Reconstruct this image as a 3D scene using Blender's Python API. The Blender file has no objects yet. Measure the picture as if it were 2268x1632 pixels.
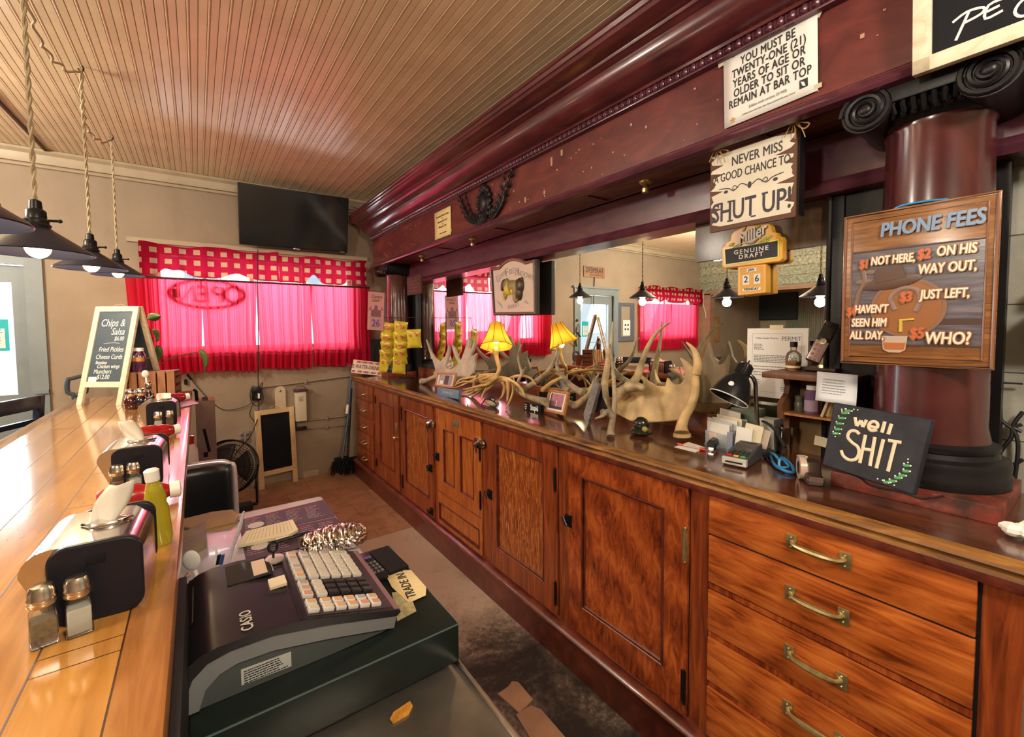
import bpy, bmesh, math, random
from mathutils import Vector, Matrix
S = bpy.context.scene
COL = S.collection
random.seed(7)
PI = math.pi
# ---------------------------------------------------------------- camera
YAW, PITCH, ROLL, FPX, EYE = 0.621781713, -0.0491357064, -0.00810348636, 973.0, 1.54
fw = Vector((math.sin(YAW)*math.cos(PITCH), math.cos(YAW)*math.cos(PITCH), math.sin(PITCH)))
rt0 = Vector((math.cos(YAW), -math.sin(YAW), 0)); up0 = rt0.cross(fw)
rt = rt0*math.cos(ROLL) + up0*math.sin(ROLL); up = -rt0*math.sin(ROLL) + up0*math.cos(ROLL)
cd = bpy.data.cameras.new('camera'); cam = bpy.data.objects.new('camera', cd); COL.objects.link(cam)
cd.sensor_fit = 'HORIZONTAL'; cd.sensor_width = 36; cd.lens = FPX*36/2268; cd.shift_y = -41/2268; cd.clip_start = .02
cam.matrix_world = Matrix(((rt.x, up.x, -fw.x, 0), (rt.y, up.y, -fw.y, 0), (rt.z, up.z, -fw.z, EYE), (0, 0, 0, 1)))
S.camera = cam
S.view_settings.view_transform = 'Standard'; S.view_settings.look = 'None'; S.view_settings.gamma = 1
S.view_settings.use_curve_mapping = False; S.view_settings.exposure = 0.22
def hit(px, py, axis, v):
    """world point of the surveyed plane (axis = v) seen at this place of the photograph"""
    d = (px-1134)/FPX*rt - (py-775)/FPX*up + fw
    i = 'xyz'.index(axis); o = Vector((0, 0, EYE))
    return o + d*((v-o[i])/d[i])
# ---------------------------------------------------------------- daylight and room lights
W = bpy.data.worlds.new('world'); S.world = W; W.use_nodes = True
bgn = W.node_tree.nodes['Background']; bgn.inputs[0].default_value = (.80, .90, 1, 1); bgn.inputs[1].default_value = 3.2
def area(name, loc, to, sx, sy, power, col=(1, 1, 1)):
    l = bpy.data.lights.new(name, 'AREA'); l.shape = 'RECTANGLE'; l.size = sx; l.size_y = sy; l.energy = power; l.color = col
    o = bpy.data.objects.new(name, l); COL.objects.link(o); o.location = loc
    o.rotation_euler = (Vector(to)-Vector(loc)).to_track_quat('-Z', 'Y').to_euler(); return o
# daylight falling on the windows from the street side
area('daylight_curtain_window', (.55, 5.9, 2.1), (.55, 4.9, 1.7), 2.2, 1.3, 170, (.97, .97, 1))
area('daylight_glass_door', (-1.5, 6.0, 2.0), (-1.4, 4.9, 1.5), 1.3, 1.8, 230, (.86, .94, 1))
area('daylight_second_window', (-3.35, 5.9, 2.0), (-3.35, 4.9, 1.6), 2.0, 1.2, 120, (.97, .97, 1))
# ---------------------------------------------------------------- materials
MATS = {}
def nt(name):
    m = bpy.data.materials.new(name); m.use_nodes = True; t = m.node_tree
    return m, t, t.nodes['Principled BSDF']
def c4(c): return (c[0], c[1], c[2], 1)
def ramp(t, fac, stops):
    r = t.nodes.new('ShaderNodeValToRGB'); t.links.new(fac, r.inputs[0]); e = r.color_ramp.elements
    while len(e) < len(stops): e.new(.5)
    for el, (p, c) in zip(e, stops): el.position = p; el.color = c4(c)
    return r.outputs[0]
def coords(t, scale=(1, 1, 1), rot=(0, 0, 0), kind='Object'):
    tc = t.nodes.new('ShaderNodeTexCoord'); mp = t.nodes.new('ShaderNodeMapping')
    mp.inputs['Scale'].default_value = scale; mp.inputs['Rotation'].default_value = rot
    t.links.new(tc.outputs[kind], mp.inputs[0]); return mp.outputs[0]
def noise(t, vec, scale, detail=4, rough=.55, dist=0):
    n = t.nodes.new('ShaderNodeTexNoise'); n.inputs['Scale'].default_value = scale; n.inputs['Detail'].default_value = detail
    n.inputs['Roughness'].default_value = rough; n.inputs['Distortion'].default_value = dist
    t.links.new(vec, n.inputs[0]); return n.outputs[0]
def bump(t, b, fac, strength, dist=.01):
    n = t.nodes.new('ShaderNodeBump'); n.inputs['Strength'].default_value = strength; n.inputs['Distance'].default_value = dist
    t.links.new(fac, n.inputs['Height']); t.links.new(n.outputs[0], b.inputs['Normal'])
def mat(name, col, rough=.5, metal=0, var=.0, vs=8, bmp=0, bs=30, emit=0, coat=0, trans=0, alpha=1, col2=None, spec=None):
    if name in MATS: return MATS[name]
    m, t, b = nt(name); MATS[name] = m
    b.inputs['Roughness'].default_value = rough; b.inputs['Metallic'].default_value = metal
    b.inputs['Base Color'].default_value = c4(col)
    if spec is not None: b.inputs['Specular IOR Level'].default_value = spec
    if coat: b.inputs['Coat Weight'].default_value = coat; b.inputs['Coat Roughness'].default_value = .05
    if trans: b.inputs['Transmission Weight'].default_value = trans
    if emit: b.inputs['Emission Color'].default_value = c4(col); b.inputs['Emission Strength'].default_value = emit
    if var or bmp:
        v = coords(t)
        if var:
            lo = col2 or tuple(x*(1-var) for x in col); hi = tuple(min(1, x*(1+var*.5)) for x in col)
            t.links.new(ramp(t, noise(t, v, vs, 5), [(.3, lo), (.7, hi)]), b.inputs['Base Color'])
        if bmp: bump(t, b, noise(t, v, bs, 4), bmp)
    return m
def wood(name, dark, mid, light, scale=(1, 1, 1), rot=(0, 0, 0), rough=.3, ns=3, figure=0, coat=.3, fscale=6, frot=(0, .6, 0), bmp=.08, dist=1.5):
    """grain runs along the axis that gets the smallest scale"""
    if name in MATS: return MATS[name]
    m, t, b = nt(name); MATS[name] = m
    v = coords(t, scale, rot)
    n1 = noise(t, v, ns, 7, .6, dist)
    if figure:
        w = t.nodes.new('ShaderNodeTexWave'); w.bands_direction = 'Y'; w.inputs['Scale'].default_value = fscale; w.inputs['Distortion'].default_value = 5
        w.inputs['Detail'].default_value = 2; w.inputs['Detail Scale'].default_value = 1.6; w.inputs['Detail Roughness'].default_value = .4
        t.links.new(coords(t, (1, 1, 1), frot), w.inputs[0])
        big = noise(t, coords(t, (1, 2.2, 2.2), frot), 2.2, 2, .5)          # where the figure shows and where it fades
        mk = t.nodes.new('ShaderNodeMath'); mk.operation = 'MULTIPLY'; mk.inputs[1].default_value = figure*1.9; t.links.new(big, mk.inputs[0])
        mx = t.nodes.new('ShaderNodeMix'); t.links.new(mk.outputs[0], mx.inputs[0])
        t.links.new(n1, mx.inputs[2]); t.links.new(w.outputs['Fac'], mx.inputs[3]); f = mx.outputs[0]
    else: f = n1
    t.links.new(ramp(t, f, [(.28, dark), (.5, mid), (.74, light)]), b.inputs['Base Color'])
    b.inputs['Roughness'].default_value = rough
    if coat: b.inputs['Coat Weight'].default_value = coat; b.inputs['Coat Roughness'].default_value = .12
    if bmp: bump(t, b, n1, bmp, .004)
    return m
# woods of the back bar
CAB = wood('mahogany', (.060, .011, .004), (.200, .040, .011), (.36, .085, .018), (3, 14, 1.2), rough=.28, ns=2.2)
CABD = wood('dark_mahogany', (.035, .007, .005), (.105, .02, .012), (.17, .038, .018), (3, 3, 3), rough=.3)
FLAME = wood('flame_mahogany', (.075, .012, .004), (.25, .048, .011), (.44, .11, .022), (3, 9, 3), rough=.26, figure=.17, fscale=1.7, frot=(.95, 0, 0), ns=3.2)
DRAWF = wood('figured_drawer_front', (.11, .019, .004), (.36, .085, .016), (.54, .17, .034), (3, 2.4, 17), rough=.26, figure=.13, fscale=2.2, frot=(-.6, 0, 0), ns=2.4, dist=1.0)
OAK = wood('quartered_oak', (.085, .017, .005), (.23, .052, .010), (.66, .26, .07), (3, 26, 3.0), rough=.3, ns=2.6, dist=2.4)
OAKP = wood('light_oak', (.14, .03, .007), (.34, .09, .018), (.50, .16, .035), (3, 16, 1.6), rough=.3)
TOPW = wood('worn_worktop', (.028, .010, .007), (.080, .024, .012), (.15, .045, .018), (6, 1.0, 3), rough=.16, ns=2.5, coat=.6, bmp=.12)
EDGE = wood('worn_edge', (.035, .016, .012), (.20, .085, .022), (.42, .20, .045), (7, 1.2, 7), rough=.4, coat=.1, ns=3)
ENT = wood('oxblood_wood', (.032, .006, .010), (.078, .013, .017), (.125, .022, .026), (4, 1.2, 4), rough=.28, ns=2.5, coat=.4)
ENTF = wood('oxblood_frieze', (.060, .011, .011), (.115, .020, .019), (.17, .033, .026), (4, 1.6, 4), rough=.36, ns=2.2, coat=.2)
ENTP = wood('plum_wood', (.045, .012, .022), (.085, .022, .036), (.12, .036, .05), (4, 1.2, 4), rough=.3, coat=.3)
SOFF = wood('soffit_wood', (.05, .016, .008), (.13, .045, .018), (.24, .09, .03), (4, 1.2, 4), rough=.4, coat=.1)
BLKW = mat('blackened_wood', (.009, .008, .010), .38, spec=.3, var=.4, bmp=.15, bs=14)
BARW = wood('honey_bar_planks', (.30, .12, .022), (.46, .21, .045), (.60, .31, .08), (12, 1.1, 3), rough=.12, ns=1.6, coat=1, bmp=.02)
BAREDGE = wood('bar_edge', (.22, .075, .02), (.36, .15, .04), (.48, .22, .06), (8, 1, 8), rough=.2, coat=1, bmp=0)
PINE = wood('pine', (.50, .33, .15), (.66, .47, .25), (.76, .58, .34), (1.5, 1.5, 14), (0, 0, 0), rough=.5, coat=0, ns=2)
PINEW = wood('whitened_pine', (.55, .46, .32), (.70, .61, .46), (.80, .72, .57), (6, 6, 1.2), rough=.5, coat=0)
CRATE = wood('crate_wood', (.16, .065, .024), (.27, .115, .045), (.38, .18, .08), (5, 5, 1.2), rough=.55, coat=0)
FRAMEW = wood('picture_frame_wood', (.22, .08, .025), (.38, .16, .05), (.5, .25, .09), (7, 7, 2), rough=.4, coat=.1)
BROWNB = wood('brown_panel', (.035, .018, .008), (.07, .038, .016), (.10, .058, .026), (2, 6, 2), rough=.45, coat=.1)
PLASTER = mat('tan_plaster', (.31, .235, .165), .75, var=.12, vs=3, bmp=.35, bs=18)
CEILP = mat('cream_beadboard_paint', (.74, .58, .37), .30, var=.10, vs=5, bmp=.10, bs=22)
MOLD = mat('cream_moulding', (.42, .33, .22), .4, var=.1)
SHIPLAP = mat('grey_board_paint', (.34, .34, .30), .6, var=.2, vs=4, bmp=.2)
TILE = mat('tan_floor_tile', (.37, .215, .135), .45, var=.3, vs=5, bmp=.1, bs=12)
BLACK = mat('black_plastic', (.010, .010, .012), .32, spec=.3)
BLACKM = mat('matt_black', (.008, .008, .010), .6, spec=.15)
RUBBER = mat('black_cord', (.008, .008, .010), .5)
IRON = mat('black_iron', (.014, .013, .013), .35, .6)
NAVY = mat('dark_blue_enamel', (.012, .016, .035), .3)
CHROME = mat('chrome', (.75, .74, .76), .10, 1)
STEEL = mat('brushed_steel', (.55, .53, .50), .28, 1, var=.1, vs=40)
DSTEEL = mat('dull_steel_top', (.36, .34, .31), .34, .85, var=.35, vs=6)
BRASS = mat('old_brass', (.55, .45, .22), .34, .85, var=.4, vs=30)
PAPER = mat('white_paper', (.74, .74, .72), .7)
CREAM = mat('cream_paper', (.70, .63, .46), .7)
YELLOWP = mat('yellow_paper', (.66, .52, .24), .7)
KRAFT = mat('kraft_paper', (.42, .26, .12), .7, var=.15)
INK = mat('black_ink', (.018, .018, .022), .6)
GREYINK = mat('grey_ink', (.28, .28, .28), .6)
WHITE = mat('white_paint', (.80, .79, .76), .4)
WHITEPL = mat('white_plastic', (.78, .76, .72), .35)
SLATE = mat('chalkboard_slate', (.008, .009, .013), .55, var=.3, spec=.15)
CHALKB = mat('dusty_blue_chalkboard', (.055, .085, .115), .35, var=.15)
CHALK = mat('chalk', (.72, .74, .76), .9)
RED = mat('ketchup_red', (.34, .008, .010), .16, coat=.6)
REDP = mat('red_plastic', (.48, .015, .012), .3)
MUST = mat('mustard_yellow', (.36, .30, .015), .2, coat=.5)
BONE = mat('antler_bone', (.47, .36, .205), .5, var=.62, vs=14, bmp=.25, bs=24)
BONEG = mat('weathered_antler', (.36, .29, .19), .55, var=.62, vs=13, bmp=.3, bs=26)
BONEW = mat('pale_moose_antler', (.46, .40, .31), .6, var=.4, vs=7, bmp=.3, bs=20)
BONEY = mat('golden_antler', (.52, .34, .12), .36, var=.4, vs=10, bmp=.15, bs=24)
PALM = mat('moose_palm_antler', (.50, .345, .155), .5, var=.5, vs=9, bmp=.3, bs=10)
ROPE = mat('twisted_rope', (.42, .33, .20), .9, bmp=.4, bs=120)
TWINE = mat('twine', (.42, .27, .11), .9)
CHIPS = mat('yellow_chip_bag', (.60, .46, .035), .25, var=.12, bmp=.3, bs=16)
BLUEG = mat('blue_plastic', (.02, .22, .52), .35)
LEAF = mat('leaf_green', (.10, .17, .035), .4, var=.4, vs=12)
DCART = mat('brown_cardboard', (.30, .17, .10), .7, var=.15)
SYRUP = mat('dark_syrup', (.045, .006, .008), .08, coat=1)
PURPJ = mat('purple_juice', (.045, .006, .028), .08, coat=1)
def glass(name, col=(.9, .95, .97), rough=0.02, alpha=.18):
    """thin glass: mostly see-through, glossy on top"""
    if name in MATS: return MATS[name]
    m, t, b = nt(name); MATS[name] = m; out = t.nodes['Material Output']
    tr = t.nodes.new('ShaderNodeBsdfTransparent'); tr.inputs[0].default_value = c4(col)
    gl = t.nodes.new('ShaderNodeBsdfGlossy'); gl.inputs['Roughness'].default_value = rough
    lw = t.nodes.new('ShaderNodeLayerWeight'); lw.inputs[0].default_value = .35
    mp = t.nodes.new('ShaderNodeMath'); mp.operation = 'MULTIPLY_ADD'; mp.inputs[1].default_value = .75; mp.inputs[2].default_value = alpha*.5
    mx = t.nodes.new('ShaderNodeMixShader'); t.links.new(lw.outputs['Fresnel'], mp.inputs[0]); t.links.new(mp.outputs[0], mx.inputs[0])
    t.links.new(tr.outputs[0], mx.inputs[1]); t.links.new(gl.outputs[0], mx.inputs[2]); t.links.new(mx.outputs[0], out.inputs[0])
    return m
GLASS = glass('clear_glass', (.84, .88, .88)); PANE = glass('window_pane', (.97, .99, 1), .01, .1)
WHISKY = mat('amber_whisky', (.50, .16, .02), .05, coat=1)
def cloth(name, col, trans, thin, gingham=False):
    """sheer curtain: diffuse + light passing through + a little open weave"""
    m, t, b = nt(name); MATS[name] = m; out = t.nodes['Material Output']
    d = t.nodes.new('ShaderNodeBsdfDiffuse'); tl = t.nodes.new('ShaderNodeBsdfTranslucent'); tp = t.nodes.new('ShaderNodeBsdfTransparent')
    d.inputs[0].default_value = c4(col); tl.inputs[0].default_value = c4(trans); tp.inputs[0].default_value = c4(thin[:3])
    if gingham:
        sx = t.nodes.new('ShaderNodeUVMap'); sep = t.nodes.new('ShaderNodeSeparateXYZ'); t.links.new(sx.outputs[0], sep.inputs[0])
        fs = []
        for ax, p, w in ((0, .1, .48), (1, .092, .47)):
            q = t.nodes.new('ShaderNodeMath'); q.operation = 'DIVIDE'; q.inputs[1].default_value = p; t.links.new(sep.outputs[ax], q.inputs[0])
            fr = t.nodes.new('ShaderNodeMath'); fr.operation = 'FRACT'; t.links.new(q.outputs[0], fr.inputs[0])
            lt = t.nodes.new('ShaderNodeMath'); lt.operation = 'LESS_THAN'; lt.inputs[1].default_value = w; t.links.new(fr.outputs[0], lt.inputs[0]); fs.append(lt)
        mu = t.nodes.new('ShaderNodeMath'); mu.operation = 'MULTIPLY'; t.links.new(fs[0].outputs[0], mu.inputs[0]); t.links.new(fs[1].outputs[0], mu.inputs[1])
        for node, c, c2 in ((d, col, (.50, .34, .19)), (tl, trans, (.22, .11, .06))):
            mx = t.nodes.new('ShaderNodeMix'); mx.data_type = 'RGBA'; t.links.new(mu.outputs[0], mx.inputs[0])
            mx.inputs[6].default_value = c4(c); mx.inputs[7].default_value = c4(c2); t.links.new(mx.outputs[2], node.inputs[0])
    m1 = t.nodes.new('ShaderNodeMixShader'); m1.inputs[0].default_value = .55; t.links.new(d.outputs[0], m1.inputs[1]); t.links.new(tl.outputs[0], m1.inputs[2])
    m2 = t.nodes.new('ShaderNodeMixShader'); m2.inputs[0].default_value = thin[3]; t.links.new(m1.outputs[0], m2.inputs[1]); t.links.new(tp.outputs[0], m2.inputs[2])
    t.links.new(m2.outputs[0], out.inputs[0]); return m
CURT = cloth('red_sheer_cloth', (.58, .012, .05), (.88, .075, .14), (1, .62, .72, .05))
GING = cloth('red_gingham_cloth', (.30, .005, .018), (.20, .004, .016), (1, .4, .4, .012), True)
# ---------------------------------------------------------------- mesh builder
def T3(x, y, z): return Matrix.Translation((x, y, z))
def RX(a): return Matrix.Rotation(a, 4, 'X')
def RY(a): return Matrix.Rotation(a, 4, 'Y')
def RZ(a): return Matrix.Rotation(a, 4, 'Z')
def frame(o, x, u):
    """local x along a sign, y up it, z out of its face"""
    x = Vector(x).normalized(); u = Vector(u); z = x.cross(u).normalized(); u = z.cross(x)
    return Matrix(((x.x, u.x, z.x, o[0]), (x.y, u.y, z.y, o[1]), (x.z, u.z, z.z, o[2]), (0, 0, 0, 1)))
def frame_u(o, x, u):
    """as frame(), but it is the up direction that stays exact"""
    x = Vector(x); u = Vector(u).normalized(); z = x.cross(u).normalized(); x = u.cross(z)
    return Matrix(((x.x, u.x, z.x, o[0]), (x.y, u.y, z.y, o[1]), (x.z, u.z, z.z, o[2]), (0, 0, 0, 1)))
def AISLE(o): return frame(o, (0, -1, 0), (0, 0, 1))     # faces the bar from the back bar
def FARW(o): return frame(o, (1, 0, 0), (0, 0, 1))       # faces the camera from the far wall
ID = Matrix.Identity(4)
class MB:
    def __init__(s): s.bm = bmesh.new(); s.mi = 0; s.M = ID
    def _add(s, vs, fs, M=None):
        M = s.M @ (M or ID); b = s.bm; V = [b.verts.new(M @ Vector(v)) for v in vs]
        for f in fs:
            try: fc = b.faces.new([V[i] for i in f]); fc.material_index = s.mi
            except ValueError: pass
        return s
    def box(s, x0, x1, y0, y1, z0, z1, M=None, bev=0):
        x0, x1 = sorted((x0, x1)); y0, y1 = sorted((y0, y1)); z0, z1 = sorted((z0, z1))
        if bev:
            bev = min(bev, (x1-x0)*.49, (y1-y0)*.49, (z1-z0)*.49)
            t = bmesh.new(); r = bmesh.ops.create_cube(t, size=1)
            for v in t.verts: v.co = Vector(((x0+x1)/2+v.co.x*(x1-x0), (y0+y1)/2+v.co.y*(y1-y0), (z0+z1)/2+v.co.z*(z1-z0)))
            bmesh.ops.bevel(t, geom=t.edges[:], offset=bev, segments=2, affect='EDGES', profile=.6)
            t.verts.index_update(); vs = [v.co.copy() for v in t.verts]; fs = [[v.index for v in f.verts] for f in t.faces]; t.free()
            return s._add(vs, fs, M)
        vs = [(x, y, z) for z in (z0, z1) for y in (y0, y1) for x in (x0, x1)]
        return s._add(vs, [(0, 2, 3, 1), (4, 5, 7, 6), (0, 1, 5, 4), (2, 6, 7, 3), (0, 4, 6, 2), (1, 3, 7, 5)], M)
    def cbox(s, c, d, M=None, bev=0): return s.box(c[0]-d[0]/2, c[0]+d[0]/2, c[1]-d[1]/2, c[1]+d[1]/2, c[2]-d[2]/2, c[2]+d[2]/2, M, bev)
    def prism(s, poly, z0, z1, M=None):
        n = len(poly); vs = [(p[0], p[1], z0) for p in poly]+[(p[0], p[1], z1) for p in poly]
        a = sum(poly[i][0]*poly[(i+1) % n][1]-poly[(i+1) % n][0]*poly[i][1] for i in range(n))
        o = list(range(n)) if a > 0 else list(range(n))[::-1]
        fs = [[o[k] for k in range(n)][::-1], [n+o[k] for k in range(n)]]
        fs += [(o[k], o[(k+1) % n], n+o[(k+1) % n], n+o[k]) for k in range(n)]
        return s._add(vs, fs, M)
    def lathe(s, prof, n=24, M=None, a0=0, a1=2*PI, sx=1, sy=1):
        full = abs(a1-a0-2*PI) < 1e-6; k = n if full else n+1; vs = []; m = len(prof)
        for i in range(k):
            a = a0+(a1-a0)*i/n
            for r, z in prof: vs.append((max(r, 1e-4)*math.cos(a)*sx, max(r, 1e-4)*math.sin(a)*sy, z))
        fs = []
        for i in range(n):
            j = (i+1) % k
            for q in range(m-1): fs.append((i*m+q, j*m+q, j*m+q+1, i*m+q+1))
        return s._add(vs, fs, M)
    def tube(s, pts, r, n=8, M=None, cap=True, closed=False, sq=1, smooth=0):
        pts = [Vector(p) for p in pts]; rs = list(r) if isinstance(r, (list, tuple)) else [r]*len(pts)
        if smooth:
            P = []; Rr = []
            for i in range(len(pts)-1):
                p0 = pts[max(i-1, 0)]; p1 = pts[i]; p2 = pts[i+1]; p3 = pts[min(i+2, len(pts)-1)]
                for k in range(smooth):
                    t = k/smooth
                    P.append(.5*((2*p1)+(-p0+p2)*t+(2*p0-5*p1+4*p2-p3)*t*t+(-p0+3*p1-3*p2+p3)*t**3)); Rr.append(rs[i]+(rs[i+1]-rs[i])*t)
            P.append(pts[-1]); Rr.append(rs[-1]); pts, rs = P, Rr
        L = len(pts); vs = []; prev = None
        for i in range(L):
            a = pts[(i-1) % L] if (closed or i) else pts[i]; b = pts[(i+1) % L] if (closed or i < L-1) else pts[i]
            d = (b-a)
            if d.length < 1e-9: d = Vector((0, 0, 1))
            d.normalize()
            if prev is None:
                prev = d.orthogonal().normalized() if abs(d.z) > .95 else d.cross(Vector((0, 0, 1))).normalized()
            else:
                q = prev-d*prev.dot(d); prev = q.normalized() if q.length > 1e-6 else d.orthogonal().normalized()
            w = d.cross(prev)
            for k in range(n):
                an = 2*PI*k/n; vs.append(pts[i]+prev*math.cos(an)*rs[i]+w*math.sin(an)*rs[i]*sq)
        fs = []
        for i in range(L if closed else L-1):
            j = (i+1) % L
            for k in range(n): fs.append((i*n+k, i*n+(k+1) % n, j*n+(k+1) % n, j*n+k))
        if cap and not closed: fs += [list(range(n))[::-1], [(L-1)*n+k for k in range(n)]]
        return s._add(vs, fs, M)
    def ball(s, c, r, M=None, nu=14, nv=9):
        if not isinstance(r, (tuple, list)): r = (r, r, r)
        return s.lathe([(math.sin(PI*i/nv), -math.cos(PI*i/nv)) for i in range(nv+1)], nu, (M or ID) @ T3(*c) @ Matrix.Diagonal((r[0], r[1], r[2], 1)))
    def grid(s, f, nu, nv, M=None):
        vs = [f(i/nu, j/nv) for j in range(nv+1) for i in range(nu+1)]
        return s._add(vs, [(j*(nu+1)+i, j*(nu+1)+i+1, (j+1)*(nu+1)+i+1, (j+1)*(nu+1)+i) for j in range(nv) for i in range(nu)], M)
    def extr(s, prof, axis, a, b, M=None, caps=True):
        """profile of (p, q) pairs swept along an axis: 'y' profile is (x, z); 'x' profile is (y, z)"""
        n = len(prof); mk = (lambda p, t: (p[0], t, p[1])) if axis == 'y' else (lambda p, t: (t, p[0], p[1]))
        vs = [mk(p, a) for p in prof]+[mk(p, b) for p in prof]; fs = [(k, (k+1) % n, n+(k+1) % n, n+k) for k in range(n)]
        if caps: fs += [list(range(n)), list(range(n, 2*n))[::-1]]
        return s._add(vs, fs, M)
    def text(s, body, size, x=0, y=0, z=.0008, xs=1, shear=0, bold=0, rot=0, align='CENTER', ext=.0004, sp=1, M=None):
        c = bpy.data.curves.new('t', 'FONT'); c.body = body; c.size = size; c.align_x = align; c.align_y = 'CENTER'
        c.shear = shear; c.extrude = ext; c.space_character = sp; c.resolution_u = 3
        o = bpy.data.objects.new('t', c); me = bpy.data.meshes.new_from_object(o)
        k = len(s.bm.faces); base = s.M @ (M or ID) @ T3(x, y, z) @ RZ(rot); last = ID
        n = 0 if not bold else (5 if bold < .003 else 8); r = bold*.55          # bold: overstruck, as a sign writer would
        for q, (dx, dy) in enumerate([(0, 0)]+[(r*math.cos(2*PI*i/n), r*math.sin(2*PI*i/n)) for i in range(n)]):
            T = base @ T3(dx, dy, -.00005*q) @ Matrix.Diagonal((xs, 1, 1, 1)); me.transform(T @ last.inverted()); last = T; s.bm.from_mesh(me)
        s.bm.faces.ensure_lookup_table()
        for i in range(k, len(s.bm.faces)): s.bm.faces[i].material_index = s.mi
        bpy.data.objects.remove(o); bpy.data.curves.remove(c); bpy.data.meshes.remove(me); return s
    def lines(s, x0, x1, y0, y1, n, h, z=.0008, jag=.25):
        """rows of fine print, too small to read in the photograph"""
        for i in range(n):
            y = y0+(y1-y0)*(i/(n-1) if n > 1 else 0); x = x0; xe = x1-(x1-x0)*random.random()*jag
            while x < xe:
                w = h*random.uniform(1.2, 4); s.box(x, min(x+w, xe), y-h/2, y+h/2, z-.0003, z+.0003); x += w+h*.7
        return s
    def build(s, name, m, parent=None, sm=True, world=False, bev=0, uv=None, ang=38):
        me = bpy.data.meshes.new(name); bmesh.ops.recalc_face_normals(s.bm, faces=s.bm.faces[:])
        if world and parent is not None: bmesh.ops.transform(s.bm, matrix=WM(parent).inverted(), verts=s.bm.verts[:])
        if uv:
            l = s.bm.loops.layers.uv.new('uv')
            for f in s.bm.faces:
                for lp in f.loops: lp[l].uv = uv(lp.vert.co)
        s.bm.to_mesh(me); s.bm.free()
        for q in (m if isinstance(m, (list, tuple)) else [m]): me.materials.append(q)
        if sm:
            me.polygons.foreach_set('use_smooth', [True]*len(me.polygons)); me.set_sharp_from_angle(angle=math.radians(ang))
        o = bpy.data.objects.new(name, me); COL.objects.link(o)
        if parent is not None: o.parent = parent; WMAT[o.name] = WM(parent)
        if bev:
            b = o.modifiers.new('b', 'BEVEL'); b.width = bev; b.segments = 2; b.limit_method = 'ANGLE'; b.angle_limit = math.radians(40)
        return o
WMAT = {}
def WM(o): return WMAT.get(o.name, ID)
def tag(o, label, cat, group=None, kind=None):
    o['label'] = label; o['category'] = cat
    if group: o['group'] = group
    if kind: o['kind'] = kind
    return o
def thing(name, label, cat, M=ID, group=None):
    o = bpy.data.objects.new(name, None); COL.objects.link(o); o.empty_display_size = .05
    if not isinstance(M, Matrix): M = T3(*M)
    o.matrix_world = M; WMAT[o.name] = M.copy(); return tag(o, label, cat, group)
def struct(mb, name, m, **k): o = mb.build(name, m, **k); o['kind'] = 'structure'; return o
KIDS = {}
def copy_tree(o, M=None, label=None, group=None, parent=None):
    c = o.copy(); COL.objects.link(c)
    if parent is not None: c.parent = parent
    if M is not None: c.matrix_world = M
    WMAT[c.name] = (M or WM(parent) if parent is not None else M).copy() if (M is not None or parent is not None) else ID
    if label: c['label'] = label
    if group: c['group'] = group
    for ch in [x for x in bpy.data.objects if x.parent == o]: copy_tree(ch, parent=c)
    return c
# ================================================================ SETTING
MX, YF, CZ, XL, YB = 1.88, 4.95, 2.955, -4.4, -2.6       # mirror plane, far wall, ceiling, left wall, rear wall
CT = 1.058                                              # back-bar worktop height
BT = 1.07                                               # bar height
# floor: worn concrete near, tiles at the far end
b = MB(); b.box(XL-2.6, 2.1, YB, 3.18, -.08, 0); b.mi = 1; b.box(XL-2.6, 2.1, 3.18, YF+.1, -.08, .004)
WORN, t, p = nt('worn_floor'); v = coords(t)
n1 = noise(t, v, 2.2, 8, .65, .4); n2 = noise(t, v, 40, 5, .7)
sepn = t.nodes.new('ShaderNodeSeparateXYZ'); t.links.new(v, sepn.inputs[0])
mr = t.nodes.new('ShaderNodeMapRange'); mr.inputs[1].default_value = .7; mr.inputs[2].default_value = 2.5; mr.inputs[3].default_value = -.28; mr.inputs[4].default_value = .22
t.links.new(sepn.outputs[1], mr.inputs[0])
ad = t.nodes.new('ShaderNodeMath'); ad.operation = 'ADD'; t.links.new(n1, ad.inputs[0]); t.links.new(mr.outputs[0], ad.inputs[1])
ad2 = t.nodes.new('ShaderNodeMath'); ad2.operation = 'MULTIPLY_ADD'; ad2.inputs[1].default_value = .35; t.links.new(n2, ad2.inputs[0]); t.links.new(ad.outputs[0], ad2.inputs[2])
t.links.new(ramp(t, ad2.outputs[0], [(.50, (.020, .017, .016)), (.60, (.075, .058, .047)), (.70, (.27, .205, .165)), (.86, (.44, .35, .28))]), p.inputs['Base Color'])
p.inputs['Roughness'].default_value = .5; bump(t, p, n2, .2)
FT, t, p = nt('tan_tile_floor'); v = coords(t)
br = t.nodes.new('ShaderNodeTexBrick'); br.inputs['Scale'].default_value = 1; br.offset = .5
br.inputs['Brick Width'].default_value = .42; br.inputs['Row Height'].default_value = .30; br.inputs['Mortar Size'].default_value = .0022
br.inputs['Color1'].default_value = c4((.40, .22, .13)); br.inputs['Color2'].default_value = c4((.36, .20, .12)); br.inputs['Mortar'].default_value = c4((.14, .07, .045))
t.links.new(v, br.inputs[0]); mx = t.nodes.new('ShaderNodeMix'); mx.data_type = 'RGBA'; mx.blend_type = 'MULTIPLY'; mx.inputs[0].default_value = .8
t.links.new(br.outputs[0], mx.inputs[6]); t.links.new(ramp(t, noise(t, v, 7, 6, .65, .5), [(.3, (.45, .42, .4)), (.55, (1, 1, 1)), (.8, (1.25, 1.2, 1.15))]), mx.inputs[7])
t.links.new(mx.outputs[2], p.inputs['Base Color']); p.inputs['Roughness'].default_value = .42
struct(b, 'floor', [WORN, FT], sm=False)
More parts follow.
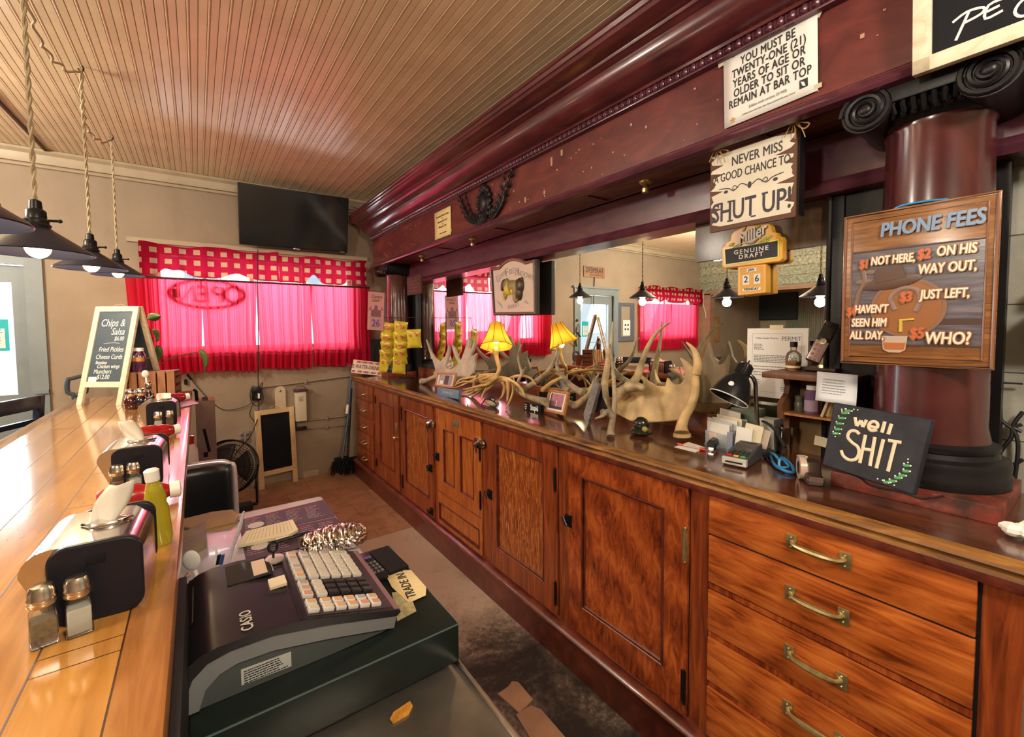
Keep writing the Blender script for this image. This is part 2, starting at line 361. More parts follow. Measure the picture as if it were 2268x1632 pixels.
# ceiling: beadboard running towards the far wall
b = MB(); pitch = .0775; prof = []; x = XL-2.6
while x < 2.15:
    prof += [(x, CZ-.0095), (x+.0022, CZ-.004), (x+.0044, CZ-.0095), (x+.035, CZ-.010), (x+.037, CZ-.0055), (x+.039, CZ-.0105), (x+.0425, CZ-.0112), (x+.046, CZ-.0105), (x+.0478, CZ-.0065), (x+.050, CZ-.010)]; x += pitch
prof += [(x, CZ), (x, CZ+.08), (XL-2.6, CZ+.08)]
b.extr(prof, 'y', YB, YF+.1); struct(b, 'ceiling', CEILP, sm=False)
# far wall with the openings of two windows and the glass door
def wall_with_holes(b, x0, x1, z0, z1, holes, y0, y1):
    xs = sorted({x0, x1, *[h[0] for h in holes], *[h[1] for h in holes]})
    for xa, xb in zip(xs, xs[1:]):
        hs = sorted([(h[2], h[3]) for h in holes if h[0] <= xa+1e-6 and h[1] >= xb-1e-6]); z = z0
        for a, c in hs:
            if a > z: b.box(xa, xb, y0, y1, z, a)
            z = c
        if z < z1: b.box(xa, xb, y0, y1, z, z1)
W1 = (-.28, 1.40, 1.36, 2.26); D1 = (-1.85, -1.06, .02, 2.06); W2 = (-4.15, -2.55, 1.36, 2.16)
b = MB(); wall_with_holes(b, XL-2.6, 2.1, 0, CZ, [W1, D1, W2], YF, YF+.16); struct(b, 'wall_far', PLASTER, sm=False)
b = MB(); pr = [(MX+.2, 0), (MX+.06, 0)]
for k in range(15): pr += [(MX+.06, .2*k+.194), (MX+.066, .2*k+.197), (MX+.06, .2*k+.2)]
b.extr(pr+[(MX+.2, 3.0)], 'y', YB, YF+.16); struct(b, 'wall_right', SHIPLAP, sm=False)
b = MB(); b.box(XL-2.6, 2.1, YB-.1, YB, 0, CZ); struct(b, 'wall_rear', PLASTER, sm=False)
# left side: a beam papered with dollar bills over an opening into a back room
b = MB(); b.box(XL-.14, XL, YB, YF, 2.18, CZ); b.mi = 1
DOL, t, p = nt('papered_with_bills'); v = coords(t)
br = t.nodes.new('ShaderNodeTexBrick'); br.inputs['Scale'].default_value = 1; br.inputs['Brick Width'].default_value = .15; br.inputs['Row Height'].default_value = .066
br.inputs['Mortar Size'].default_value = .004; br.inputs['Color1'].default_value = c4((.46, .45, .33)); br.inputs['Color2'].default_value = c4((.30, .33, .24)); br.inputs['Mortar'].default_value = c4((.16, .10, .07))
t.links.new(coords(t, rot=(PI/2, 0, PI/2)), br.inputs[0]); mx = t.nodes.new('ShaderNodeMix'); mx.data_type = 'RGBA'; mx.blend_type = 'MULTIPLY'; mx.inputs[0].default_value = .8
t.links.new(br.outputs[0], mx.inputs[6]); t.links.new(ramp(t, noise(t, v, 26, 5, .8), [(.35, (.22, .2, .17)), (.6, (1.2, 1.2, 1.1))]), mx.inputs[7]); t.links.new(mx.outputs[2], p.inputs['Base Color']); p.inputs['Roughness'].default_value = .7
b.box(XL, XL+.012, YB, YF, 2.24, CZ-.14); b.mi = 2; b.box(XL-.02, XL+.03, YB, YF, 2.16, 2.21); b.box(XL-.14, XL+.03, 4.72, YF, 0, 2.18)
struct(b, 'wall_left', [PLASTER, DOL, DCART], sm=False)
b = MB(); b.box(XL-2.6, XL-2.5, YB, YF, 0, CZ); struct(b, 'wall_back_room', mat('back_room_plaster', (.42, .37, .24), .75, var=.1), sm=False)
# mouldings
b = MB(); b.extr([(YF, CZ-.012), (YF-.055, CZ-.012), (YF-.055, CZ-.03), (YF-.03, CZ-.05), (YF-.022, CZ-.09), (YF-.022, CZ-.115), (YF, CZ-.115)], 'x', XL, 1.9)
b.tube([(XL, YF-.018, CZ-.135), (1.9, YF-.018, CZ-.135)], .013, 8); struct(b, 'trim_1', MOLD)
b = MB(); b.extr([(YF-.004, 0), (YF-.02, 0), (YF-.02, .05), (YF-.004, .06)], 'x', .85, 1.0); struct(b, 'baseboard_far', MOLD)
# window behind the red curtains
def window(nm, w, cols, fm):
    b = MB(); x0, x1, z0, z1 = w; y = YF+.05
    b.box(x0, x0+.04, y, y+.06, z0, z1); b.box(x1-.04, x1, y, y+.06, z0, z1); b.box(x0, x1, y, y+.06, z0, z0+.04); b.box(x0, x1, y, y+.06, z1-.04, z1)
    for c in cols: b.box(c-.018, c+.018, y, y+.06, z0, z1)
    b.box(x0-.05, x1+.05, YF-.02, YF+.05, z0-.03, z0)
    o = struct(b, nm, fm, sm=False); g = MB(); g.box(x0, x1, y+.025, y+.031, z0, z1); g.build('pane', PANE, o, sm=False)
window('window_1', W1, (.075, .455, .93), WHITE); window('window_2', W2, (-3.3,), WHITE)
# glass street door at the left
b = MB(); x0, x1, z0, z1 = D1
for a, c in ((x0-.10, x0), (x1, x1+.10)): b.box(a, c, YF-.025, YF+.02, 0, z1)
b.box(x0-.1, x1+.1, YF-.025, YF+.02, z1, z1+.1); b.box(x0-.13, x1+.13, YF-.04, YF, z1+.1, z1+.13); b.box(x1+.02, x1+.1, YF-.04, YF, 1.06, 1.09)
GREYP = mat('grey_blue_paint', (.20, .235, .25), .45, var=.1); o = struct(b, 'door_1', GREYP, sm=False)
b = MB()
b.box(x0+.01, x0+.08, YF+.03, YF+.07, .04, z1-.01); b.box(x1-.08, x1-.01, YF+.03, YF+.07, .04, z1-.01); b.box(x0+.08, x1-.08, YF+.03, YF+.07, z1-.14, z1-.01); b.box(x0+.08, x1-.08, YF+.03, YF+.07, .04, 1.06)
b.build('door_leaf', GREYP, o, sm=False)
b = MB(); b.box(x0+.08, x1-.08, YF+.045, YF+.051, 1.06, z1-.14); b.build('pane', PANE, o, sm=False)
b = MB(); b.box(x0+.015, x0+.05, YF+.0, YF+.03, 1.0, 1.16); b.tube([(x0+.03, YF+.01, 1.08), (x0+.03, YF-.05, 1.08), (x0+.13, YF-.05, 1.08)], .012); b.build('door_handle', IRON, o)
b = MB(); b.box(-1.32, -1.17, YF+.035, YF+.04, 1.40, 1.64); t_ = tag(b.build('door_notice', [mat('teal_notice', (.0, .40, .46), .5)], sm=False), 'teal notice with a white price list taped inside the glass door', 'notice')
b = MB(); b.box(-1.30, -1.19, YF+.032, YF+.035, 1.42, 1.57); b.mi = 1; b.M = FARW((-1.245, YF+.032, 1.5)); b.lines(-.045, .045, .06, -.06, 7, .006, .001); b.build('list', [PAPER, BLUEG], t_, sm=False)
t_ = thing('ceiling_strip', 'thin dark strip crossing the ceiling boards at the far left', 'strip', hit(50, 284, 'z', CZ-.018)); b = MB(); b.tube([hit(-260, -40, 'z', CZ-.018), hit(100, 332, 'z', CZ-.018)], .012, 6); b.build('strip', mat('strip_brown', (.06, .02, .012), .5), t_, world=True)
# street outside
b = MB(); b.box(-12, 10, YF+.4, 22, -.3, -.12); tag(b.build('street', mat('pale_asphalt', (.55, .55, .55), .9), sm=False), 'pale sunlit street outside the windows', 'street')['kind'] = 'structure'
t_ = thing('street_building', 'pale building across the street seen through the glass door', 'building', (-2.5, 14, 0))
b = MB(); b.box(-7, 7, 0, 4, -.1, 5.5); b.build('facade', mat('pale_facade', (.62, .66, .64), .9), t_, sm=False)
for i in range(9):
    b = MB(); b.box(-6.4+i*1.45, -5.7+i*1.45, -.05, .02, 2.9, 4.2); b.build('window', mat('facade_glass', (.2, .27, .3), .15), t_, sm=False)
# ================================================================ BACK BAR: cabinets
XF, XD = 1.338, 1.326
def cab_unit(y0, y1, label):
    t_ = thing('cabinet', label, 'cabinet', (XF, (y0+y1)/2, 0), 'cabinets of the back bar')
    b = MB(); b.box(XF, MX, y0, y1, .02, 1.0); b.build('carcass', CAB, t_, sm=False, world=True)
    b = MB(); b.extr([(XF, .0), (1.312, .0), (1.312, .135), (1.303, .142), (1.298, .155), (1.306, .168), (1.322, .176), (XF, .178)], 'y', y0, y1)
    b.build('base_moulding', CABD, t_, world=True)
    return t_
def rim(b, x, y0, y1, z0, z1, r):
    b.tube([(x, y0, z0), (x, y1, z0), (x, y1, z1), (x, y0, z1)], r, 6, closed=True)
def door(t_, y0, y1, z0, z1, panels, mf, mp):
    """frame of stiles and rails around sunk panels"""
    b = MB(); wall = []
    ys = sorted({y0, y1, *[p[0] for p in panels], *[p[1] for p in panels]})
    for ya, yb in zip(ys, ys[1:]):
        hs = sorted([(p[2], p[3]) for p in panels if p[0] <= ya+1e-6 and p[1] >= yb-1e-6]); z = z0
        for a, c in hs: b.box(XD, XF+.001, ya, yb, z, a); z = c
        b.box(XD, XF+.001, ya, yb, z, z1)
    d = b.build('door', mf, t_, sm=False, world=True)
    for p in panels:
        b = MB(); b.box(XF-.003, XF+.001, p[0], p[1], p[2], p[3]); b.build('panel', mp, d, sm=False, world=True)
        b = MB(); rim(b, XD+.002, p[0]+.004, p[1]-.004, p[2]+.004, p[3]-.004, .006); rim(b, XD+.007, p[0]+.013, p[1]-.013, p[2]+.013, p[3]-.013, .004)
        b.build('panel_moulding', CABD, d, world=True)
    b = MB()
    for y, z, h in ((y0-.0, (z0+z1)/2, z1-z0), (y1, (z0+z1)/2, z1-z0)): b.box(XF-.001, XF+.0005, y-.003, y+.003, z0, z1)
    b.box(XF-.001, XF+.0005, y0, y1, z1, z1+.004); b.box(XF-.001, XF+.0005, y0, y1, z0-.004, z0); b.build('door_gap', BLACKM, t_, sm=False, world=True)
    return d
def hinge(d, y, z, m=IRON, h=.10):
    b = MB(); b.tube([(XD-.004, y, z-h/2), (XD-.004, y, z+h/2)], .006, 8); b.ball((XD-.004, y, z+h/2+.004), .005); b.ball((XD-.004, y, z-h/2-.004), .005); b.box(XD-.003, XD+.001, y-.006, y+.012, z-h/2, z+h/2)
    b.build('hinge', m, d, world=True)
def latch(d, y, z, big=False):
    b = MB()
    if big:
        b.lathe([(0, .012), (.022, .010), (.026, .0)], 16, T3(XD, y, z) @ RY(-PI/2), sy=1.5); b.tube([(XD-.014, y, z+.02), (XD-.032, y+.01, z), (XD-.030, y+.022, z-.03), (XD-.022, y+.026, z-.055)], [.008, .010, .008, .007], 8, smooth=3)
        b.box(XD-.018, XD, y+.03, y+.05, z-.03, z+.03)
    else:
        b.box(XD-.010, XD, y-.016, y+.02, z-.026, z+.026); b.tube([(XD-.008, y, z), (XD-.03, y, z)], .008, 8); b.tube([(XD-.03, y-.012, z-.012), (XD-.03, y+.012, z+.02)], .008, 8)
    b.build('latch', [CHROME if big else IRON], d, world=True)
def pull(dr, y, z, w=.125, m=BRASS):
    b = MB()
    for s in (-1, 1):
        b.box(XD-.004, XD, y+s*w/2-.013, y+s*w/2+.013, z-.022, z+.020, bev=.002); b.ball((XD-.005, y+s*w/2, z+.012), .003); b.ball((XD-.005, y+s*w/2, z-.015), .003)
    b.tube([(XD-.002, y-w/2, z), (XD-.017, y-w/2+.012, z-.002), (XD-.022, y-.02, z-.003), (XD-.022, y+.02, z-.003), (XD-.017, y+w/2-.012, z-.002), (XD-.002, y+w/2, z)], [.005, .005, .0085, .0085, .005, .005], 8, smooth=4)
    b.build('handle', m, dr, world=True)
# far drawers
t_ = cab_unit(4.075, 4.72, 'dark wooden cabinet with five small drawers at the far end of the back bar')
for i in range(5):
    z1 = .995-i*.163; b = MB(); b.box(XD, XF+.001, 4.115, 4.665, z1-.152, z1, bev=.004); dr = b.build('drawer', CAB, t_, world=True)
    b = MB(); y = 4.37; z = z1-.085; b.tube([(XD, y-.05, z), (XD-.026, y-.045, z-.006), (XD-.03, y, z-.008), (XD-.026, y+.045, z-.006), (XD, y+.05, z)], .006, 8, smooth=3); b.build('handle', BRASS, dr, world=True)
# single door with plain panel
t_ = cab_unit(3.425, 4.075, 'wooden cabinet with one plain panelled door beside the five small drawers')
d = door(t_, 3.465, 4.035, .195, .995, [(3.575, 3.93, .32, .885)], CAB, CAB); hinge(d, 4.028, .89, h=.06); hinge(d, 4.028, .30, h=.06)
b = MB(); b.box(XD-.008, XD, 3.49, 3.52, .68, .76, bev=.002); b.ball((XD-.022, 3.505, .64), .016); b.tube([(XD, 3.505, .64), (XD-.02, 3.505, .64)], .008); b.build('lock', BRASS, d, world=True)
# oak panelled door
t_ = cab_unit(2.785, 3.425, 'wooden cabinet with a wide oak panel door second from the far drawers')
d = door(t_, 2.815, 3.395, .195, .995, [(2.89, 3.33, .31, .905)], CAB, OAK); hinge(d, 3.39, .86); hinge(d, 3.39, .30); latch(d, 2.83, .87, True); latch(d, 2.85, .55); latch(d, 2.85, .235)
# ice-box style door with two panels over one
t_ = cab_unit(2.135, 2.785, 'lighter oak cabinet whose door has two narrow panels above a low one')
d = door(t_, 2.172, 2.755, .195, .995, [(2.50, 2.655, .50, .87), (2.255, 2.425, .50, .87), (2.20, 2.735, .22, .345)], OAKP, OAKP); latch(d, 2.735, .66); hinge(d, 2.178, .82); hinge(d, 2.178, .53); latch(d, 2.165, .87, True)
b = MB(); b.box(XD-.004, XD, 2.43, 2.51, .915, .955, bev=.002); b.build('name_plate', mat('dull_plate', (.25, .22, .15), .4, .6), d, world=True)
b = MB(); b.box(XD-.002, XD+.001, 2.175, 2.752, .42, .424); b.build('rail_line', CABD, d, sm=False, world=True)
# tiger oak door
t_ = cab_unit(1.462, 2.135, 'wooden cabinet with a bold tiger-grained oak door at the middle of the back bar')
d = door(t_, 1.505, 2.088, .195, .995, [(1.60, 2.01, .31, .905)], CAB, OAK); hinge(d, 1.512, .84); hinge(d, 1.512, .30); latch(d, 2.07, .60)
# flame door
t_ = cab_unit(.795, 1.462, 'wooden cabinet with a large flame-grained mahogany door beside the near drawers')
d = door(t_, .838, 1.425, .195, .995, [(.93, 1.345, .315, .90)], FLAME, FLAME); hinge(d, .845, .80, BRASS, .11); hinge(d, .845, .30, IRON, .11); latch(d, 1.42, .68)
# near drawers
t_ = cab_unit(.095, .795, 'wooden cabinet with wide brass-handled drawers at the near end of the back bar')
for z0, z1 in ((.872, 1.0), (.712, .866), (.548, .686), (.380, .526), (.19, .358)):
    b = MB(); b.box(XD, XF+.001, .163, .764, z0, z1, bev=.003); dr = b.build('drawer', DRAWF, t_, world=True)
    pull(dr, .458, (z0+z1)/2+.006)
b = MB()
for z in (.699, .537, .369): b.box(XD+.004, XF+.001, .163, .764, z-.0085, z+.0085)
b.build('drawer_rail', FLAME, t_, sm=False, world=True)
b = MB(); b.box(XF-.001, XF+.0008, .157, .163, .18, 1.004); b.box(XF-.001, XF+.0008, .764, .770, .18, 1.004)
for z in (.869, .709, .689, .545, .528, .377, .361): b.box(XF-.004, XF+.0008, .163, .764, z-.003, z+.003)
b.build('drawer_gap', BLACKM, t_, sm=False, world=True)
# worktop
t_ = thing('worktop', 'long dark wooden worktop of the back bar with a worn front edge', 'worktop', (1.6, 2.4, CT))
b = MB(); b.box(1.352, MX+.02, .0, 4.80, 1.03, CT); b.build('top', TOPW, t_, sm=False, world=True)
b = MB(); b.extr([(1.352, 1.0), (1.352, CT), (1.326, CT-.001), (1.316, CT-.006), (1.314, CT-.014), (1.320, CT-.020), (1.326, CT-.022), (1.318, 1.031), (1.316, 1.022), (1.322, 1.014), (1.332, 1.010), (1.334, 1.0)], 'y', 0, 4.80); b.build('nosing', EDGE, t_, world=True)
b = MB(); b.extr([(1.340, .998), (1.318, 1.0), (1.315, 1.014), (1.319, 1.030), (1.330, 1.032)], 'y', 0, 4.80); b.build('bead', CABD, t_, world=True)

# ================================================================ BACK BAR: columns, canopy, mirror
def spiral(b, M, R, turns=3.2, r=.008, n=60):
    pts = []; rad = []
    for i in range(n):
        a = 2*PI*turns*i/n; q = R*(1-i/n*.86); pts.append((q*math.cos(a), q*math.sin(a), .012*(i/n))); rad.append(r*(1-.35*i/n))
    b.tube(pts, rad, 6, M); b.ball((0, 0, .01), (.016, .016, .010), M)
def column(yc, label, far=False):
    t_ = thing('column', label, 'column', (1.735, yc, CT), 'back bar columns')
    b = MB(); b.box(-.19, MX-1.735, -.175, .175, 0, .044, bev=.003); b.build('plinth', mat('worn_red_plinth', (.20, .034, .02), .4, var=.85, vs=16, col2=(.03, .015, .012), bmp=.15), t_)
    b = MB(); b.lathe([(0, .044), (.172, .044), (.174, .072), (.170, .080), (.172, .100), (.168, .115), (.150, .122), (.146, .135), (.150, .142), (.150, .152), (.132, .160)], 40); b.build('base', BLKW, t_)
    b = MB(); b.lathe([(.132, .158), (.124, .20), (.122, .45), (.119, .75), (.113, 1.02), (.118, 1.03), (.118, 1.045), (.112, 1.05)], 48); b.build('shaft', wood('column_wood', (.030, .007, .008), (.062, .012, .012), (.095, .020, .017), (3, 3, 1), rough=.24, ns=2, coat=.45), t_)
    b = MB(); b.lathe([(.112, 1.035), (.135, 1.06), (.15, 1.09), (0, 1.092)], 36); b.box(-.175, .145, -.175, .175, 1.088, 1.145, bev=.006)
    for k in range(9): b.ball((-.14, -.09+k*.0225, 1.066), (.012, .010, .016))
    for k in range(7): b.tube([(-.155, -.06+k*.02, 1.06), (-.168, -.063+k*.021, 1.08), (-.16, -.06+k*.02, 1.10)], .006, 6)
    cap = b.build('capital', BLKW, t_)
    for s in (-1, 1):
        b = MB(); M = AISLE((-.172, s*.120, 1.088)); spiral(b, M if s < 0 else M @ Matrix.Diagonal((-1, 1, 1, 1)), .060)
        b.lathe([(0, -.25), (.058, -.25), (.050, -.12), (.058, 0), (.0, .004)], 28, M); b.build('volute', BLKW, cap)
    return t_
column(.33, 'dark red round column with black carved capital at the near end of the worktop')
column(4.48, 'dark red round column with black carved capital by the curtained window', True)
t_ = thing('back_bar_canopy', 'long dark red carved wooden canopy above the back bar mirror', 'canopy', (1.6, 2.4, 2.2))
Y0, Y1 = -.05, 4.72
b = MB(); b.box(1.56, 1.80, Y0, Y1, 2.225, 2.50); b.build('frieze', ENTF, t_, sm=False, world=True)
b = MB(); b.extr([(1.566, 2.185), (1.535, 2.19), (1.528, 2.2), (1.534, 2.21), (1.542, 2.214), (1.545, 2.224), (1.552, 2.232), (1.562, 2.236)], 'y', Y0, Y1)
b.build('lower_moulding', ENTP, t_, world=True)
b = MB(); b.box(1.545, MX+.04, Y0, Y1, 2.205, 2.225); b.build('soffit', SOFF, t_, sm=False, world=True)
b = MB()
for y in (.75, 1.6, 2.45, 3.3, 4.1): b.box(1.60, 1.775, y-.006, y+.006, 2.198, 2.2055); 
b.box(1.60, 1.612, .1, 4.5, 2.198, 2.2055); b.box(1.765, 1.777, .1, 4.5, 2.198, 2.2055); b.build('soffit_panel_lines', ENT, t_, sm=False, world=True)
b = MB(); b.box(1.80, MX+.04, Y0, 4.7, 2.04, 2.207); b.extr([(1.80, 2.0), (1.795, 2.008), (1.788, 2.022), (1.792, 2.034), (1.80, 2.046), (MX, 2.046), (MX, 2.0)], 'y', Y0, 4.7); b.build('header_rail', ENTP, t_, world=True)
b = MB(); b.tube([(1.555, Y0, 2.506), (1.555, Y1, 2.506)], .018, 10)
n = int((Y1-Y0)/.0335)
for i in range(n): b.ball((1.545, Y0+.017+i*.0335, 2.504), (.018, .0135, .017), nu=8, nv=5)
for i in range(n): b.ball((1.544, Y0+i*.0335, 2.504), (.015, .004, .015), nu=6, nv=4)
b.box(1.53, 1.58, Y0, Y1, 2.478, 2.486, bev=.003); b.build('egg_bead_moulding', ENTP, t_, world=True)
def over(y0): return None
prof = [(1.60, 2.52), (1.536, 2.522), (1.530, 2.530), (1.500, 2.538), (1.470, 2.556), (1.447, 2.582), (1.436, 2.612), (1.438, 2.624), (1.60, 2.63)]
b = MB(); b.extr(prof, 'y', Y0, Y1); b.build('rounded_moulding', ENT, t_, world=True)
prof = [(1.60, 2.622), (1.442, 2.624), (1.432, 2.632), (1.424, 2.640), (1.416, 2.641), (1.414, 2.652), (1.395, 2.655), (1.352, 2.676), (1.350, 2.692), (1.343, 2.696), (1.339, 2.712), (1.333, 2.716), (1.333, 2.728), (1.62, 2.735), (1.62, 2.63)]
b = MB(); b.extr(prof, 'y', Y0-.02, Y1+.06); b.build('cornice', ENT, t_, world=True)
b = MB(); b.box(1.56, MX+.06, Y0, Y1, 2.49, 2.72); b.box(1.80, MX+.06, Y0, Y1, 2.2, 2.5); b.build('top_case', ENT, t_, sm=False, world=True)
# carved wreath on the frieze
b = MB(); b.M = AISLE((1.556, 2.46, 2.345))
b.ball((0, .01, .012), (.045, .062, .022)); b.tube([(.055*math.cos(a*PI/12), .01+.075*math.sin(a*PI/12), .01) for a in range(24)], .011, 6, closed=True)
for k in range(14):
    a = 2*PI*k/14; b.ball((.075*math.cos(a), .01+.092*math.sin(a), .008), (.017, .020, .014), nu=8, nv=5)
for k in range(5): b.ball((-.04+k*.02, .115-abs(k-2)*.012, .008), (.014, .022, .014), nu=8, nv=5)
for s in (-1, 1):
    for j in range(8):
        u = j/7; x = s*(.06+.235*u**.9); y = -.105+.20*u**2; 
        b.tube([(x, y, .006), (x+s*.02, y+.035, .014), (x+s*.018, y+.075, .008)], [.008, .007, .001], 6, smooth=2)
        b.tube([(x, y, .006), (x+s*.035, y+.005, .014), (x+s*.055, y+.03, .008)], [.007, .006, .001], 6, smooth=2)
        b.tube([(x*.8, y, .006), (x*.8-s*.01, y+.03, .014), (x*.8+s*.005, y+.055, .008)], [.008, .006, .001], 6, smooth=2)
    b.tube([(s*.0, -.10, .006), (s*.10, -.11, .008), (s*.2, -.05, .008), (s*.295, .095, .006)], [.012, .011, .009, .003], 8, smooth=4)
for k in range(6): b.tube([(-.03+k*.012, -.07, .01), (-.05+k*.02, -.10, .02), (-.035+k*.014, -.125, .008)], [.009, .009, .002], 6, smooth=2)
b.build('carved_wreath', BLKW, t_, world=True)
# chips and paint specks on the frieze
b = MB(); b.M = AISLE((1.5585, 0, 0))
for k in range(90):
    y = -random.uniform(.35, 4.5); z = random.uniform(2.25, 2.455); w = random.uniform(.0015, .005); b.box(y-w, y+w, z-w*random.uniform(.5, 1.6), z+w, 0, .0012)
for y, z, h in ((2.03, 2.275, .03), (1.86, 2.275, .02), (1.80, 2.42, .045), (1.72, 2.44, .03), (4.3, 2.27, .02), (2.93, 2.27, .02)): b.box(-y-.008, -y+.006, z-h/2, z+h/2, 0, .0014, bev=.0006)
for o in (t_,): b.build('paint_chips', mat('bare_wood_chips', (.45, .25, .17), .7), o, sm=False, world=True)['kind'] = 'stuff'
for y in (3.75, 2.85, 1.30):
    b = MB(); b.lathe([(0, 0), (.03, 0), (.028, -.008), (.014, -.014), (.014, -.03), (.018, -.034), (.016, -.05), (0, -.05)], 16, T3(1.69, y, 2.205)); b.build('lamp_holder', BRASS, t_, world=True)
# mirror
t_ = thing('bar_mirror', 'wide mirror in a dark frame along the back of the worktop', 'mirror', (MX, 2.4, CT))
b = MB(); b.box(MX, MX+.006, .63, 4.30, CT+.085, 2.03); b.build('mirror_glass', mat('silvered_glass', (.86, .88, .84), .0, 1), t_, sm=False, world=True)
b = MB(); b.box(MX-.012, MX+.02, .63, 4.30, CT, CT+.088); b.build('bottom_rail', wood('mirror_rail', (.10, .03, .015), (.2, .06, .025), (.27, .09, .035), (4, 1.2, 4)), t_, sm=False, world=True)
b = MB(); b.extr([(MX+.02, .635), (MX-.03, .635), (MX-.035, .625), (MX-.02, .61), (MX-.03, .595), (MX+.02, .59)], 'x', 0, 0) if False else b.box(MX-.03, MX+.02, .585, .635, CT, 2.04, bev=.006)
b.tube([(MX-.03, .628, CT), (MX-.03, .628, 2.04)], .009, 8); b.build('side_frame', BLKW, t_, world=True)
b = MB(); b.box(MX-.03, MX+.02, 4.29, 4.34, CT, 2.04, bev=.006); b.build('side_frame', BLKW, t_, world=True)
b = MB(); b.box(MX-.02, MX+.02, .20, .584, CT, 2.2); b.build('side_board', BLKW, t_, sm=False, world=True)
b = MB(); b.box(MX-.02, MX+.02, 4.341, 4.72, CT, 2.2); b.build('side_board', BLKW, t_, sm=False, world=True)
t_ = thing('plywood_board', 'plain dark brown board covering the upper right corner of the mirror', 'panel', (MX-.008, .8, 1.9))
b = MB(); b.box(MX-.012, MX-.002, .636, 1.16, 1.835, 2.03); b.build('board', BROWNB, t_, sm=False, world=True)
b = MB(); b.box(MX-.024, MX-.004, .636, 1.16, 2.0, 2.03, bev=.004); b.build('top_strip', BLKW, t_, world=True)
# ================================================================ SIGNS on the back bar
def crop(ox, oy, s): return lambda x, y: (ox+x*s, oy+y*s)
def path(cr, pts, X, dx=None):
    out = []
    for i, (x, y) in enumerate(pts):
        p = hit(*cr(x, y), 'x', X+(dx[i] if dx else 0)); p.z = max(p.z, CT+.006); out.append(p)
    return out
def rpath(cr, pts, M):
    """outline of a flat thing, brought into the local plane of M"""
    Mi = M.inverted(); o = M.translation; n = M.col[2].to_3d(); out = []
    for x, y in pts:
        px, py = cr(x, y); d = (px-1134)/FPX*rt - (py-775)/FPX*up + fw; e = Vector((0, 0, EYE))
        q = Mi @ (e+d*((o-e).dot(n)/d.dot(n))); out.append((q.x, q.y))
    return out
# age notice on the frieze
t_ = thing('age_notice', 'white paper notice taped to the dark red frieze about being twenty-one at the bar', 'notice', AISLE((1.556, .715, 2.365)) @ RZ(.03))
b = MB(); b.grid(lambda u, v: (-.145+.29*u, -.118+.236*v, .002+.006*(u-.5)**2+.004*max(0, v-.8)), 8, 6); o = b.build('sheet', PAPER, t_); o.modifiers.new('s', 'SOLIDIFY').thickness = .0006
b = MB()
for k, (s, w) in enumerate((('YOU MUST BE', .62), ('TWENTY-ONE (21)', .62), ('YEARS OF AGE OR', .62), ('OLDER TO SIT OR', .62), ('REMAIN AT BAR TOP', .62))): b.text(s, .0385, 0, .088-k*.0335, .0045, xs=.66, bold=.0008, sp=1.08)
b.build('lettering', INK, t_, sm=False)
b = MB(); b.text('(Idaho code section 23-943)', .013, .0, -.077, .0045, xs=.8); b.text('A Public Service of the Idaho State Police and Alcohol Beverage Control', .0075, 0, -.095, .0045, xs=.75); b.build('fine_print', GREYINK, t_, sm=False)
b = MB(); b.prism([(.012*(1 if k % 2 == 0 else .45)*math.cos(PI/2+k*PI/5), .012*(1 if k % 2 == 0 else .45)*math.sin(PI/2+k*PI/5)) for k in range(10)], .004, .0048, T3(-.115, -.1, 0)); b.build('star', mat('gold_star', (.5, .25, .08), .5), t_, sm=False)
b = MB(); b.box(.095, .118, -.092, -.066, .004, .0048); b.mi = 1; b.prism([(.098, -.07), (.108, -.075), (.112, -.089), (.104, -.086)], .0045, .0052); b.build('emblem', [INK, PAPER], t_, sm=False)
for x, y, w, h, a in ((-.135, .118, .06, .022, .1), (.135, .120, .05, .03, -.5), (-.10, .121, .05, .012, 0), (.145, -.105, .02, .014, 0)):
    b = MB(); b.cbox((0, 0, .004), (w, h, .0006), T3(x, y, 0) @ RZ(a)); b.build('tape', mat('masking_tape', (.55, .47, .38), .5), t_, sm=False)
# yellow card notice
t_ = thing('payment_notice', 'small yellowed paper card tacked to the frieze left of the carved wreath', 'notice', AISLE((1.556, 3.065, 2.343)))
b = MB(); b.grid(lambda u, v: (-.135+.27*u, -.104+.208*v, .002+.004*(v-.4)**2), 4, 6); o = b.build('card', YELLOWP, t_); o.modifiers.new('s', 'SOLIDIFY').thickness = .0006
b = MB(); b.text('State Issued Driver\'s License', .021, 0, .062, .004, xs=.85); b.text('or', .016, 0, .042, .004); b.text('State Issued I.D. Card', .021, 0, .02, .004, xs=.85); b.text('or', .016, 0, 0, .004); b.text('Military I.D. Card', .021, 0, -.02, .004, xs=.85); b.lines(-.05, .09, -.07, -.07, 1, .006, .004); b.build('lettering', INK, t_, sm=False)
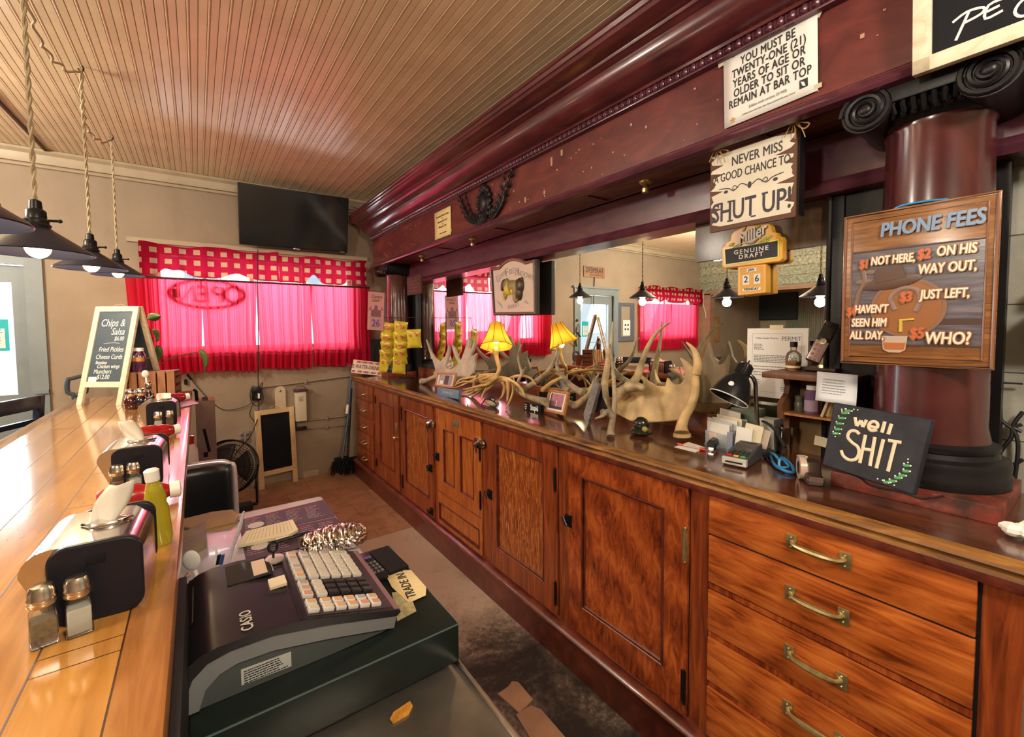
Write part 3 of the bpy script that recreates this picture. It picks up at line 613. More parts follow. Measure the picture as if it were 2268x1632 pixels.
# black chalkboard at the top right corner
t_ = thing('hanging_chalkboard', 'wood-framed chalkboard with white handwriting hung on the canopy over the near column', 'chalkboard', AISLE((1.50, .175, 2.36)) @ RX(.10))
W2_, H2 = .23, .30
M = t_.matrix_world
b = MB(); b.box(-.135, .33, -.155, .45, -.012, 0); b.build('slate', SLATE, t_, sm=False)
b = MB(); b.box(-.165, -.130, -.185, .46, -.014, .012, bev=.002); b.box(-.165, .33, -.185, -.150, -.014, .012, bev=.002); b.box(-.165, .33, .45, .48, -.014, .012); b.box(.32, .35, -.185, .48, -.014, .012); b.build('frame', PINEW, t_)
b = MB()
def stroke(b, gl, x, y, s, r, z=.001):
    for pl in gl: b.tube([(x+p[0]*s, y+p[1]*s*.66, z) for p in pl], r, 6, sq=.35, smooth=3 if len(pl) > 2 else 0)
G = {'P': [[(0, -.3), (.35, 1.0)], [(-.1, .8), (.3, 1.08), (.75, .95), (.7, .65), (.2, .5)]],
     'E': [[(.55, .85), (.05, .8), (-.05, 0), (.5, .1)], [(.0, .42), (.4, .5)]], 'a': [[(.55, .62), (.2, .7), (.0, .35), (.2, .05), (.5, .3), (.58, .65)], [(.58, .65), (.55, .2), (.75, .05)]],
     'c': [[(.5, .6), (.15, .65), (.0, .3), (.2, .0), (.55, .1)]], 'C': [[(.6, .9), (.2, .95), (.0, .45), (.2, .02), (.65, .1)]], 'r': [[(.05, .6), (.1, 0)], [(.1, .4), (.3, .62), (.5, .55)]],
     'w': [[(0, .7), (.2, 0)], [(.2, 0), (.42, .6)], [(.42, .6), (.62, 0)], [(.62, 0), (.88, .72)]], 'e': [[(.05, .38), (.55, .42), (.5, .66), (.25, .72), (.03, .5), (.03, .2), (.25, .0), (.58, .1)]],
     'l': [[(.05, 1), (.0, 0)]], 'S': [[(.62, .92), (.35, 1.0), (.08, .85), (.12, .62), (.45, .48), (.58, .25), (.4, .02), (.12, .0), (-.12, .2)]],
     'H': [[(.08, 1), (0, 0)], [(.55, 1), (.48, 0)], [(.03, .48), (.52, .48)]], 'I': [[(.08, 1), (0, 0)]], 'T': [[(0, 1), (.75, 1)], [(.4, 1), (.3, 0)]], 'h': [[(.05, 1), (.0, 0)], [(.02, .4), (.3, .62), (.45, .4), (.45, 0)]]}
for ch, x, y, sz in (('P', -.088, -.124, .060), ('E', -.037, -.113, .050), ('a', .000, -.098, .046), ('c', .034, -.089, .046), ('h', .066, -.082, .06), ('C', .006, -.139, .054), ('r', .054, -.132, .056), ('e', .09, -.127, .056)): stroke(b, G[ch], x, y, sz, .0028)
b.build('chalk_writing', CHALK, t_)
# never miss sign
t_ = thing('wooden_sign', 'whitewashed plank sign hung by twine bows reading never miss a good chance to shut up', 'sign', AISLE((1.60, .788, 2.038)))
RUST = mat('rusty_brown_edge', (.10, .04, .022), .6)
b = MB(); b.box(-.148, .148, -.142, .142, -.012, .0, bev=.004); b.build('board', RUST, t_)
b = MB(); random.seed(3); L = []; R_ = []
for k in range(26):
    y = -.125+k*.0105; L.append((-.128-random.uniform(0, .018)+(.05*random.random() if k % 3 == 0 else 0), y)); R_.append((.128+random.uniform(0, .016)-(.06*random.random() if k % 3 == 1 else 0), y))
b.prism(L+R_[::-1], 0, .001); b.build('whitewash', mat('whitewash', (.66, .62, .52), .6, var=.12), t_, sm=False)
b = MB(); b.text('NEVER MISS', .046, .02, .098, .0015, xs=.72, bold=.0008, rot=.0); b.text('A GOOD CHANCE TO', .043, 0, .050, .0015, xs=.60, bold=.0007); b.text('SHUT UP!', .098, 0, -.078, .0015, xs=.66, bold=.002)
for ch in (-1, 1):
    b.tube([(ch*.008, .0, .0015), (ch*.03, .012, .0015), (ch*.055, -.006, .0015), (ch*.075, .006, .0015), (ch*.11, .012, .0015)], .0016, 5, smooth=4); b.tube([(ch*.04, .0, .0015), (ch*.055, .012, .0015), (ch*.06, .0, .0015), (ch*.05, -.002, .0015)], .0013, 5, smooth=3); b.ball((ch*.085, -.004, .0015), (.008, .006, .001))
b.ball((0, 0, .0015), (.007, .012, .001))
for x, y, h, w in ((-.108, -.042, .012, .02), (-.068, -.042, .012, .02), (-.068, -.112, .012, .02), (.052, -.042, .012, .02), (.015, -.112, .01, .016)): b.box(x-w/2, x+w/2, y-h/4, y+h/4, .0012, .0022)
b.build('lettering', mat('charcoal_ink', (.035, .032, .045), .6), t_, sm=False)
for x in (-.135, .125):
    b = MB(); b.tube([(x, .125, -.014), (x+.01, .132, .006), (x+.012, .19, .0), (x, .25, -.03)], .0018, 6); b.tube([(x+.012, .165, .004), (x-.02, .20, .01), (x-.028, .225, .01), (x-.01, .215, .012), (x+.012, .165, .006), (x+.04, .15, .012), (x+.062, .138, .012), (x+.045, .128, .012), (x+.012, .165, .006)], .0022, 6, smooth=4)
    for q in ((.05, .10), (-.012, .12), (.02, .105), (.035, .14)): b.tube([(x+.012, .165, .005), (x+q[0]*.6+.01, (q[1]+.165)/2, .014), (x+q[0], q[1], .01)], .0016, 5, smooth=2)
    b.build('twine_bow', TWINE, t_)
b = MB(); b.box(.1475, .1525, -.135, .135, -.055, -.012); b.build('side_batten', BLKW, t_, sm=False)
# beer calendar sign
t_ = thing('calendar_sign', 'yellow illuminated-style beer sign with a date block under it hung before the mirror', 'sign', AISLE((1.83, .885, 1.79)))
YEL = mat('sign_yellow', (.72, .36, .035), .3); cr = crop(1580, 470, .12255)
out = rpath(cr, [(140, 640), (205, 590), (215, 545), (300, 500), (320, 390), (375, 340), (500, 280), (560, 240), (800, 225), (1000, 205), (1045, 250), (1060, 345), (1140, 365), (1160, 420), (1235, 440), (1255, 500), (1255, 840), (1200, 890), (195, 1020), (150, 980)], t_.matrix_world)
b = MB(); b.prism(out, -.035, 0); b.mi = 1; b.prism([(x*1.004-.0, y*1.002) for x, y in out], -.046, -.035); b.build('cabinet', [YEL, mat('sign_red_side', (.12, .025, .015), .4)], t_, sm=False, bev=.004)
def ppoly(b, pts, z0, z1): b.prism(rpath(cr, pts, t_.matrix_world), z0, z1)
b = MB(); ppoly(b, [(185, 655), (1190, 485), (1190, 820), (205, 965)], 0, .002); b.build('border', mat('lime_border', (.72, .66, .06), .3), t_, sm=False)
b = MB(); ppoly(b, [(215, 675), (1165, 515), (1165, 800), (232, 940)], .002, .003); b.build('black_panel', INK, t_, sm=False)
b = MB(); rp = lambda x, y: rpath(cr, [(x, y)], t_.matrix_world)[0]
c_ = rp(680, 450); b.lathe([(0, 0), (.030, 0), (.030, .003), (0, .003)], 32, T3(c_[0], c_[1], .0012)); b.mi = 1; b.lathe([(.030, .003), (.024, .003), (.024, .0036), (.030, .0036)], 32, T3(c_[0], c_[1], .0012)); b.build('round_emblem', [mat('emblem_orange', (.62, .16, .05), .3), mat('emblem_ring', (.16, .17, .03), .4)], t_, sm=False)
b = MB()
for (x, y, a) in ((330, 585, .4), (400, 620, .1), (470, 590, .7), (870, 540, .5), (930, 490, .9), (1010, 450, .4), (960, 520, .1), (560, 300, 1.0), (800, 270, .4), (860, 430, 1.2)):
    p = rp(x, y); b.ball((0, 0, 0), (.013, .006, .0015), T3(p[0], p[1], .003) @ RZ(a), 8, 5)
b.build('hop_leaves', mat('hop_green', (.42, .42, .06), .4), t_, sm=False)
b = MB(); p = rp(690, 420); b.text('Miller', .062, p[0], p[1], .0052, xs=.80, shear=.35, bold=.0016, rot=-.0+.30); q = [rp(430, 590), rp(700, 545), rp(900, 420), rp(700, 505)]; b.prism(q, .0045, .0056); b.build('script_lettering', WHITE, t_, sm=False)
b = MB(); b.text('Miller', .062, p[0]+.001, p[1]-.001, .004, xs=.80, shear=.35, bold=.0038, rot=.30); b.build('script_shadow', INK, t_, sm=False)
b = MB(); p = rp(680, 690); b.text('GENUINE', .0245, p[0], p[1], .0034, xs=1.08, bold=.0009, sp=1.3, rot=.005); p = rp(680, 785); b.text('DRAFT', .0245, p[0], p[1], .0034, xs=1.08, bold=.0009, sp=1.3, rot=.005); b.build('lettering', WHITE, t_, sm=False)
b = MB(); pl = rpath(cr, [(440, 985), (955, 930), (955, 1455), (440, 1510)], t_.matrix_world); b.prism(pl, -.04, .002); o = b.build('date_block', YEL, t_, sm=False, bev=.003)
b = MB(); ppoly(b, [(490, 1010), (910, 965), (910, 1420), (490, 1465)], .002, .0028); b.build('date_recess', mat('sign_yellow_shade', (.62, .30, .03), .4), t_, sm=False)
b = MB()
for pts in ([(610, 1020), (785, 1000), (785, 1060), (610, 1080)], [(535, 1145), (655, 1130), (655, 1305), (535, 1315)], [(735, 1120), (855, 1105), (855, 1285), (735, 1300)], [(530, 1385), (860, 1345), (860, 1405), (530, 1435)]): ppoly(b, pts, .0028, .0036)
b.build('date_cards', PAPER, t_, sm=False)
b = MB()
for s_, x, y, sz in (('JAN', 695, 1040, .013), ('2', 597, 1222, .036), ('6', 795, 1202, .036), ('MONDAY', 695, 1390, .013)): p = rp(x, y); b.text(s_, sz, p[0], p[1], .0042, bold=.0006)
b.build('date_lettering', INK, t_, sm=False)
# phone fees sign
t_ = thing('tin_sign', 'embossed tin sign about phone fees hung on the near red column', 'sign', AISLE((1.600, .3455, 1.6463)) @ Matrix.Diagonal((1.063, 1.063, 1.063, 1)))
b = MB(); b.box(-.151, .151, -.207, .207, -.002, .0, bev=.0009); b.build('sheet', wood('printed_planks', (.09, .035, .016), (.20, .085, .03), (.34, .16, .06), (1.4, 14, 1), rough=.22, ns=4, coat=.6), t_)
b = MB(); b.tube([(-.146, -.202, 0), (.146, -.202, 0), (.146, .202, 0), (-.146, .202, 0)], .0045, 8, closed=True); b.tube([(-.130, -.186, 0), (.130, -.186, 0), (.130, .186, 0), (-.130, .186, 0)], .0025, 8, closed=True); b.build('raised_rim', mat('rim_brown', (.22, .10, .06), .2, coat=.6), t_)
b = MB(); b.box(-.128, .128, -.15, .105, .0, .0006); b.build('grey_boards', wood('printed_grey_planks', (.045, .04, .055), (.10, .085, .11), (.19, .17, .20), (1.2, 12, 1), rough=.25, ns=4, coat=.5), t_, sm=False)
b = MB(); b.box(-.128, .128, .10, .104, .0006, .0012); b.box(-.128, .128, -.155, -.15, .0006, .0012); b.box(.03, .128, -.10, -.085, .0006, .001); b.build('plank_lines', mat('plank_line', (.05, .02, .012), .5), t_, sm=False)
OR = mat('barrel_brown', (.26, .095, .025), .3, coat=.4); DKB = mat('hat_brown', (.075, .032, .020), .35, coat=.3)
b = MB(); b.lathe([(0, .001), (.068, .001), (.068, .0022), (0, .0022)], 40, T3(-.008, -.055, 0)); b.mi = 1; b.lathe([(.068, .001), (.076, .001), (.076, .003), (.068, .003)], 40, T3(-.008, -.055, 0)); b.build('printed_barrel', [OR, mat('barrel_rim', (.20, .10, .06), .35, coat=.3)], t_, sm=False)
b = MB(); b.M = T3(-.035, -.036, .0008) @ RZ(.14); b.ball((.0, .05, .002), (.064, .018, .0015), nu=24); b.prism([(-.032, .055), (-.028, .09), (-.015, .094), (0, .09), (.016, .095), (.027, .09), (.033, .057)], .003, .0045); b.build('printed_hat', DKB, t_, sm=False)
b = MB(); b.M = T3(-.012, -.02, 0); b.tube([(-.02, -.04, .003), (-.03, -.01, .003), (-.01, .015, .003), (.02, .012, .003), (.03, -.015, .003), (.022, -.045, .003)], .006, 6, sq=.3, smooth=3); b.build('printed_horseshoe', mat('horseshoe_grey', (.22, .13, .11), .4), t_)
b = MB(); b.M = T3(-.022, -.022, 0); b.tube([(.0, -.065, .003), (.03, -.063, .003)], .003, 6); b.tube([(.003, -.063, .003), (.003, -.095, .003)], .004, 6); b.build('printed_tap', mat('tap_gold', (.55, .40, .06), .3), t_)
b = MB(); b.M = T3(-.03, .0, .0015); b.prism([(-.028, -.128), (.026, -.128), (.022, -.165), (.012, -.172), (-.012, -.172), (-.024, -.165)], .001, .002); b.mi = 1; b.prism([(-.024, -.146), (.022, -.146), (.019, -.164), (-.02, -.164)], .002, .0028); b.build('printed_glass', [mat('glass_print', (.45, .36, .30), .3), mat('whisky_print', (.40, .12, .03), .3)], t_, sm=False)
b = MB(); b.tube([(-.105, .06, .002), (-.098, .02, .002), (-.112, -.01, .002), (-.118, -.05, .002)], .006, 6, sq=.3); b.ball((-.1, .02, .002), (.02, .008, .001)); b.ball((-.085, .045, .002), (.012, .007, .001)); b.ball((-.116, -.055, .002), (.016, .01, .001)); b.build('printed_candlestick_phone', mat('phone_print', (.16, .10, .07), .4), t_, sm=False)
LN = [('PHONE FEES', .050, .030, .152, .70, 'b'), ('NOT HERE,', .031, -.040, .073, .58, 'w'), ('$1', .032, -.100, .067, .6, 'r'), ('$2', .034, .022, .078, .7, 'r'), ('ON HIS', .034, .080, .081, .62, 'w'), ('WAY OUT,', .034, .064, .040, .62, 'w'), ('$3', .034, -.010, -.028, .66, 'r'), ('JUST LEFT,', .032, .062, -.024, .60, 'w'), ('$4', .032, -.126, -.062, .6, 'r'), ('HAVEN\'T', .031, -.082, -.056, .58, 'w'), ('SEEN HIM', .031, -.086, -.093, .58, 'w'), ('ALL DAY,', .031, -.090, -.128, .58, 'w'), ('$5', .038, .014, -.122, .7, 'r'), ('WHO?', .042, .070, -.134, .66, 'w')]
for nm, keys, zz, bo in (('lettering_outline', 'wrb', .0062, .0050), ('white_lettering', 'w', .0070, .0014), ('orange_lettering', 'r', .0074, .0016), ('blue_lettering', 'b', .0070, .0024)):
    b = MB()
    for s_, sz, x, y, xs, k in LN:
        if k in keys: b.text(s_, sz, x, y, zz, xs=xs, bold=bo if nm != 'lettering_outline' or k != 'b' else .0040, shear=.10)
    b.build(nm, {'lettering_outline': mat('outline_ochre', (.30, .12, .035), .4), 'white_lettering': mat('letter_cream', (.72, .68, .58), .35), 'orange_lettering': mat('letter_orange', (.52, .10, .03), .35), 'blue_lettering': mat('letter_blue', (.13, .25, .45), .35)}[nm], t_, sm=False)
b = MB(); b.tube([(-.05, .20, -.004), (-.03, .213, -.01), (.02, .214, -.012), (.06, .208, -.004)], .003, 6, smooth=3); b.build('hanging_cord', BLUEG, t_)
# well ... sign
c = [hit(1847, 892, 'x', 1.50), hit(2063, 928, 'x', 1.47), hit(2025, 1097, 'x', 1.42), hit(1820, 1030, 'x', 1.47)]
cen = (c[0]+c[1]+c[2]+c[3])/4; ux = (c[1]-c[0]+c[2]-c[3]).normalized(); uy = (c[0]-c[3]+c[1]-c[2]).normalized()
t_ = thing('painted_canvas', 'small black painted canvas sign with cream lettering leaning on the near column plinth', 'sign', frame(cen, ux, uy))
M = t_.matrix_world; cr = crop(1780, 860, .2451); ol = rpath(cr, [(275, 125), (1160, 280), (990, 965), (165, 690)], M)
b = MB(); b.prism(ol, -.022, 0); b.build('canvas', mat('faded_black_canvas', (.019, .022, .032), .55, var=.5, vs=20, spec=.25), t_, sm=False, bev=.003)
b = MB()
def lay(gl, pts0, r):
    for pl in gl: b.tube([Vector((*rpath(cr, [p], M)[0], .001)) for p in pl], r, 8, sq=.3, smooth=5 if len(pl) > 2 else 0)
lay([[(465, 260), (480, 340)], [(480, 340), (520, 290)], [(520, 290), (535, 350)], [(535, 350), (570, 285)]], 0, .0042)
lay([[(595, 340), (660, 355), (668, 320), (640, 300), (605, 310), (588, 345), (610, 380), (665, 375)], [(735, 300), (708, 400)], [(795, 320), (765, 415)]], 0, .0042)
lay([[(505, 415), (470, 385), (420, 390), (400, 440), (440, 490), (490, 530), (500, 590), (470, 640), (410, 645), (360, 610), (340, 560)], [(560, 420), (508, 675)], [(645, 440), (600, 700)], [(530, 545), (625, 560)], [(722, 460), (658, 722)], [(765, 470), (885, 490)], [(830, 480), (762, 750)]], 0, .0042)
b.build('lettering', mat('cream_lettering', (.68, .60, .44), .5), t_)
for nm, m_, leaf, side in (('leaf_spray', mat('spray_green', (.06, .30, .09), .5), True, 0), ('leaf_spray', mat('spray_green', (.06, .30, .09), .5), True, 1), ('dots', WHITE, False, 2)):
    b = MB(); random.seed(5); both = ([(400, 195), (370, 215), (340, 260), (320, 310), (305, 360), (290, 400)], [(930, 690), (925, 740), (890, 780), (850, 800), (800, 830), (750, 840)])
    for line in (both if side == 2 else both[side:side+1]):
        for i, p in enumerate(line):
            for s in (-1, 1):
                if leaf: q = rpath(cr, [(p[0]+s*12, p[1]+8)], M)[0]; b.ball((q[0], q[1], .0008), (.0055, .004, .0008), None, 8, 5)
                else: q = rpath(cr, [(p[0]+s*30+8, p[1]+s*10)], M)[0]; b.ball((q[0], q[1], .001), (.0022, .0022, .001), None, 8, 5)
    if not leaf:
        for p in [(345, 190), (385, 185), (455, 190), (490, 195), (290, 405), (287, 435), (945, 640), (943, 670), (670, 818), (715, 830), (770, 855), (820, 875)]: q = rpath(cr, [p], M)[0]; b.ball((q[0], q[1], .001), (.002, .002, .001), None, 8, 5)
    b.build(nm, m_, t_, sm=False)
# carved pub sign hanging in front of the mirror
t_ = thing('carved_pub_sign', 'arched carved sign with a bear in relief hung below the canopy before the mirror', 'sign', AISLE((1.80, 2.52, 1.82)))
M = t_.matrix_world; cr = crop(1070, 560, .098039)
out = [(160, 330), (350, 320), (420, 240), (560, 130), (700, 95), (850, 125), (960, 180), (1150, 140), (1200, 130), (1200, 1395), (240, 1415)]
b = MB(); b.prism(rpath(cr, out, M), -.03, 0); b.build('board', mat('sign_dark_back', (.03, .022, .02), .5), t_, sm=False, bev=.003)
b = MB(); b.prism(rpath(cr, [(235, 405), (390, 375), (480, 275), (600, 200), (710, 180), (830, 205), (960, 265), (1130, 225), (1160, 1330), (290, 1345)], M), 0, .004); b.build('painted_field', mat('mauve_field', (.50, .40, .40), .5, var=.15, col2=(.58, .49, .36), vs=3), t_, sm=False)
loc = lambda x, y, z=.004: Vector((*rpath(cr, [(x, y)], M)[0], z))
b = MB()
for pts, r in (([(185, 360), (370, 345), (450, 255), (580, 160), (705, 130), (840, 160), (960, 215), (1165, 170), (1180, 1360), (260, 1380)], .009),): b.tube([loc(*p) for p in pts], r, 8, closed=True)
b.build('frame', mat('sign_frame', (.17, .095, .085), .35, coat=.4), t_)
b = MB(); b.tube([loc(*p, .008) for p in [(215, 375), (375, 360), (465, 265), (590, 178), (705, 155), (835, 182), (960, 240), (1150, 200)]], .004, 6); b.build('orange_line', mat('orange_line', (.40, .10, .03), .4), t_)
b = MB()
for s_, x, y, sz, ro in (('G', 350, 600, .075, .55), ('OOSE', 465, 490, .045, .35), ('F', 545, 450, .085, .12), ('REE', 660, 420, .055, .08), ('M', 780, 435, .085, 0), ('EADOWS', 960, 505, .055, -.30)): p = loc(x, y); b.text(s_, sz, p.x, p.y, .0055, xs=.8, rot=ro)
for s_, x, y, sz, ro in (('IDAHO', 690, 1205, .04, .08),): p = loc(x, y); b.text(s_, sz, p.x, p.y, .0055, xs=1, rot=ro)
for k in range(4): b.tube([loc(330+k*30, 1080+k*20, .005), loc(390+k*20, 1170+k*25, .005)], .0016, 5); b.tube([loc(930+k*28, 1120+k*10, .005), loc(990+k*20, 1060+k*30, .005)], .0016, 5)
b.build('carved_lettering', mat('carved_letter', (.36, .29, .28), .5), t_, sm=False)
BR1 = mat('bear_brown', (.045, .026, .014), .35, bmp=.3, bs=60); BR2 = mat('bear_gold', (.60, .46, .03), .35); BR3 = mat('bear_tan', (.24, .19, .07), .4, bmp=.3, bs=60)
def blob(x, y, rx, ry, rz, a=0): p = loc(x, y, .008); b.ball((0, 0, 0), (rx, ry, rz), M=T3(*p) @ RZ(a))
b = MB(); blob(660, 760, .07, .045, .022, .1); blob(560, 740, .04, .05, .02); blob(740, 820, .03, .055, .018); blob(735, 980, .018, .05, .014, .2); blob(775, 1075, .022, .012, .012); blob(520, 960, .022, .03, .012); b.build('bear_body', BR3, t_)
b = MB(); blob(590, 800, .052, .05, .022, .3); blob(690, 850, .02, .035, .018, .3); blob(500, 990, .014, .03, .012, .3); b.build('bear_flank', BR2, t_)
b = MB(); blob(860, 740, .04, .055, .026); blob(850, 880, .03, .06, .022); blob(845, 975, .02, .022, .016); blob(905, 605, .010, .018, .012); blob(790, 640, .012, .014, .012); blob(480, 730, .026, .045, .014, -.4); blob(545, 680, .016, .035, .012, -.3); b.build('bear_head', BR1, t_)
b = MB(); b.tube([(-.14, .17, -.015), (-.13, .33, -.01)], .0015, 5); b.tube([(.14, .19, -.015), (.13, .33, -.01)], .0015, 5); b.build('hanging_wire', IRON, t_)
# ================================================================ THINGS ON THE WORKTOP (far to near)
C1 = crop(740, 600, .18382); C2 = crop(900, 680, .18382); C3 = crop(1180, 680, .18382)
# licence-plate sign
t_ = thing('license_plate_sign', 'cream slogan plate made like licence plates standing at the far end of the worktop', 'sign', (1.45, 4.70, CT))
c = [hit(*C1(280, 1075), 'y', 4.62), hit(*C1(600, 1105), 'y', 4.50), hit(*C1(560, 1255), 'y', 4.46), hit(*C1(140, 1215), 'y', 4.58)]
c = [hit(792, 798, 'y', 4.66), hit(850, 804, 'y', 4.52), hit(844, 831, 'y', 4.50), hit(768, 822, 'y', 4.64)]
cen = sum(c, Vector())/4; M = frame(cen, c[1]-c[0]+c[2]-c[3], c[0]-c[3]+c[1]-c[2]); w = ((c[1]-c[0]).length+(c[2]-c[3]).length)/4; h = ((c[0]-c[3]).length+(c[1]-c[2]).length)/4
dz = CT-min((M @ Vector((sx*w, -h, 0))).z for sx in (-1, 1)); M = T3(0, 0, dz) @ M
bpy.data.objects.remove(t_); t_ = thing('license_plate_sign', 'cream slogan plate made like licence plates standing at the far end of the worktop', 'sign', M)
b = MB(); b.box(-w, w, -h, h, -.012, 0, bev=.003); b.build('plate', mat('plate_cream', (.66, .50, .42), .5), t_)
b = MB(); b.text('SAVE-WATER-DRINK-BEER', .058, 0, .0, .001, xs=.62, bold=.0012); b.text('IDAHO  OREGON  UTAH', .022, .0, .052, .001, xs=.8, bold=.001); b.text('IOWA  NEVADA  MAINE', .022, .0, -.052, .001, xs=.8, bold=.001); b.build('lettering', mat('plate_ink', (.10, .03, .035), .5), t_, sm=False)
b = MB()
for k in range(9): b.cbox((-w*.85+k*w*.21, (h*.72 if k % 2 else -h*.72), .001), (.03, .022, .001))
b.build('plate_stickers', mat('plate_stickers', (.33, .08, .05), .5), t_, sm=False)
# calendar poster on the far column
c = [hit(816, 648, 'y', 4.34), hit(849, 640, 'y', 4.34), hit(857, 727, 'y', 4.34), hit(822, 733, 'y', 4.34)]
t_ = thing('beer_calendar', 'pink paper day calendar with a purple 26 hung on the far column', 'calendar', FARW((1.455, 4.345, 1.72)) @ RZ(-.05))
b = MB(); b.box(-.08, .08, -.185, .19, -.004, 0); b.build('sheet', mat('calendar_paper', (.66, .30, .30), .6), t_, sm=False)
b = MB(); b.text('Coors', .05, 0, .145, .001, xs=.85, shear=.3, bold=.001); b.text('LIGHT', .034, 0, .105, .001, xs=.8, bold=.0012); b.text('JANUARY', .016, .0, -.028, .001); b.build('lettering', mat('wine_ink', (.16, .03, .06), .5), t_, sm=False)
b = MB(); b.box(-.05, .05, -.055, .015, .0002, .001); b.prism([(-.02, .015), (-.014, .055), (.0, .062), (.014, .055), (.02, .015)], .0002, .001)
for s in (-1, 1):
    for k in range(4): b.tube([(s*.05, .02, .001), (s*(.055+.008*k), .05-k*.013, .001)], .002, 5)
b.build('printed_picture', mat('plum_print', (.26, .10, .13), .6), t_, sm=False)
b = MB(); b.text('26', .10, 0, -.12, .0014, xs=.85, bold=.004); b.build('date', mat('purple_print', (.22, .07, .27), .5), t_, sm=False)
b = MB(); b.box(-.058, .062, -.175, -.06, .0, .0007); b.build('date_pad', mat('pad_pink', (.52, .28, .30), .6), t_, sm=False)
# slogan board behind the column
t_ = thing('slogan_board', 'dark grey slogan board with pale letters propped behind the far column', 'sign', FARW((hit(801, 760, 'y', 4.93).x+.18, 4.93, hit(801, 752, 'y', 4.93).z-.20)))
b = MB(); b.box(-.18, .22, -.30, .20, -.01, 0); b.build('board', mat('slate_grey_board', (.05, .06, .065), .6), t_, sm=False)
b = MB(); b.text('LIFE', .075, .10, .10, .001, xs=.9, bold=.001); b.text('BITE', .075, .10, .0, .001, xs=.9, bold=.001); b.text('ON THE', .075, .09, -.10, .001, xs=.8, bold=.001); b.build('lettering', mat('pale_letter', (.40, .38, .32), .6), t_, sm=False)
# plank at the top of the far column
t_ = thing('wood_plaque', 'small reddish wooden plaque jutting out below the canopy by the far column', 'plaque', AISLE((1.66, 3.885, 1.948)))
b = MB(); b.box(-.16, .16, -.085, .085, -.02, 0, bev=.003); b.box(-.02, .02, .075, .085, -.14, -.02); b.build('plaque', mat('plaque_red', (.085, .03, .022), .7, var=.3, spec=.2), t_)
b = MB(); b.lines(-.12, .12, .04, -.05, 4, .010); b.build('burnt_lettering', mat('plaque_ink', (.07, .02, .016), .6), t_, sm=False)
# wire rack with chip bags
t_ = thing('chip_rack', 'thin black wire rack holding the yellow chip bags', 'rack', (1.62, 4.05, CT))
b = MB(); P0 = Vector((1.62, 4.06, 0))
for dy in (-.0,): b.tube([(1.66, 4.1, CT), (1.66, 4.1, 1.70)], .005, 6)
b.tube([hit(838, 703, 'x', 1.60), hit(924, 703, 'x', 1.60)], .003, 6)
for q in (862, 893): b.tube([hit(q, 703, 'x', 1.60), hit(q, 722, 'x', 1.585)], .002, 5); b.tube([hit(q, 722, 'x', 1.60), hit(q-8, 815, 'x', 1.60)], .002, 5)
b.tube([hit(922, 703, 'x', 1.60), hit(921, 735, 'x', 1.585)], .002, 5); b.lathe([(0, 0), (.08, 0), (.08, .006), (0, .008)], 20, T3(1.66, 4.1, CT)); b.build('wire_frame', IRON, t_, world=True)
def bag(px, py, w, h, ang, tilt, label):
    p = hit(px, py, 'x', 1.57); M = frame(p, (.81, -.58, 0), (0, 0, 1)) @ RZ(ang) @ RX(tilt)
    t_ = thing('chip_bag', label, 'chip bag', M, 'yellow chip bags on the rack')
    def f(u, v, s):
        a = abs(2*u-1); e = (1-a**3)*(1-abs(2*v-1)**6)
        return (w*(u-.5)*(1-.10*math.sin(PI*v)), h*(v-.5), s*(.022*e)+.003*math.sin(9*u+5*v+px))
    b = MB(); b.grid(lambda u, v: f(u, v, 1), 10, 12); b.grid(lambda u, v: f(u, v, -1), 10, 12); b.bm.verts.ensure_lookup_table(); bmesh.ops.remove_doubles(b.bm, verts=b.bm.verts[:], dist=.0004)
    b.build('bag', CHIPS, t_, ang=80)
    b = MB(); b.ball((.0, h*.20, .019), (w*.30, h*.13, .005)); b.build('logo', mat('logo_red', (.50, .09, .03), .35), t_)
    b = MB(); b.text('Lay\'s', h*.17, 0, h*.20, .0245, bold=.0006, xs=.9); b.build('lettering', mat('logo_cream', (.72, .6, .3), .4), t_, sm=False)
for i, (px, py, a, tl, lb) in enumerate([
        (858, 732, -.16, .18, 'yellow chip bag at the top of the left strip on the rack'), (887, 731, -.14, .12, 'yellow chip bag at the top of the right strip on the rack'),
        (858, 755, -.06, .35, 'yellow chip bag second from the top of the left strip'), (886, 753, -.04, .30, 'yellow chip bag second from the top of the right strip'),
        (857, 773, -.10, .40, 'yellow chip bag third from the top of the left strip'), (887, 773, -.08, .35, 'yellow chip bag third from the top of the right strip'),
        (855, 791, -.04, .35, 'yellow chip bag fourth from the top of the left strip'), (886, 789, .0, .4, 'yellow chip bag fourth from the top of the right strip'),
        (854, 809, -.12, .12, 'lowest yellow chip bag of the left strip by the slogan plate'), (884, 809, -.10, .10, 'lowest yellow chip bag of the right strip'), (917, 750, .04, .05, 'single yellow chip bag hanging apart at the right of the rack')]):
    bag(px, py, .135, .165, a, tl, lb)
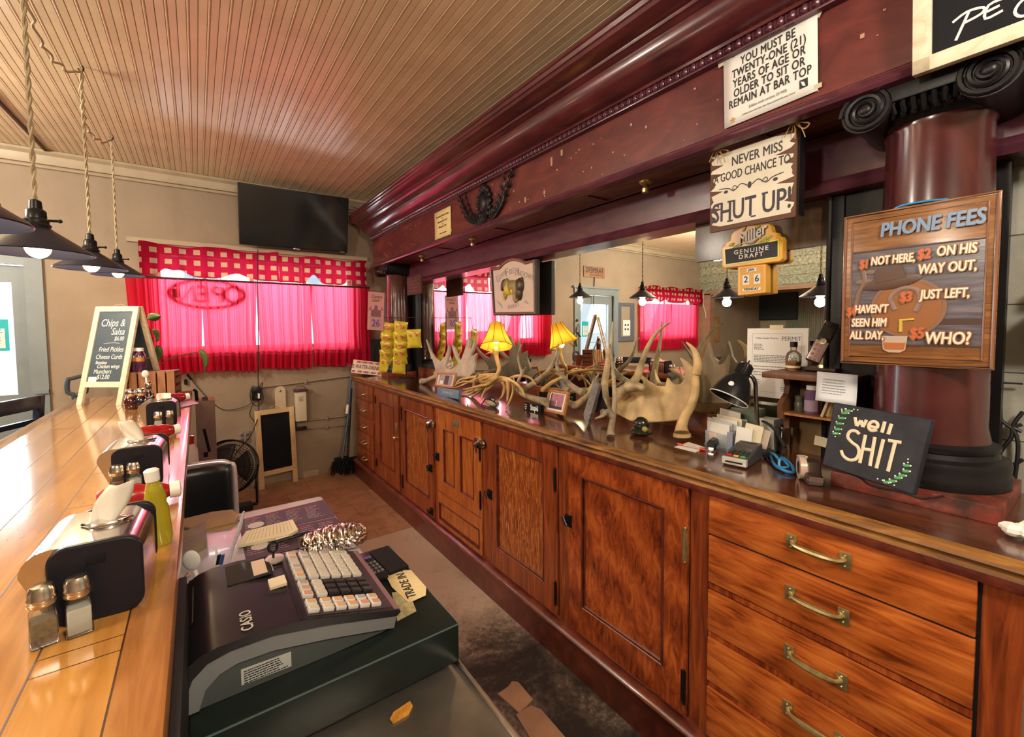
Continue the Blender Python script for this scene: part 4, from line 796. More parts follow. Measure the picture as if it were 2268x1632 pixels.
# ------------------------------------------------ antlers
def antler(name, label, tubes, m, group=None, extra=None, n=9, cat='antler'):
    allp = [p for t in tubes for p in t[0]]; lo = min(allp, key=lambda p: p.z)
    t_ = thing(name, label, cat, (lo.x, lo.y, max(lo.z, CT)), group); b = MB()
    for pts, r in tubes: b.tube(pts, r, n, smooth=5)
    if extra: extra(b)
    b.build('antler', m, t_, world=True, ang=70); return t_
def taper(r0, r1, n, k=.8): return [r0+(r1-r0)*(i/(n-1))**(1/k) for i in range(n)]
def tub(cr, pts, X, r0, r1, dx=None, k=.8): return (path(cr, pts, X, dx), taper(r0, r1, len(pts), k))
def palm(name, label, cr, outline, X, tilt, thick, m, tubes=(), cat='antler', bow=.06):
    """palmated antler: a thick dished sheet with its own tines"""
    c = hit(*cr(*outline[0]), 'x', X); M = AISLE((X, c.y, c.z)) @ RX(tilt)
    pl = rpath(cr, outline, M); t_ = thing(name, label, cat, M)
    b = MB(); b.prism(pl, -thick/2, thick/2); b.bm.normal_update(); bmesh.ops.triangulate(b.bm, faces=[f for f in b.bm.faces if len(f.verts) > 4]); bmesh.ops.subdivide_edges(b.bm, edges=[e for e in b.bm.edges if e.calc_length() > .04], cuts=2, use_grid_fill=True); bmesh.ops.triangulate(b.bm, faces=b.bm.faces[:])
    cx = sum(p[0] for p in pl)/len(pl); cy = sum(p[1] for p in pl)/len(pl)
    for v in b.bm.verts:
        d = math.hypot(v.co.x-cx, v.co.y-cy); v.co.z += bow*(d/.25)**2-.02*bow
    b.build('palm', m, t_, bev=thick*.3, ang=60)
    if tubes:
        b = MB()
        for pts, r in tubes: b.tube(pts, r, 10, smooth=5)
        b.build('beam', m, t_, world=True, ang=70)
    return t_
palm('moose_antler', 'pale moose antler with upright points lying at the far end of the worktop', C2,
     [(350, 800), (375, 765), (350, 660), (318, 560), (290, 400), (335, 550), (380, 620), (430, 655), (480, 600), (508, 520), (520, 450), (533, 480), (520, 590), (482, 700), (500, 745), (560, 745), (640, 690), (600, 610), (570, 530), (560, 450), (592, 490), (640, 620), (670, 640), (720, 510), (748, 400), (762, 365), (780, 370), (776, 480), (800, 510), (850, 405), (834, 510), (802, 590), (832, 585), (884, 555), (856, 640), (842, 760), (835, 800), (780, 850), (700, 900), (600, 930), (470, 930), (400, 900)], 1.62, -.25, .020, BONEW,
     [(path(C2, [(190, 895), (240, 885), (320, 850), (400, 820), (480, 800)], 1.62, [-.02, -.02, -.01, 0, .0]), [.030, .020, .019, .022, .012])], bow=.008)
# photo frame and blue block sign at its foot
def easel_frame(label, M, w, h, mf, border, pics, mat_w=0):
    t_ = thing('photo_frame', label, 'photo frame', M); b = MB(); f = border
    for x0, x1, y0, y1 in ((-w, -w+f, -h, h), (w-f, w, -h, h), (-w+f, w-f, -h, -h+f), (-w+f, w-f, h-f, h)): b.box(x0, x1, y0, y1, -.012, .004, bev=.0015)
    b.build('frame', mf, t_); b = MB(); b.box(-w+f, w-f, -h+f, h-f, -.010, -.006); b.build('mount', PAPER, t_, sm=False)
    for nm, m, x0, x1, y0, y1, z in pics: b = MB(); b.box(x0*w, x1*w, y0*h, y1*h, -.006, -.0055+z*.0006); b.build(nm, m, t_, sm=False)
    b = MB(); b.box(-w*.3, w*.3, -h, h*.6, -.045, -.042, RX(-.0)); b.build('easel_back', BLACKM, t_, sm=False); return t_
GREYPIC = mat('grey_photo', (.30, .33, .36), .3, var=.6, vs=20); DKPIC = mat('dark_photo', (.06, .055, .07), .3, var=.5, vs=18)
cA = [hit(968, 824, 'x', 1.56), hit(1010, 826, 'x', 1.50), hit(1003, 859, 'x', 1.47), hit(964, 856, 'x', 1.53)]
def quadM(c): return frame(sum(c, Vector())/4, c[1]-c[0]+c[2]-c[3], c[0]-c[3]+c[1]-c[2]), ((c[1]-c[0]).length+(c[2]-c[3]).length)/4, ((c[0]-c[3]).length+(c[1]-c[2]).length)/4
M, w, h = quadM(cA); easel_frame('small wooden photo frame standing before the pale moose antler', M, w, h, FRAMEW, .016, [('picture', GREYPIC, -.72, .72, -.66, .66, 1), ('picture_detail', DKPIC, -.1, .35, -.6, .6, 2), ('picture_detail', WHITE, -.6, -.2, -.6, -.1, 2)])
M, w, h = quadM([hit(968, 856, 'x', 1.45), hit(1017, 866, 'x', 1.42), hit(1014, 883, 'x', 1.41), hit(968, 875, 'x', 1.44)])
t_ = thing('block_sign', 'small grey-blue block sign with white script in front of the photo frame', 'sign', M)
b = MB(); b.box(-w, w, -h, h, -.022, 0, bev=.0015); b.build('block', mat('blue_block', (.09, .17, .27), .5), t_)
b = MB(); b.text('Complaint dept.', .034, .005, .002, .001, xs=.85, shear=.25); b.build('lettering', mat('pale_script', (.40, .48, .52), .5), t_, sm=False)
# antler lamp
lc = Vector((1.60, 2.30, CT)); t_ = thing('antler_lamp', 'table lamp made of antlers with a yellow bell shade on the worktop', 'lamp', lc)
top = hit(1099, 715, 'x', 1.60); bot = hit(1099, 769, 'x', 1.60); sc = top.y; ctr = Vector((1.60, top.y, 0)); lz = bot.z; tz = top.z
b = MB(); n = 8; prof = [(.112, lz-CT), (.084, lz-CT+.05), (.062, lz-CT+.10), (.044, tz-CT)]; off = T3(0, ctr.y-lc.y, 0)
tl_ = T3(0, 0, (lz+tz)/2-CT) @ Matrix.Rotation(-.36, 4, rt0) @ T3(0, 0, -(lz+tz)/2+CT); off = off @ tl_; b.lathe(prof, 8, off); sh, tt, p = nt('lamp_shade_yellow'); out = tt.nodes['Material Output']
d = tt.nodes.new('ShaderNodeBsdfDiffuse'); d.inputs[0].default_value = c4((.68, .44, .05)); tl = tt.nodes.new('ShaderNodeBsdfTranslucent'); tl.inputs[0].default_value = c4((.80, .50, .07)); mx = tt.nodes.new('ShaderNodeMixShader'); mx.inputs[0].default_value = .5
tt.links.new(d.outputs[0], mx.inputs[1]); tt.links.new(tl.outputs[0], mx.inputs[2]); tt.links.new(mx.outputs[0], out.inputs[0]); MATS['shade'] = sh
shd = b.build('lamp_shade', sh, t_, sm=False)
b = MB()
for k in range(8): a = 2*PI*k/8; b.tube([(r*math.cos(a), r*math.sin(a), z) for r, z in prof], .0016, 5, off)
b.tube([(.112*math.cos(2*PI*k/8), .112*math.sin(2*PI*k/8), lz-CT) for k in range(8)], .002, 5, off, closed=True); b.build('shade_seam', mat('seam_brown', (.08, .035, .015), .6), shd)
b = MB(); b.ball((0, ctr.y-lc.y, lz-CT+.055), (.022, .022, .032)); b.build('bulb', mat('lamp_bulb', (1, .72, .34), .5, emit=10), t_)
pl_ = bpy.data.lights.new('lamp_bulb_light', 'POINT'); pl_.energy = 1.5; pl_.color = (1, .68, .30); pl_.shadow_soft_size = .03; po = bpy.data.objects.new('lamp_bulb_light', pl_); COL.objects.link(po); po.parent = t_; po.location = (0, ctr.y-lc.y, lz-CT+.005)
b = MB(); b.tube(path(C2, [(1080, 530), (1085, 600), (1105, 680), (1120, 740), (1100, 800), (1040, 860), (1000, 940)], 1.60, [0, 0, 0, 0, -.02, -.04, -.05]), [.020, .016, .014, .014, .013, .012, .009], 9, smooth=5); b.tube(path(C2, [(1080, 560), (1020, 545), (955, 570)], 1.60), [.012, .008, .003], 7, smooth=4); b.ball(hit(*C2(1075, 520), 'x', 1.60), (.02, .02, .025)); b.build('stem', BONEY, t_, world=True, ang=70)
base_sets = [[(1085, 815), (900, 820), (720, 870), (580, 960)], [(1080, 830), (880, 850), (700, 930), (585, 975)], [(1100, 830), (960, 900), (830, 990), (690, 1030)], [(1110, 840), (930, 960), (820, 1000), (830, 880), (960, 830)],
             [(1100, 860), (900, 1000), (800, 1080), (780, 1170)], [(1130, 850), (1250, 880), (1290, 980), (1260, 1100), (1195, 1250)], [(1250, 890), (1100, 890), (960, 980), (900, 1130)], [(1220, 900), (1225, 1010), (1215, 1130)], [(1000, 860), (860, 980), (740, 1100), (660, 1110)], [(900, 950), (780, 990), (740, 1010), (740, 1080)]]
base_sets += [[(1060, 830), (930, 860), (800, 900), (690, 900), (600, 930)], [(1090, 850), (980, 930), (880, 950), (740, 985), (680, 990)], [(1120, 870), (1010, 960), (930, 1040), (905, 1100)], [(1140, 880), (1180, 960), (1160, 1060), (1120, 1110)], [(1230, 880), (1330, 930), (1400, 1010), (1420, 1060)], [(1010, 900), (900, 900), (850, 850), (870, 800)], [(1240, 870), (1300, 840), (1420, 830), (1500, 860), (1560, 930)], [(860, 840), (760, 850), (640, 880), (590, 950)]]
for i, pts in enumerate(base_sets):
    X = 1.60-.05*(i % 4)+.02; b = MB(); n = len(pts); b.tube(path(C2, pts, X, [-.10*(k/(n-1)) for k in range(n)]), taper(.012, .004, n), 8, smooth=6); b.build('base_antler', BONEY, t_, world=True, ang=70)
# elk antlers behind the lamp
antler('elk_antler', 'grey branched elk antler standing upright right of the antler lamp', [tub(C2, [(1690, 1145), (1560, 1110), (1420, 1060), (1340, 1000), (1345, 900), (1385, 800), (1350, 640), (1355, 540), (1388, 450)], 1.56, .024, .003, [-.02, -.02, -.01, 0, 0, .0, 0, 0, 0], 1.6), tub(C2, [(1390, 1010), (1560, 900), (1720, 760), (1800, 600), (1832, 440)], 1.56, .020, .003), tub(C2, [(1385, 830), (1410, 770), (1445, 720)], 1.56, .011, .002), tub(C2, [(1330, 960), (1300, 900), (1290, 850)], 1.56, .012, .003)], BONEG)
antler('elk_antler', 'slim grey antler curving up behind the pink photo frame', [tub(C2, [(2130, 1040), (2000, 960), (1890, 850), (1815, 720), (1835, 600), (1845, 520)], 1.66, .020, .003), tub(C2, [(1980, 950), (1940, 1000), (1900, 1030)], 1.66, .014, .006)], BONEG)
antler('antler', 'golden curved antler lying right of the lamp base', [tub(C2, [(1640, 1000), (1740, 920), (1850, 860), (1880, 850)], 1.60, .014, .005)], BONEY)
antler('antler', 'brown ridged antler with two points lying behind the slate slab', [tub(C3, [(420, 1155), (520, 1180), (640, 1090), (700, 1000), (745, 840)], 1.66, .026, .003), tub(C3, [(600, 1120), (730, 930), (800, 790)], 1.70, .018, .003)], BONE)
# duck call on cord, little plates and frames
p = hit(1090, 893, 'x', 1.47); t_ = thing('game_call', 'small ridged game call with a black cord lying in front of the lamp', 'game call', (p.x, p.y, CT))
b = MB(); b.lathe([(0, -.065), (.014, -.065), (.017, -.055), (.022, -.03), (.024, 0), (.021, .03), (.016, .055), (.013, .062), (0, .062)], 14, T3(0, 0, .024) @ RX(PI/2)); b.build('barrel', mat('call_cream', (.45, .40, .26), .35, var=.3, vs=40), t_)
b = MB(); b.tube([(-.02, .07, .02), (-.03, .03, .045), (-.03, -.03, .048), (-.02, -.07, .03), (-.03, -.085, .01), (-.04, -.06, .008), (-.045, .03, .006), (-.03, .08, .006)], .004, 6, closed=True, smooth=4); b.tube([(-.03, -.03, .045), (-.045, -.05, .07), (-.03, -.075, .06), (-.02, -.055, .04)], .0035, 6, smooth=4); b.build('cord', RUBBER, t_)
M, w, h = quadM([hit(1160, 887, 'x', 1.56), hit(1200, 893, 'x', 1.56), hit(1197, 911, 'x', 1.56), hit(1161, 903, 'x', 1.56)])
t_ = thing('block_sign', 'tiny black block sign with bold white word in front of the elk antler', 'sign', T3(0, 0, CT+h-M.translation.z) @ M)
b = MB(); b.box(-w, w, -h, h, -.02, 0, bev=.001); b.build('block', BLACKM, t_)
b = MB(); b.text('Stupid', .046, .018, 0, .001, xs=.62, bold=.002); b.text('You', .013, -w*.78, .012, .001); b.text("can't", .013, -w*.78, 0, .001); b.text('fix', .013, -w*.78, -.012, .001); b.build('lettering', WHITE, t_, sm=False)
PINKPIC = mat('pink_dusk_photo', (.46, .20, .28), .25, var=.3, vs=10)
M, w, h = quadM([hit(1213, 862, 'x', 1.63), hit(1258, 868, 'x', 1.61), hit(1251, 920, 'x', 1.57), hit(1209, 910, 'x', 1.59)])
easel_frame('wooden photo frame with a pink dusk picture before the antlers', M, w, h, FRAMEW, .014, [('picture', PINKPIC, -.6, .58, -.62, .7, 1), ('picture_detail', DKPIC, -.6, .58, -.62, -.38, 2), ('picture_detail', WHITE, -.06, .02, -.4, .1, 2), ('picture_detail', DKPIC, -.72, -.6, -.62, .7, 2)])
M, w, h = quadM([hit(1194, 868, 'x', 1.66), hit(1268, 864, 'x', 1.66), hit(1272, 905, 'x', 1.66), hit(1196, 892, 'x', 1.66)])
t_ = thing('block_sign', 'black block sign half hidden behind the pink photo frame', 'sign', M); b = MB(); b.box(-w, w, -h, h*.8, -.02, 0, bev=.001); b.build('block', BLACKM, t_)
b = MB(); b.text('BUTT', .04, w*.75, 0, .001, xs=.7, bold=.001); b.build('lettering', mat('olive_letter', (.35, .33, .12), .5), t_, sm=False)
# grey slab leaning
cB = [hit(1316, 842, 'x', 1.60), hit(1326, 853, 'x', 1.54), hit(1299, 949, 'x', 1.47), hit(1292, 920, 'x', 1.56)]
t_ = thing('plank_sign', 'weathered grey plank sign on edge leaning against the antlers', 'sign', frame(hit(1308, 895, 'x', 1.53), (.45, -.89, 0), (.12, .10, 1)))
M = t_.matrix_world; b = MB(); b.prism(rpath(crop(0, 0, 1), [(1315, 842), (1327, 853), (1299, 950), (1292, 918)], M), -.05, .0); b.build('plank', wood('grey_plank', (.07, .06, .065), (.15, .13, .135), (.25, .22, .23), (8, 8, 1.5), rough=.6, coat=0), t_, sm=False)
b = MB(); b.prism(rpath(crop(0, 0, 1), [(1325, 853), (1327, 878), (1342, 912), (1328, 905), (1312, 915)], M), -.06, -.05); b.build('easel_back', BLACKM, t_, sm=False)
# tall antlers
antler('tall_antler', 'tall slim grey antler standing upright in front of the large moose palm', [tub(C3, [(940, 1590), (940, 1480), (965, 1340), (985, 1150), (980, 950), (965, 750), (948, 600), (930, 455)], 1.47, .019, .005, [-.01, 0, 0, .02, .05, .08, .1, .12], 1.5), tub(C3, [(965, 1320), (900, 1260), (840, 1310), (750, 1345)], 1.47, .017, .003, [0, -.02, -.05, -.08])], BONEG)
antler('tall_antler', 'tall brown-based antler leaning back behind the slim grey one', [tub(C3, [(885, 1300), (868, 1130), (860, 980), (880, 820), (915, 600), (945, 400), (962, 175)], 1.68, .030, .004, k=1.0)], BONE)
antler('tall_antler', 'long antler sweeping up to the right above the large moose palm', [tub(C3, [(1030, 1050), (1100, 1000), (1190, 930), (1260, 830), (1310, 680), (1390, 470), (1500, 300), (1655, 185)], 1.66, .030, .003, k=1.0), tub(C3, [(1150, 960), (1260, 960), (1340, 985)], 1.64, .030, .012)], BONE)
palm('moose_antler', 'large tan moose antler palm with curved points in the middle of the worktop', C3,
     [(1040, 1290), (1045, 1110), (1180, 1020), (1330, 1005), (1345, 900), (1290, 840), (1255, 775), (1330, 830), (1400, 895), (1480, 940), (1560, 955), (1610, 955), (1630, 850), (1665, 905), (1720, 935), (1790, 930), (1830, 880), (1850, 800), (1820, 690), (1782, 608), (1850, 650), (1910, 710), (1965, 770), (1990, 850), (1985, 1000), (1940, 1160), (1880, 1290), (1790, 1365), (1600, 1385), (1400, 1395), (1200, 1375)], 1.70, -.22, .022, PALM,
     [(path(C3, [(1795, 1510), (1795, 1430), (1830, 1320), (1900, 1190), (1945, 1050), (1960, 900), (1955, 760)], 1.62, [-.03, -.02, -.01, 0, .02, .04, .06]), [.030, .022, .020, .019, .019, .017, .012]), tub(C3, [(1965, 800), (1985, 700), (1960, 560), (1910, 480), (1850, 425)], 1.67, .020, .003), (path(C3, [(1800, 1560), (1798, 1520)], 1.60), [.036, .034])], bow=.010)
antler('small_antler', 'small pointed antler between the moose palms', [tub(C3, [(1620, 940), (1540, 930), (1500, 860), (1470, 750)], 1.78, .014, .003)], BONE)
# back moose palm, darker, close to the mirror
C4 = crop(1480, 700, .24504)
palm('moose_antler', 'tall brown moose antler palm standing against the mirror behind the desk lamp', C4, [(270, 780), (280, 440), (320, 380), (355, 290), (370, 228), (392, 300), (410, 380), (450, 440), (500, 430), (530, 390), (555, 345), (548, 440), (530, 560), (540, 640), (640, 760), (560, 790), (400, 790)], 1.80, 0, .022, mat('brown_antler', (.17, .125, .07), .55, var=.35, vs=6, bmp=.2, bs=14), bow=.006)
# black ornament
p = hit(1420, 940, 'x', 1.60); t_ = thing('duck_figurine', 'small dark green duck-head ornament before the large moose palm', 'ornament', (p.x, p.y, CT))
b = MB(); b.ball((0, 0, .05), (.032, .036, .034)); b.ball((.0, .0, .018), (.045, .055, .018)); b.build('body', mat('dark_green_gloss', (.012, .018, .010), .2, coat=.5), t_)
b = MB(); b.ball((-.02, -.035, .036), (.012, .014, .013)); b.build('beak', mat('beak_olive', (.30, .24, .06), .4), t_)
# ================================================================ NEAR END OF THE WORKTOP
# permit sheet on the mirror
t_ = thing('permit_sheet', 'white printed permit sheet taped to the mirror behind the desk lamp', 'notice', AISLE((MX-.006, .808, 1.392)))
b = MB(); b.box(-.113, .113, -.140, .140, 0, .001); b.build('sheet', PAPER, t_, sm=False)
b = MB(); b.text('PERMIT', .024, .055, .098, .0014, xs=.9); b.text('Public Health District', .010, -.035, .10, .0014); b.box(-.092, .092, .118, .1187, .001, .0014); b.box(-.092, .092, -.118, -.1173, .001, .0014); b.box(-.092, -.0913, -.118, .118, .001, .0014); b.box(.0913, .092, -.118, .118, .001, .0014)
b.lines(-.085, -.045, .075, .055, 4, .003, .0014); b.lines(-.085, .085, .03, .004, 5, .003, .0014); b.lines(-.085, .075, -.015, -.05, 4, .003, .0014); b.lines(-.085, -.055, -.07, -.085, 3, .003, .0014); b.lines(.02, .085, -.095, -.108, 3, .003, .0014); b.build('print', mat('print_grey', (.14, .14, .16), .6), t_, sm=False)
b = MB(); b.cbox((0, .143, .0012), (.05, .02, .0006)); b.build('tape', CREAM, t_, sm=False)
# small wall shelf standing on the worktop
t_ = thing('desk_shelf', 'small dark wooden shelf unit with scalloped sides standing on the worktop beside the near column', 'shelf', (1.78, .64, CT))
SHW = wood('shelf_wood', (.05, .018, .009), (.12, .045, .02), (.2, .08, .035), (3, 3, 3), rough=.5, coat=0)
b = MB(); b.box(1.685, MX-.01, .50, .775, 1.352, 1.374, bev=.004); b.build('top_board', SHW, t_, world=True)
b = MB(); b.box(1.73, MX-.01, .52, .715, 1.218, 1.226); b.build('shelf_board', FRAMEW, t_, sm=False, world=True)
for y in (.715, .51):
    b = MB(); pr = [(MX-.01, CT), (1.78, CT), (1.775, 1.20), (1.72, 1.205), (1.718, 1.26), (1.735, 1.272), (1.765, 1.29), (1.775, 1.32), (1.762, 1.345), (1.75, 1.352), (MX-.01, 1.352)]; b.extr(pr, 'y', y, y+.018); b.build('side_panel', SHW, t_, sm=False, world=True)
b = MB(); b.box(MX-.014, MX-.008, .52, .72, CT, 1.352); b.build('back_board', mat('shelf_back_yellow', (.20, .115, .04), .6), t_, sm=False, world=True)
# bottle with amber spirit on the shelf, cordless phone
def lathe_bottle(name, label, cat, loc, liquid, cap_m, prof, liq, cap, group=None, lab=None, gm=None, M=None):
    t_ = thing(name, label, cat, M if M is not None else loc, group)
    b = MB(); b.lathe(prof, 20); b.build('glass_body', gm or GLASS, t_)
    if liq: b = MB(); b.lathe(liq, 20); b.build('contents', liquid, t_)
    b = MB(); b.lathe(cap, 16); b.build('cap', cap_m, t_)
    if lab: b = MB(); b.lathe(lab[0], 20, a0=lab[2], a1=lab[3]); b.build('label', lab[1], t_)
    return t_
p = hit(1757, 815, 'z', 1.374); p = hit(1757, 812, 'x', 1.80)
lathe_bottle('spirit_bottle', 'small clear bottle half full of amber spirit on the shelf top', 'bottle', (1.80, p.y, 1.3742), WHISKY, BLACK, [(0, 0), (.024, 0), (.026, .004), (.026, .055), (.022, .066), (.011, .076), (.010, .094), (0, .094)], [(0, .003), (.0235, .003), (.0235, .036), (0, .036)], [(.0125, .088), (.0125, .108), (0, .108)], lab=([(.0263, .012), (.0263, .02)], CREAM, 2, 4.5))
p = hit(1815, 800, 'x', 1.74); M = frame((1.735, p.y, 1.40), (-.30, -.95, 0), (.35, -.08, 1))
q = hit(1830, 818, 'z', 1.382); t_ = thing('phone_cradle', 'flat dark charging cradle on the shelf top holding the cordless phone', 'phone base', (q.x, q.y, 1.3742)); b = MB(); b.prism([(-.045, .075), (.055, .07), (.06, -.05), (-.05, -.045)], .004, .016); b.prism([(-.03, .06), (.04, .055), (.045, -.04), (-.035, -.035)], 0, .006); b.build('base', mat('brown_black_plastic', (.05, .028, .022), .28), t_, sm=False, bev=.003)
c0 = hit(1800, 800, 'x', 1.72); c1 = hit(1845, 715, 'x', 1.765)
uy = (c1-c0).normalized(); t_ = thing('cordless_phone', 'black and silver cordless phone leaning in its cradle on the shelf', 'phone', frame_u((c0+c1)/2+Vector((-.005, 0, .0)), (.38, -.92, 0), uy)); L = (c1-c0).length/2
b = MB(); b.box(-.022, .022, -L, L+.004, -.024, -.002, bev=.006); b.build('handset', BLACK, t_)
b = MB(); b.box(-.0195, .0195, -L+.004, -.0+L*.05, -.003, 0, bev=.001); b.build('keypad', mat('rose_silver', (.40, .27, .26), .3, .4), t_)
b = MB(); b.box(-.017, .017, L*.25, L*.75, -.003, -.0012); b.build('screen', mat('dark_screen', (.015, .013, .014), .12), t_, sm=False)
b = MB(); b.lathe([(.0, .0015), (.006, .001), (.010, .0015), (.011, -.002)], 16, T3(0, L*.06, 0)); b.build('dial_key', CHROME, t_)
b = MB()
for i in range(3):
    for j in range(4): b.cbox((-.011+.011*i, -L*.18-j*.017, .0005), (.008, .010, .0014), bev=.0005)
b.build('keys', mat('phone_key', (.30, .19, .18), .4), t_, sm=False)
b = MB(); b.ball((-.014, L*.93, -.002), .0025); b.build('lamp', REDP, t_)
# things on the shelf board
p = hit(1797, 905, 'x', 1.78); lathe_bottle('vitamin_bottle', 'purple ribbed bottle with a white cap on the shelf board', 'bottle', (1.78, p.y, 1.2265), PURPJ, WHITEPL, [(0, 0), (.021, 0), (.023, .006), (.022, .065), (.024, .072), (.017, .086), (0, .086)], None, [(.017, .084), (.017, .102), (0, .104)], gm=mat('purple_plastic', (.17, .09, .20), .25), lab=([(.0235, .01), (.0229, .05)], mat('lilac_label', (.38, .28, .42), .5), 2.2, 4.4))
p = hit(1770, 915, 'x', 1.79); t_ = thing('small_jar', 'small green-topped jar on the shelf board left of the purple bottle', 'jar', (1.80, p.y+.005, 1.2265))
b = MB(); b.lathe([(0, 0), (.015, 0), (.016, .03), (.013, .036), (.014, .04), (.014, .056), (0, .06)], 16); b.build('jar', mat('jar_green_grey', (.17, .19, .14), .3, var=.4, vs=30), t_)
for i, (px, dx, an, m) in enumerate(((1826, 0, .30, PINE), (1838, .02, .22, YELLOWP))):
    p = hit(px, 900, 'x', 1.77+dx); t_ = thing('card_pack', ('pale wooden slip leaning right of the purple bottle on the shelf', 'thin yellow booklet leaning behind the note on the shelf')[i], ('stick', 'booklet')[i], T3(1.77+dx, p.y, 1.2265) @ RX(an)); b = MB(); b.box(-.025, .025, -.004, .004, 0, .09); b.build('slip' if not i else 'pages', m, t_, sm=False)
t_ = thing('paper_note', 'white handwritten note taped to the front edge of the shelf top', 'note', frame(hit(1851, 859, 'x', 1.68), (.05, -1, -.04), (.10, 0, 1)))
b = MB(); b.grid(lambda u, v: (-.055+.11*u+.006*(1-v), -.048+.096*v, .004+.01*(1-v)**2), 4, 6); o = b.build('sheet', mat('bluish_paper', (.62, .66, .72), .7), t_); o.modifiers.new('s', 'SOLIDIFY').thickness = .0005
b = MB(); b.lines(-.035, .035, .025, -.02, 6, .0025, .0095); b.build('writing', GREYINK, t_, sm=False)
# desk lamp
p = hit(1678, 950, 'x', 1.70); t_ = thing('desk_lamp', 'black gooseneck desk lamp with bell shade bent over the letter rack', 'lamp', (1.70, p.y, CT))
b = MB(); b.lathe([(0, 0), (.065, 0), (.067, .01), (.055, .02), (.015, .026), (0, .027)], 28); b.build('base', BLACK, t_)
tp = hit(1674, 838, 'x', 1.70); pts = [(1.70, p.y, CT+.02), (1.70, p.y, CT+.10), hit(1674, 880, 'x', 1.70), hit(1673, 850, 'x', 1.70), hit(1667, 836, 'x', 1.69), hit(1655, 829, 'x', 1.68), hit(1645, 826, 'x', 1.67)]
b = MB(); b.tube(pts, .0075, 10, smooth=5); b.build('gooseneck', mat('dark_chrome', (.35, .34, .36), .2, 1), t_, world=True)
a0 = hit(1655, 806, 'x', 1.67); a1 = hit(1614, 882, 'x', 1.60); ax = (a1-a0).normalized()
M = Matrix.Translation(a0) @ ax.to_track_quat('Z', 'Y').to_matrix().to_4x4(); Ln = (a1-a0).length
b = MB(); b.lathe([(0, 0), (.018, .0), (.024, .006), (.026, .045), (.030, .052), (.045, .07), (.062, Ln*.75), (.070, Ln), (.067, Ln), (.058, Ln*.75), (.02, .05)], 28, M); sh = b.build('shade', BLACK, t_, world=True)
b = MB(); b.tube([M @ Vector((.0695*math.cos(k*PI/14), .0695*math.sin(k*PI/14), Ln)) for k in range(28)], .002, 6, closed=True); b.build('rim', WHITEPL, sh, world=True)
b = MB(); b.tube([M @ Vector((0, 0, 0)), M @ Vector((.004, 0, -.015))], .003, 6)
for k in range(10): a = 2*PI*k/10; b.tube([M @ Vector((.0255*math.cos(a), .0255*math.sin(a), .008)), M @ Vector((.0272*math.cos(a), .0272*math.sin(a), .045))], .002, 5)
b.build('vent_ribs', BLACK, sh, world=True)
q = hit(1620, 852, 'x', 1.575); d_ = (q-M.translation); ql = M.inverted() @ q; an = math.atan2(ql.y, ql.x); rr = .0615; b = MB(); b.ball((0, 0, 0), (.010, .010, .004), M @ T3(rr*math.cos(an)*.98, rr*math.sin(an)*.98, Ln*.72) @ RZ(an) @ RY(PI/2)); b.build('button', WHITEPL, sh, world=True)
b = MB(); b.ball(tuple(M @ Vector((0, 0, Ln*.72))), .026); b.build('bulb', WHITE, sh, world=True)
# letter rack and its mail
q = hit(1590, 978, 'x', 1.66); t_ = thing('letter_rack', 'pale blue-grey stepped letter rack on the worktop by the antler tip', 'letter rack', frame((1.66, q.y, CT), (-.25, -.97, 0), (0, 0, 1)))
M = t_.matrix_world; RK = mat('rack_blue', (.40, .45, .50), .35)
for k in range(4):
    b = MB(); z = -k*.032; b.box(-.065-.004*k, .05, 0, .062+.018*k, z-.002, z, bev=.001); b.build('divider', RK, t_)
b = MB(); b.box(-.068, .06, 0, .008, -.11, 0); b.build('base', RK, t_, sm=False)
b = MB(); b.box(-.045, -.005, .028, .058, .0, .0015, bev=.0004); b.build('label', mat('peach_label', (.62, .50, .44), .5), t_)
def sheet(name, label, M, w, h, m, th=.002, cat='envelope', group='mail in the letter rack'):
    t_ = thing(name, label, cat, M, group); b = MB(); b.box(-w/2, w/2, 0, h, -th/2, th/2); b.build('paper', m, t_, sm=False); return t_
for i, (x, y, z, w, h, m, r, lb) in enumerate(((-.01, .006, -.012, .11, .09, WHITE, .02, 'white envelope at the front of the letter rack'), (-.02, .006, -.024, .12, .10, mat('pale_blue_paper', (.55, .58, .62), .6), -.03, 'pale blue envelope behind the front one in the letter rack'), (-.005, .006, -.044, .12, .105, WHITE, .05, 'white envelope sticking up in the middle of the letter rack'), (.0, .006, -.056, .12, .115, CREAM, .0, 'cream envelope tall at the back of the letter rack'), (-.02, .006, -.078, .10, .135, mat('kraft_grey', (.5, .47, .4), .6), -.04, 'grey card rising highest behind the mail'))):
    sheet('envelope', lb, M @ T3(x, y+.003, z) @ RZ(r), w, h, m)
for i, (x, z, w, h, m, rz, lb) in enumerate(((.085, -.03, .055, .10, PAPER, -.10, 'white folded paper standing right of the letter rack'), (.10, -.05, .06, .115, CREAM, -.16, 'cream leaflet standing right of the letter rack'), (.115, -.075, .05, .10, mat('pinkish_paper', (.58, .47, .40), .6), -.2, 'buff leaflet farthest right behind the letter rack'), (.06, .004, .02, .08, mat('notebook_blue', (.28, .30, .42), .5), 0, 'thin bluish notebook on edge at the corner of the letter rack'))):
    sheet('leaflet', lb, M @ T3(x, .0, z) @ RY(.5 if i < 3 else 1.3) @ RZ(rz), w, h, m, .004, 'leaflet', 'papers beside the letter rack')
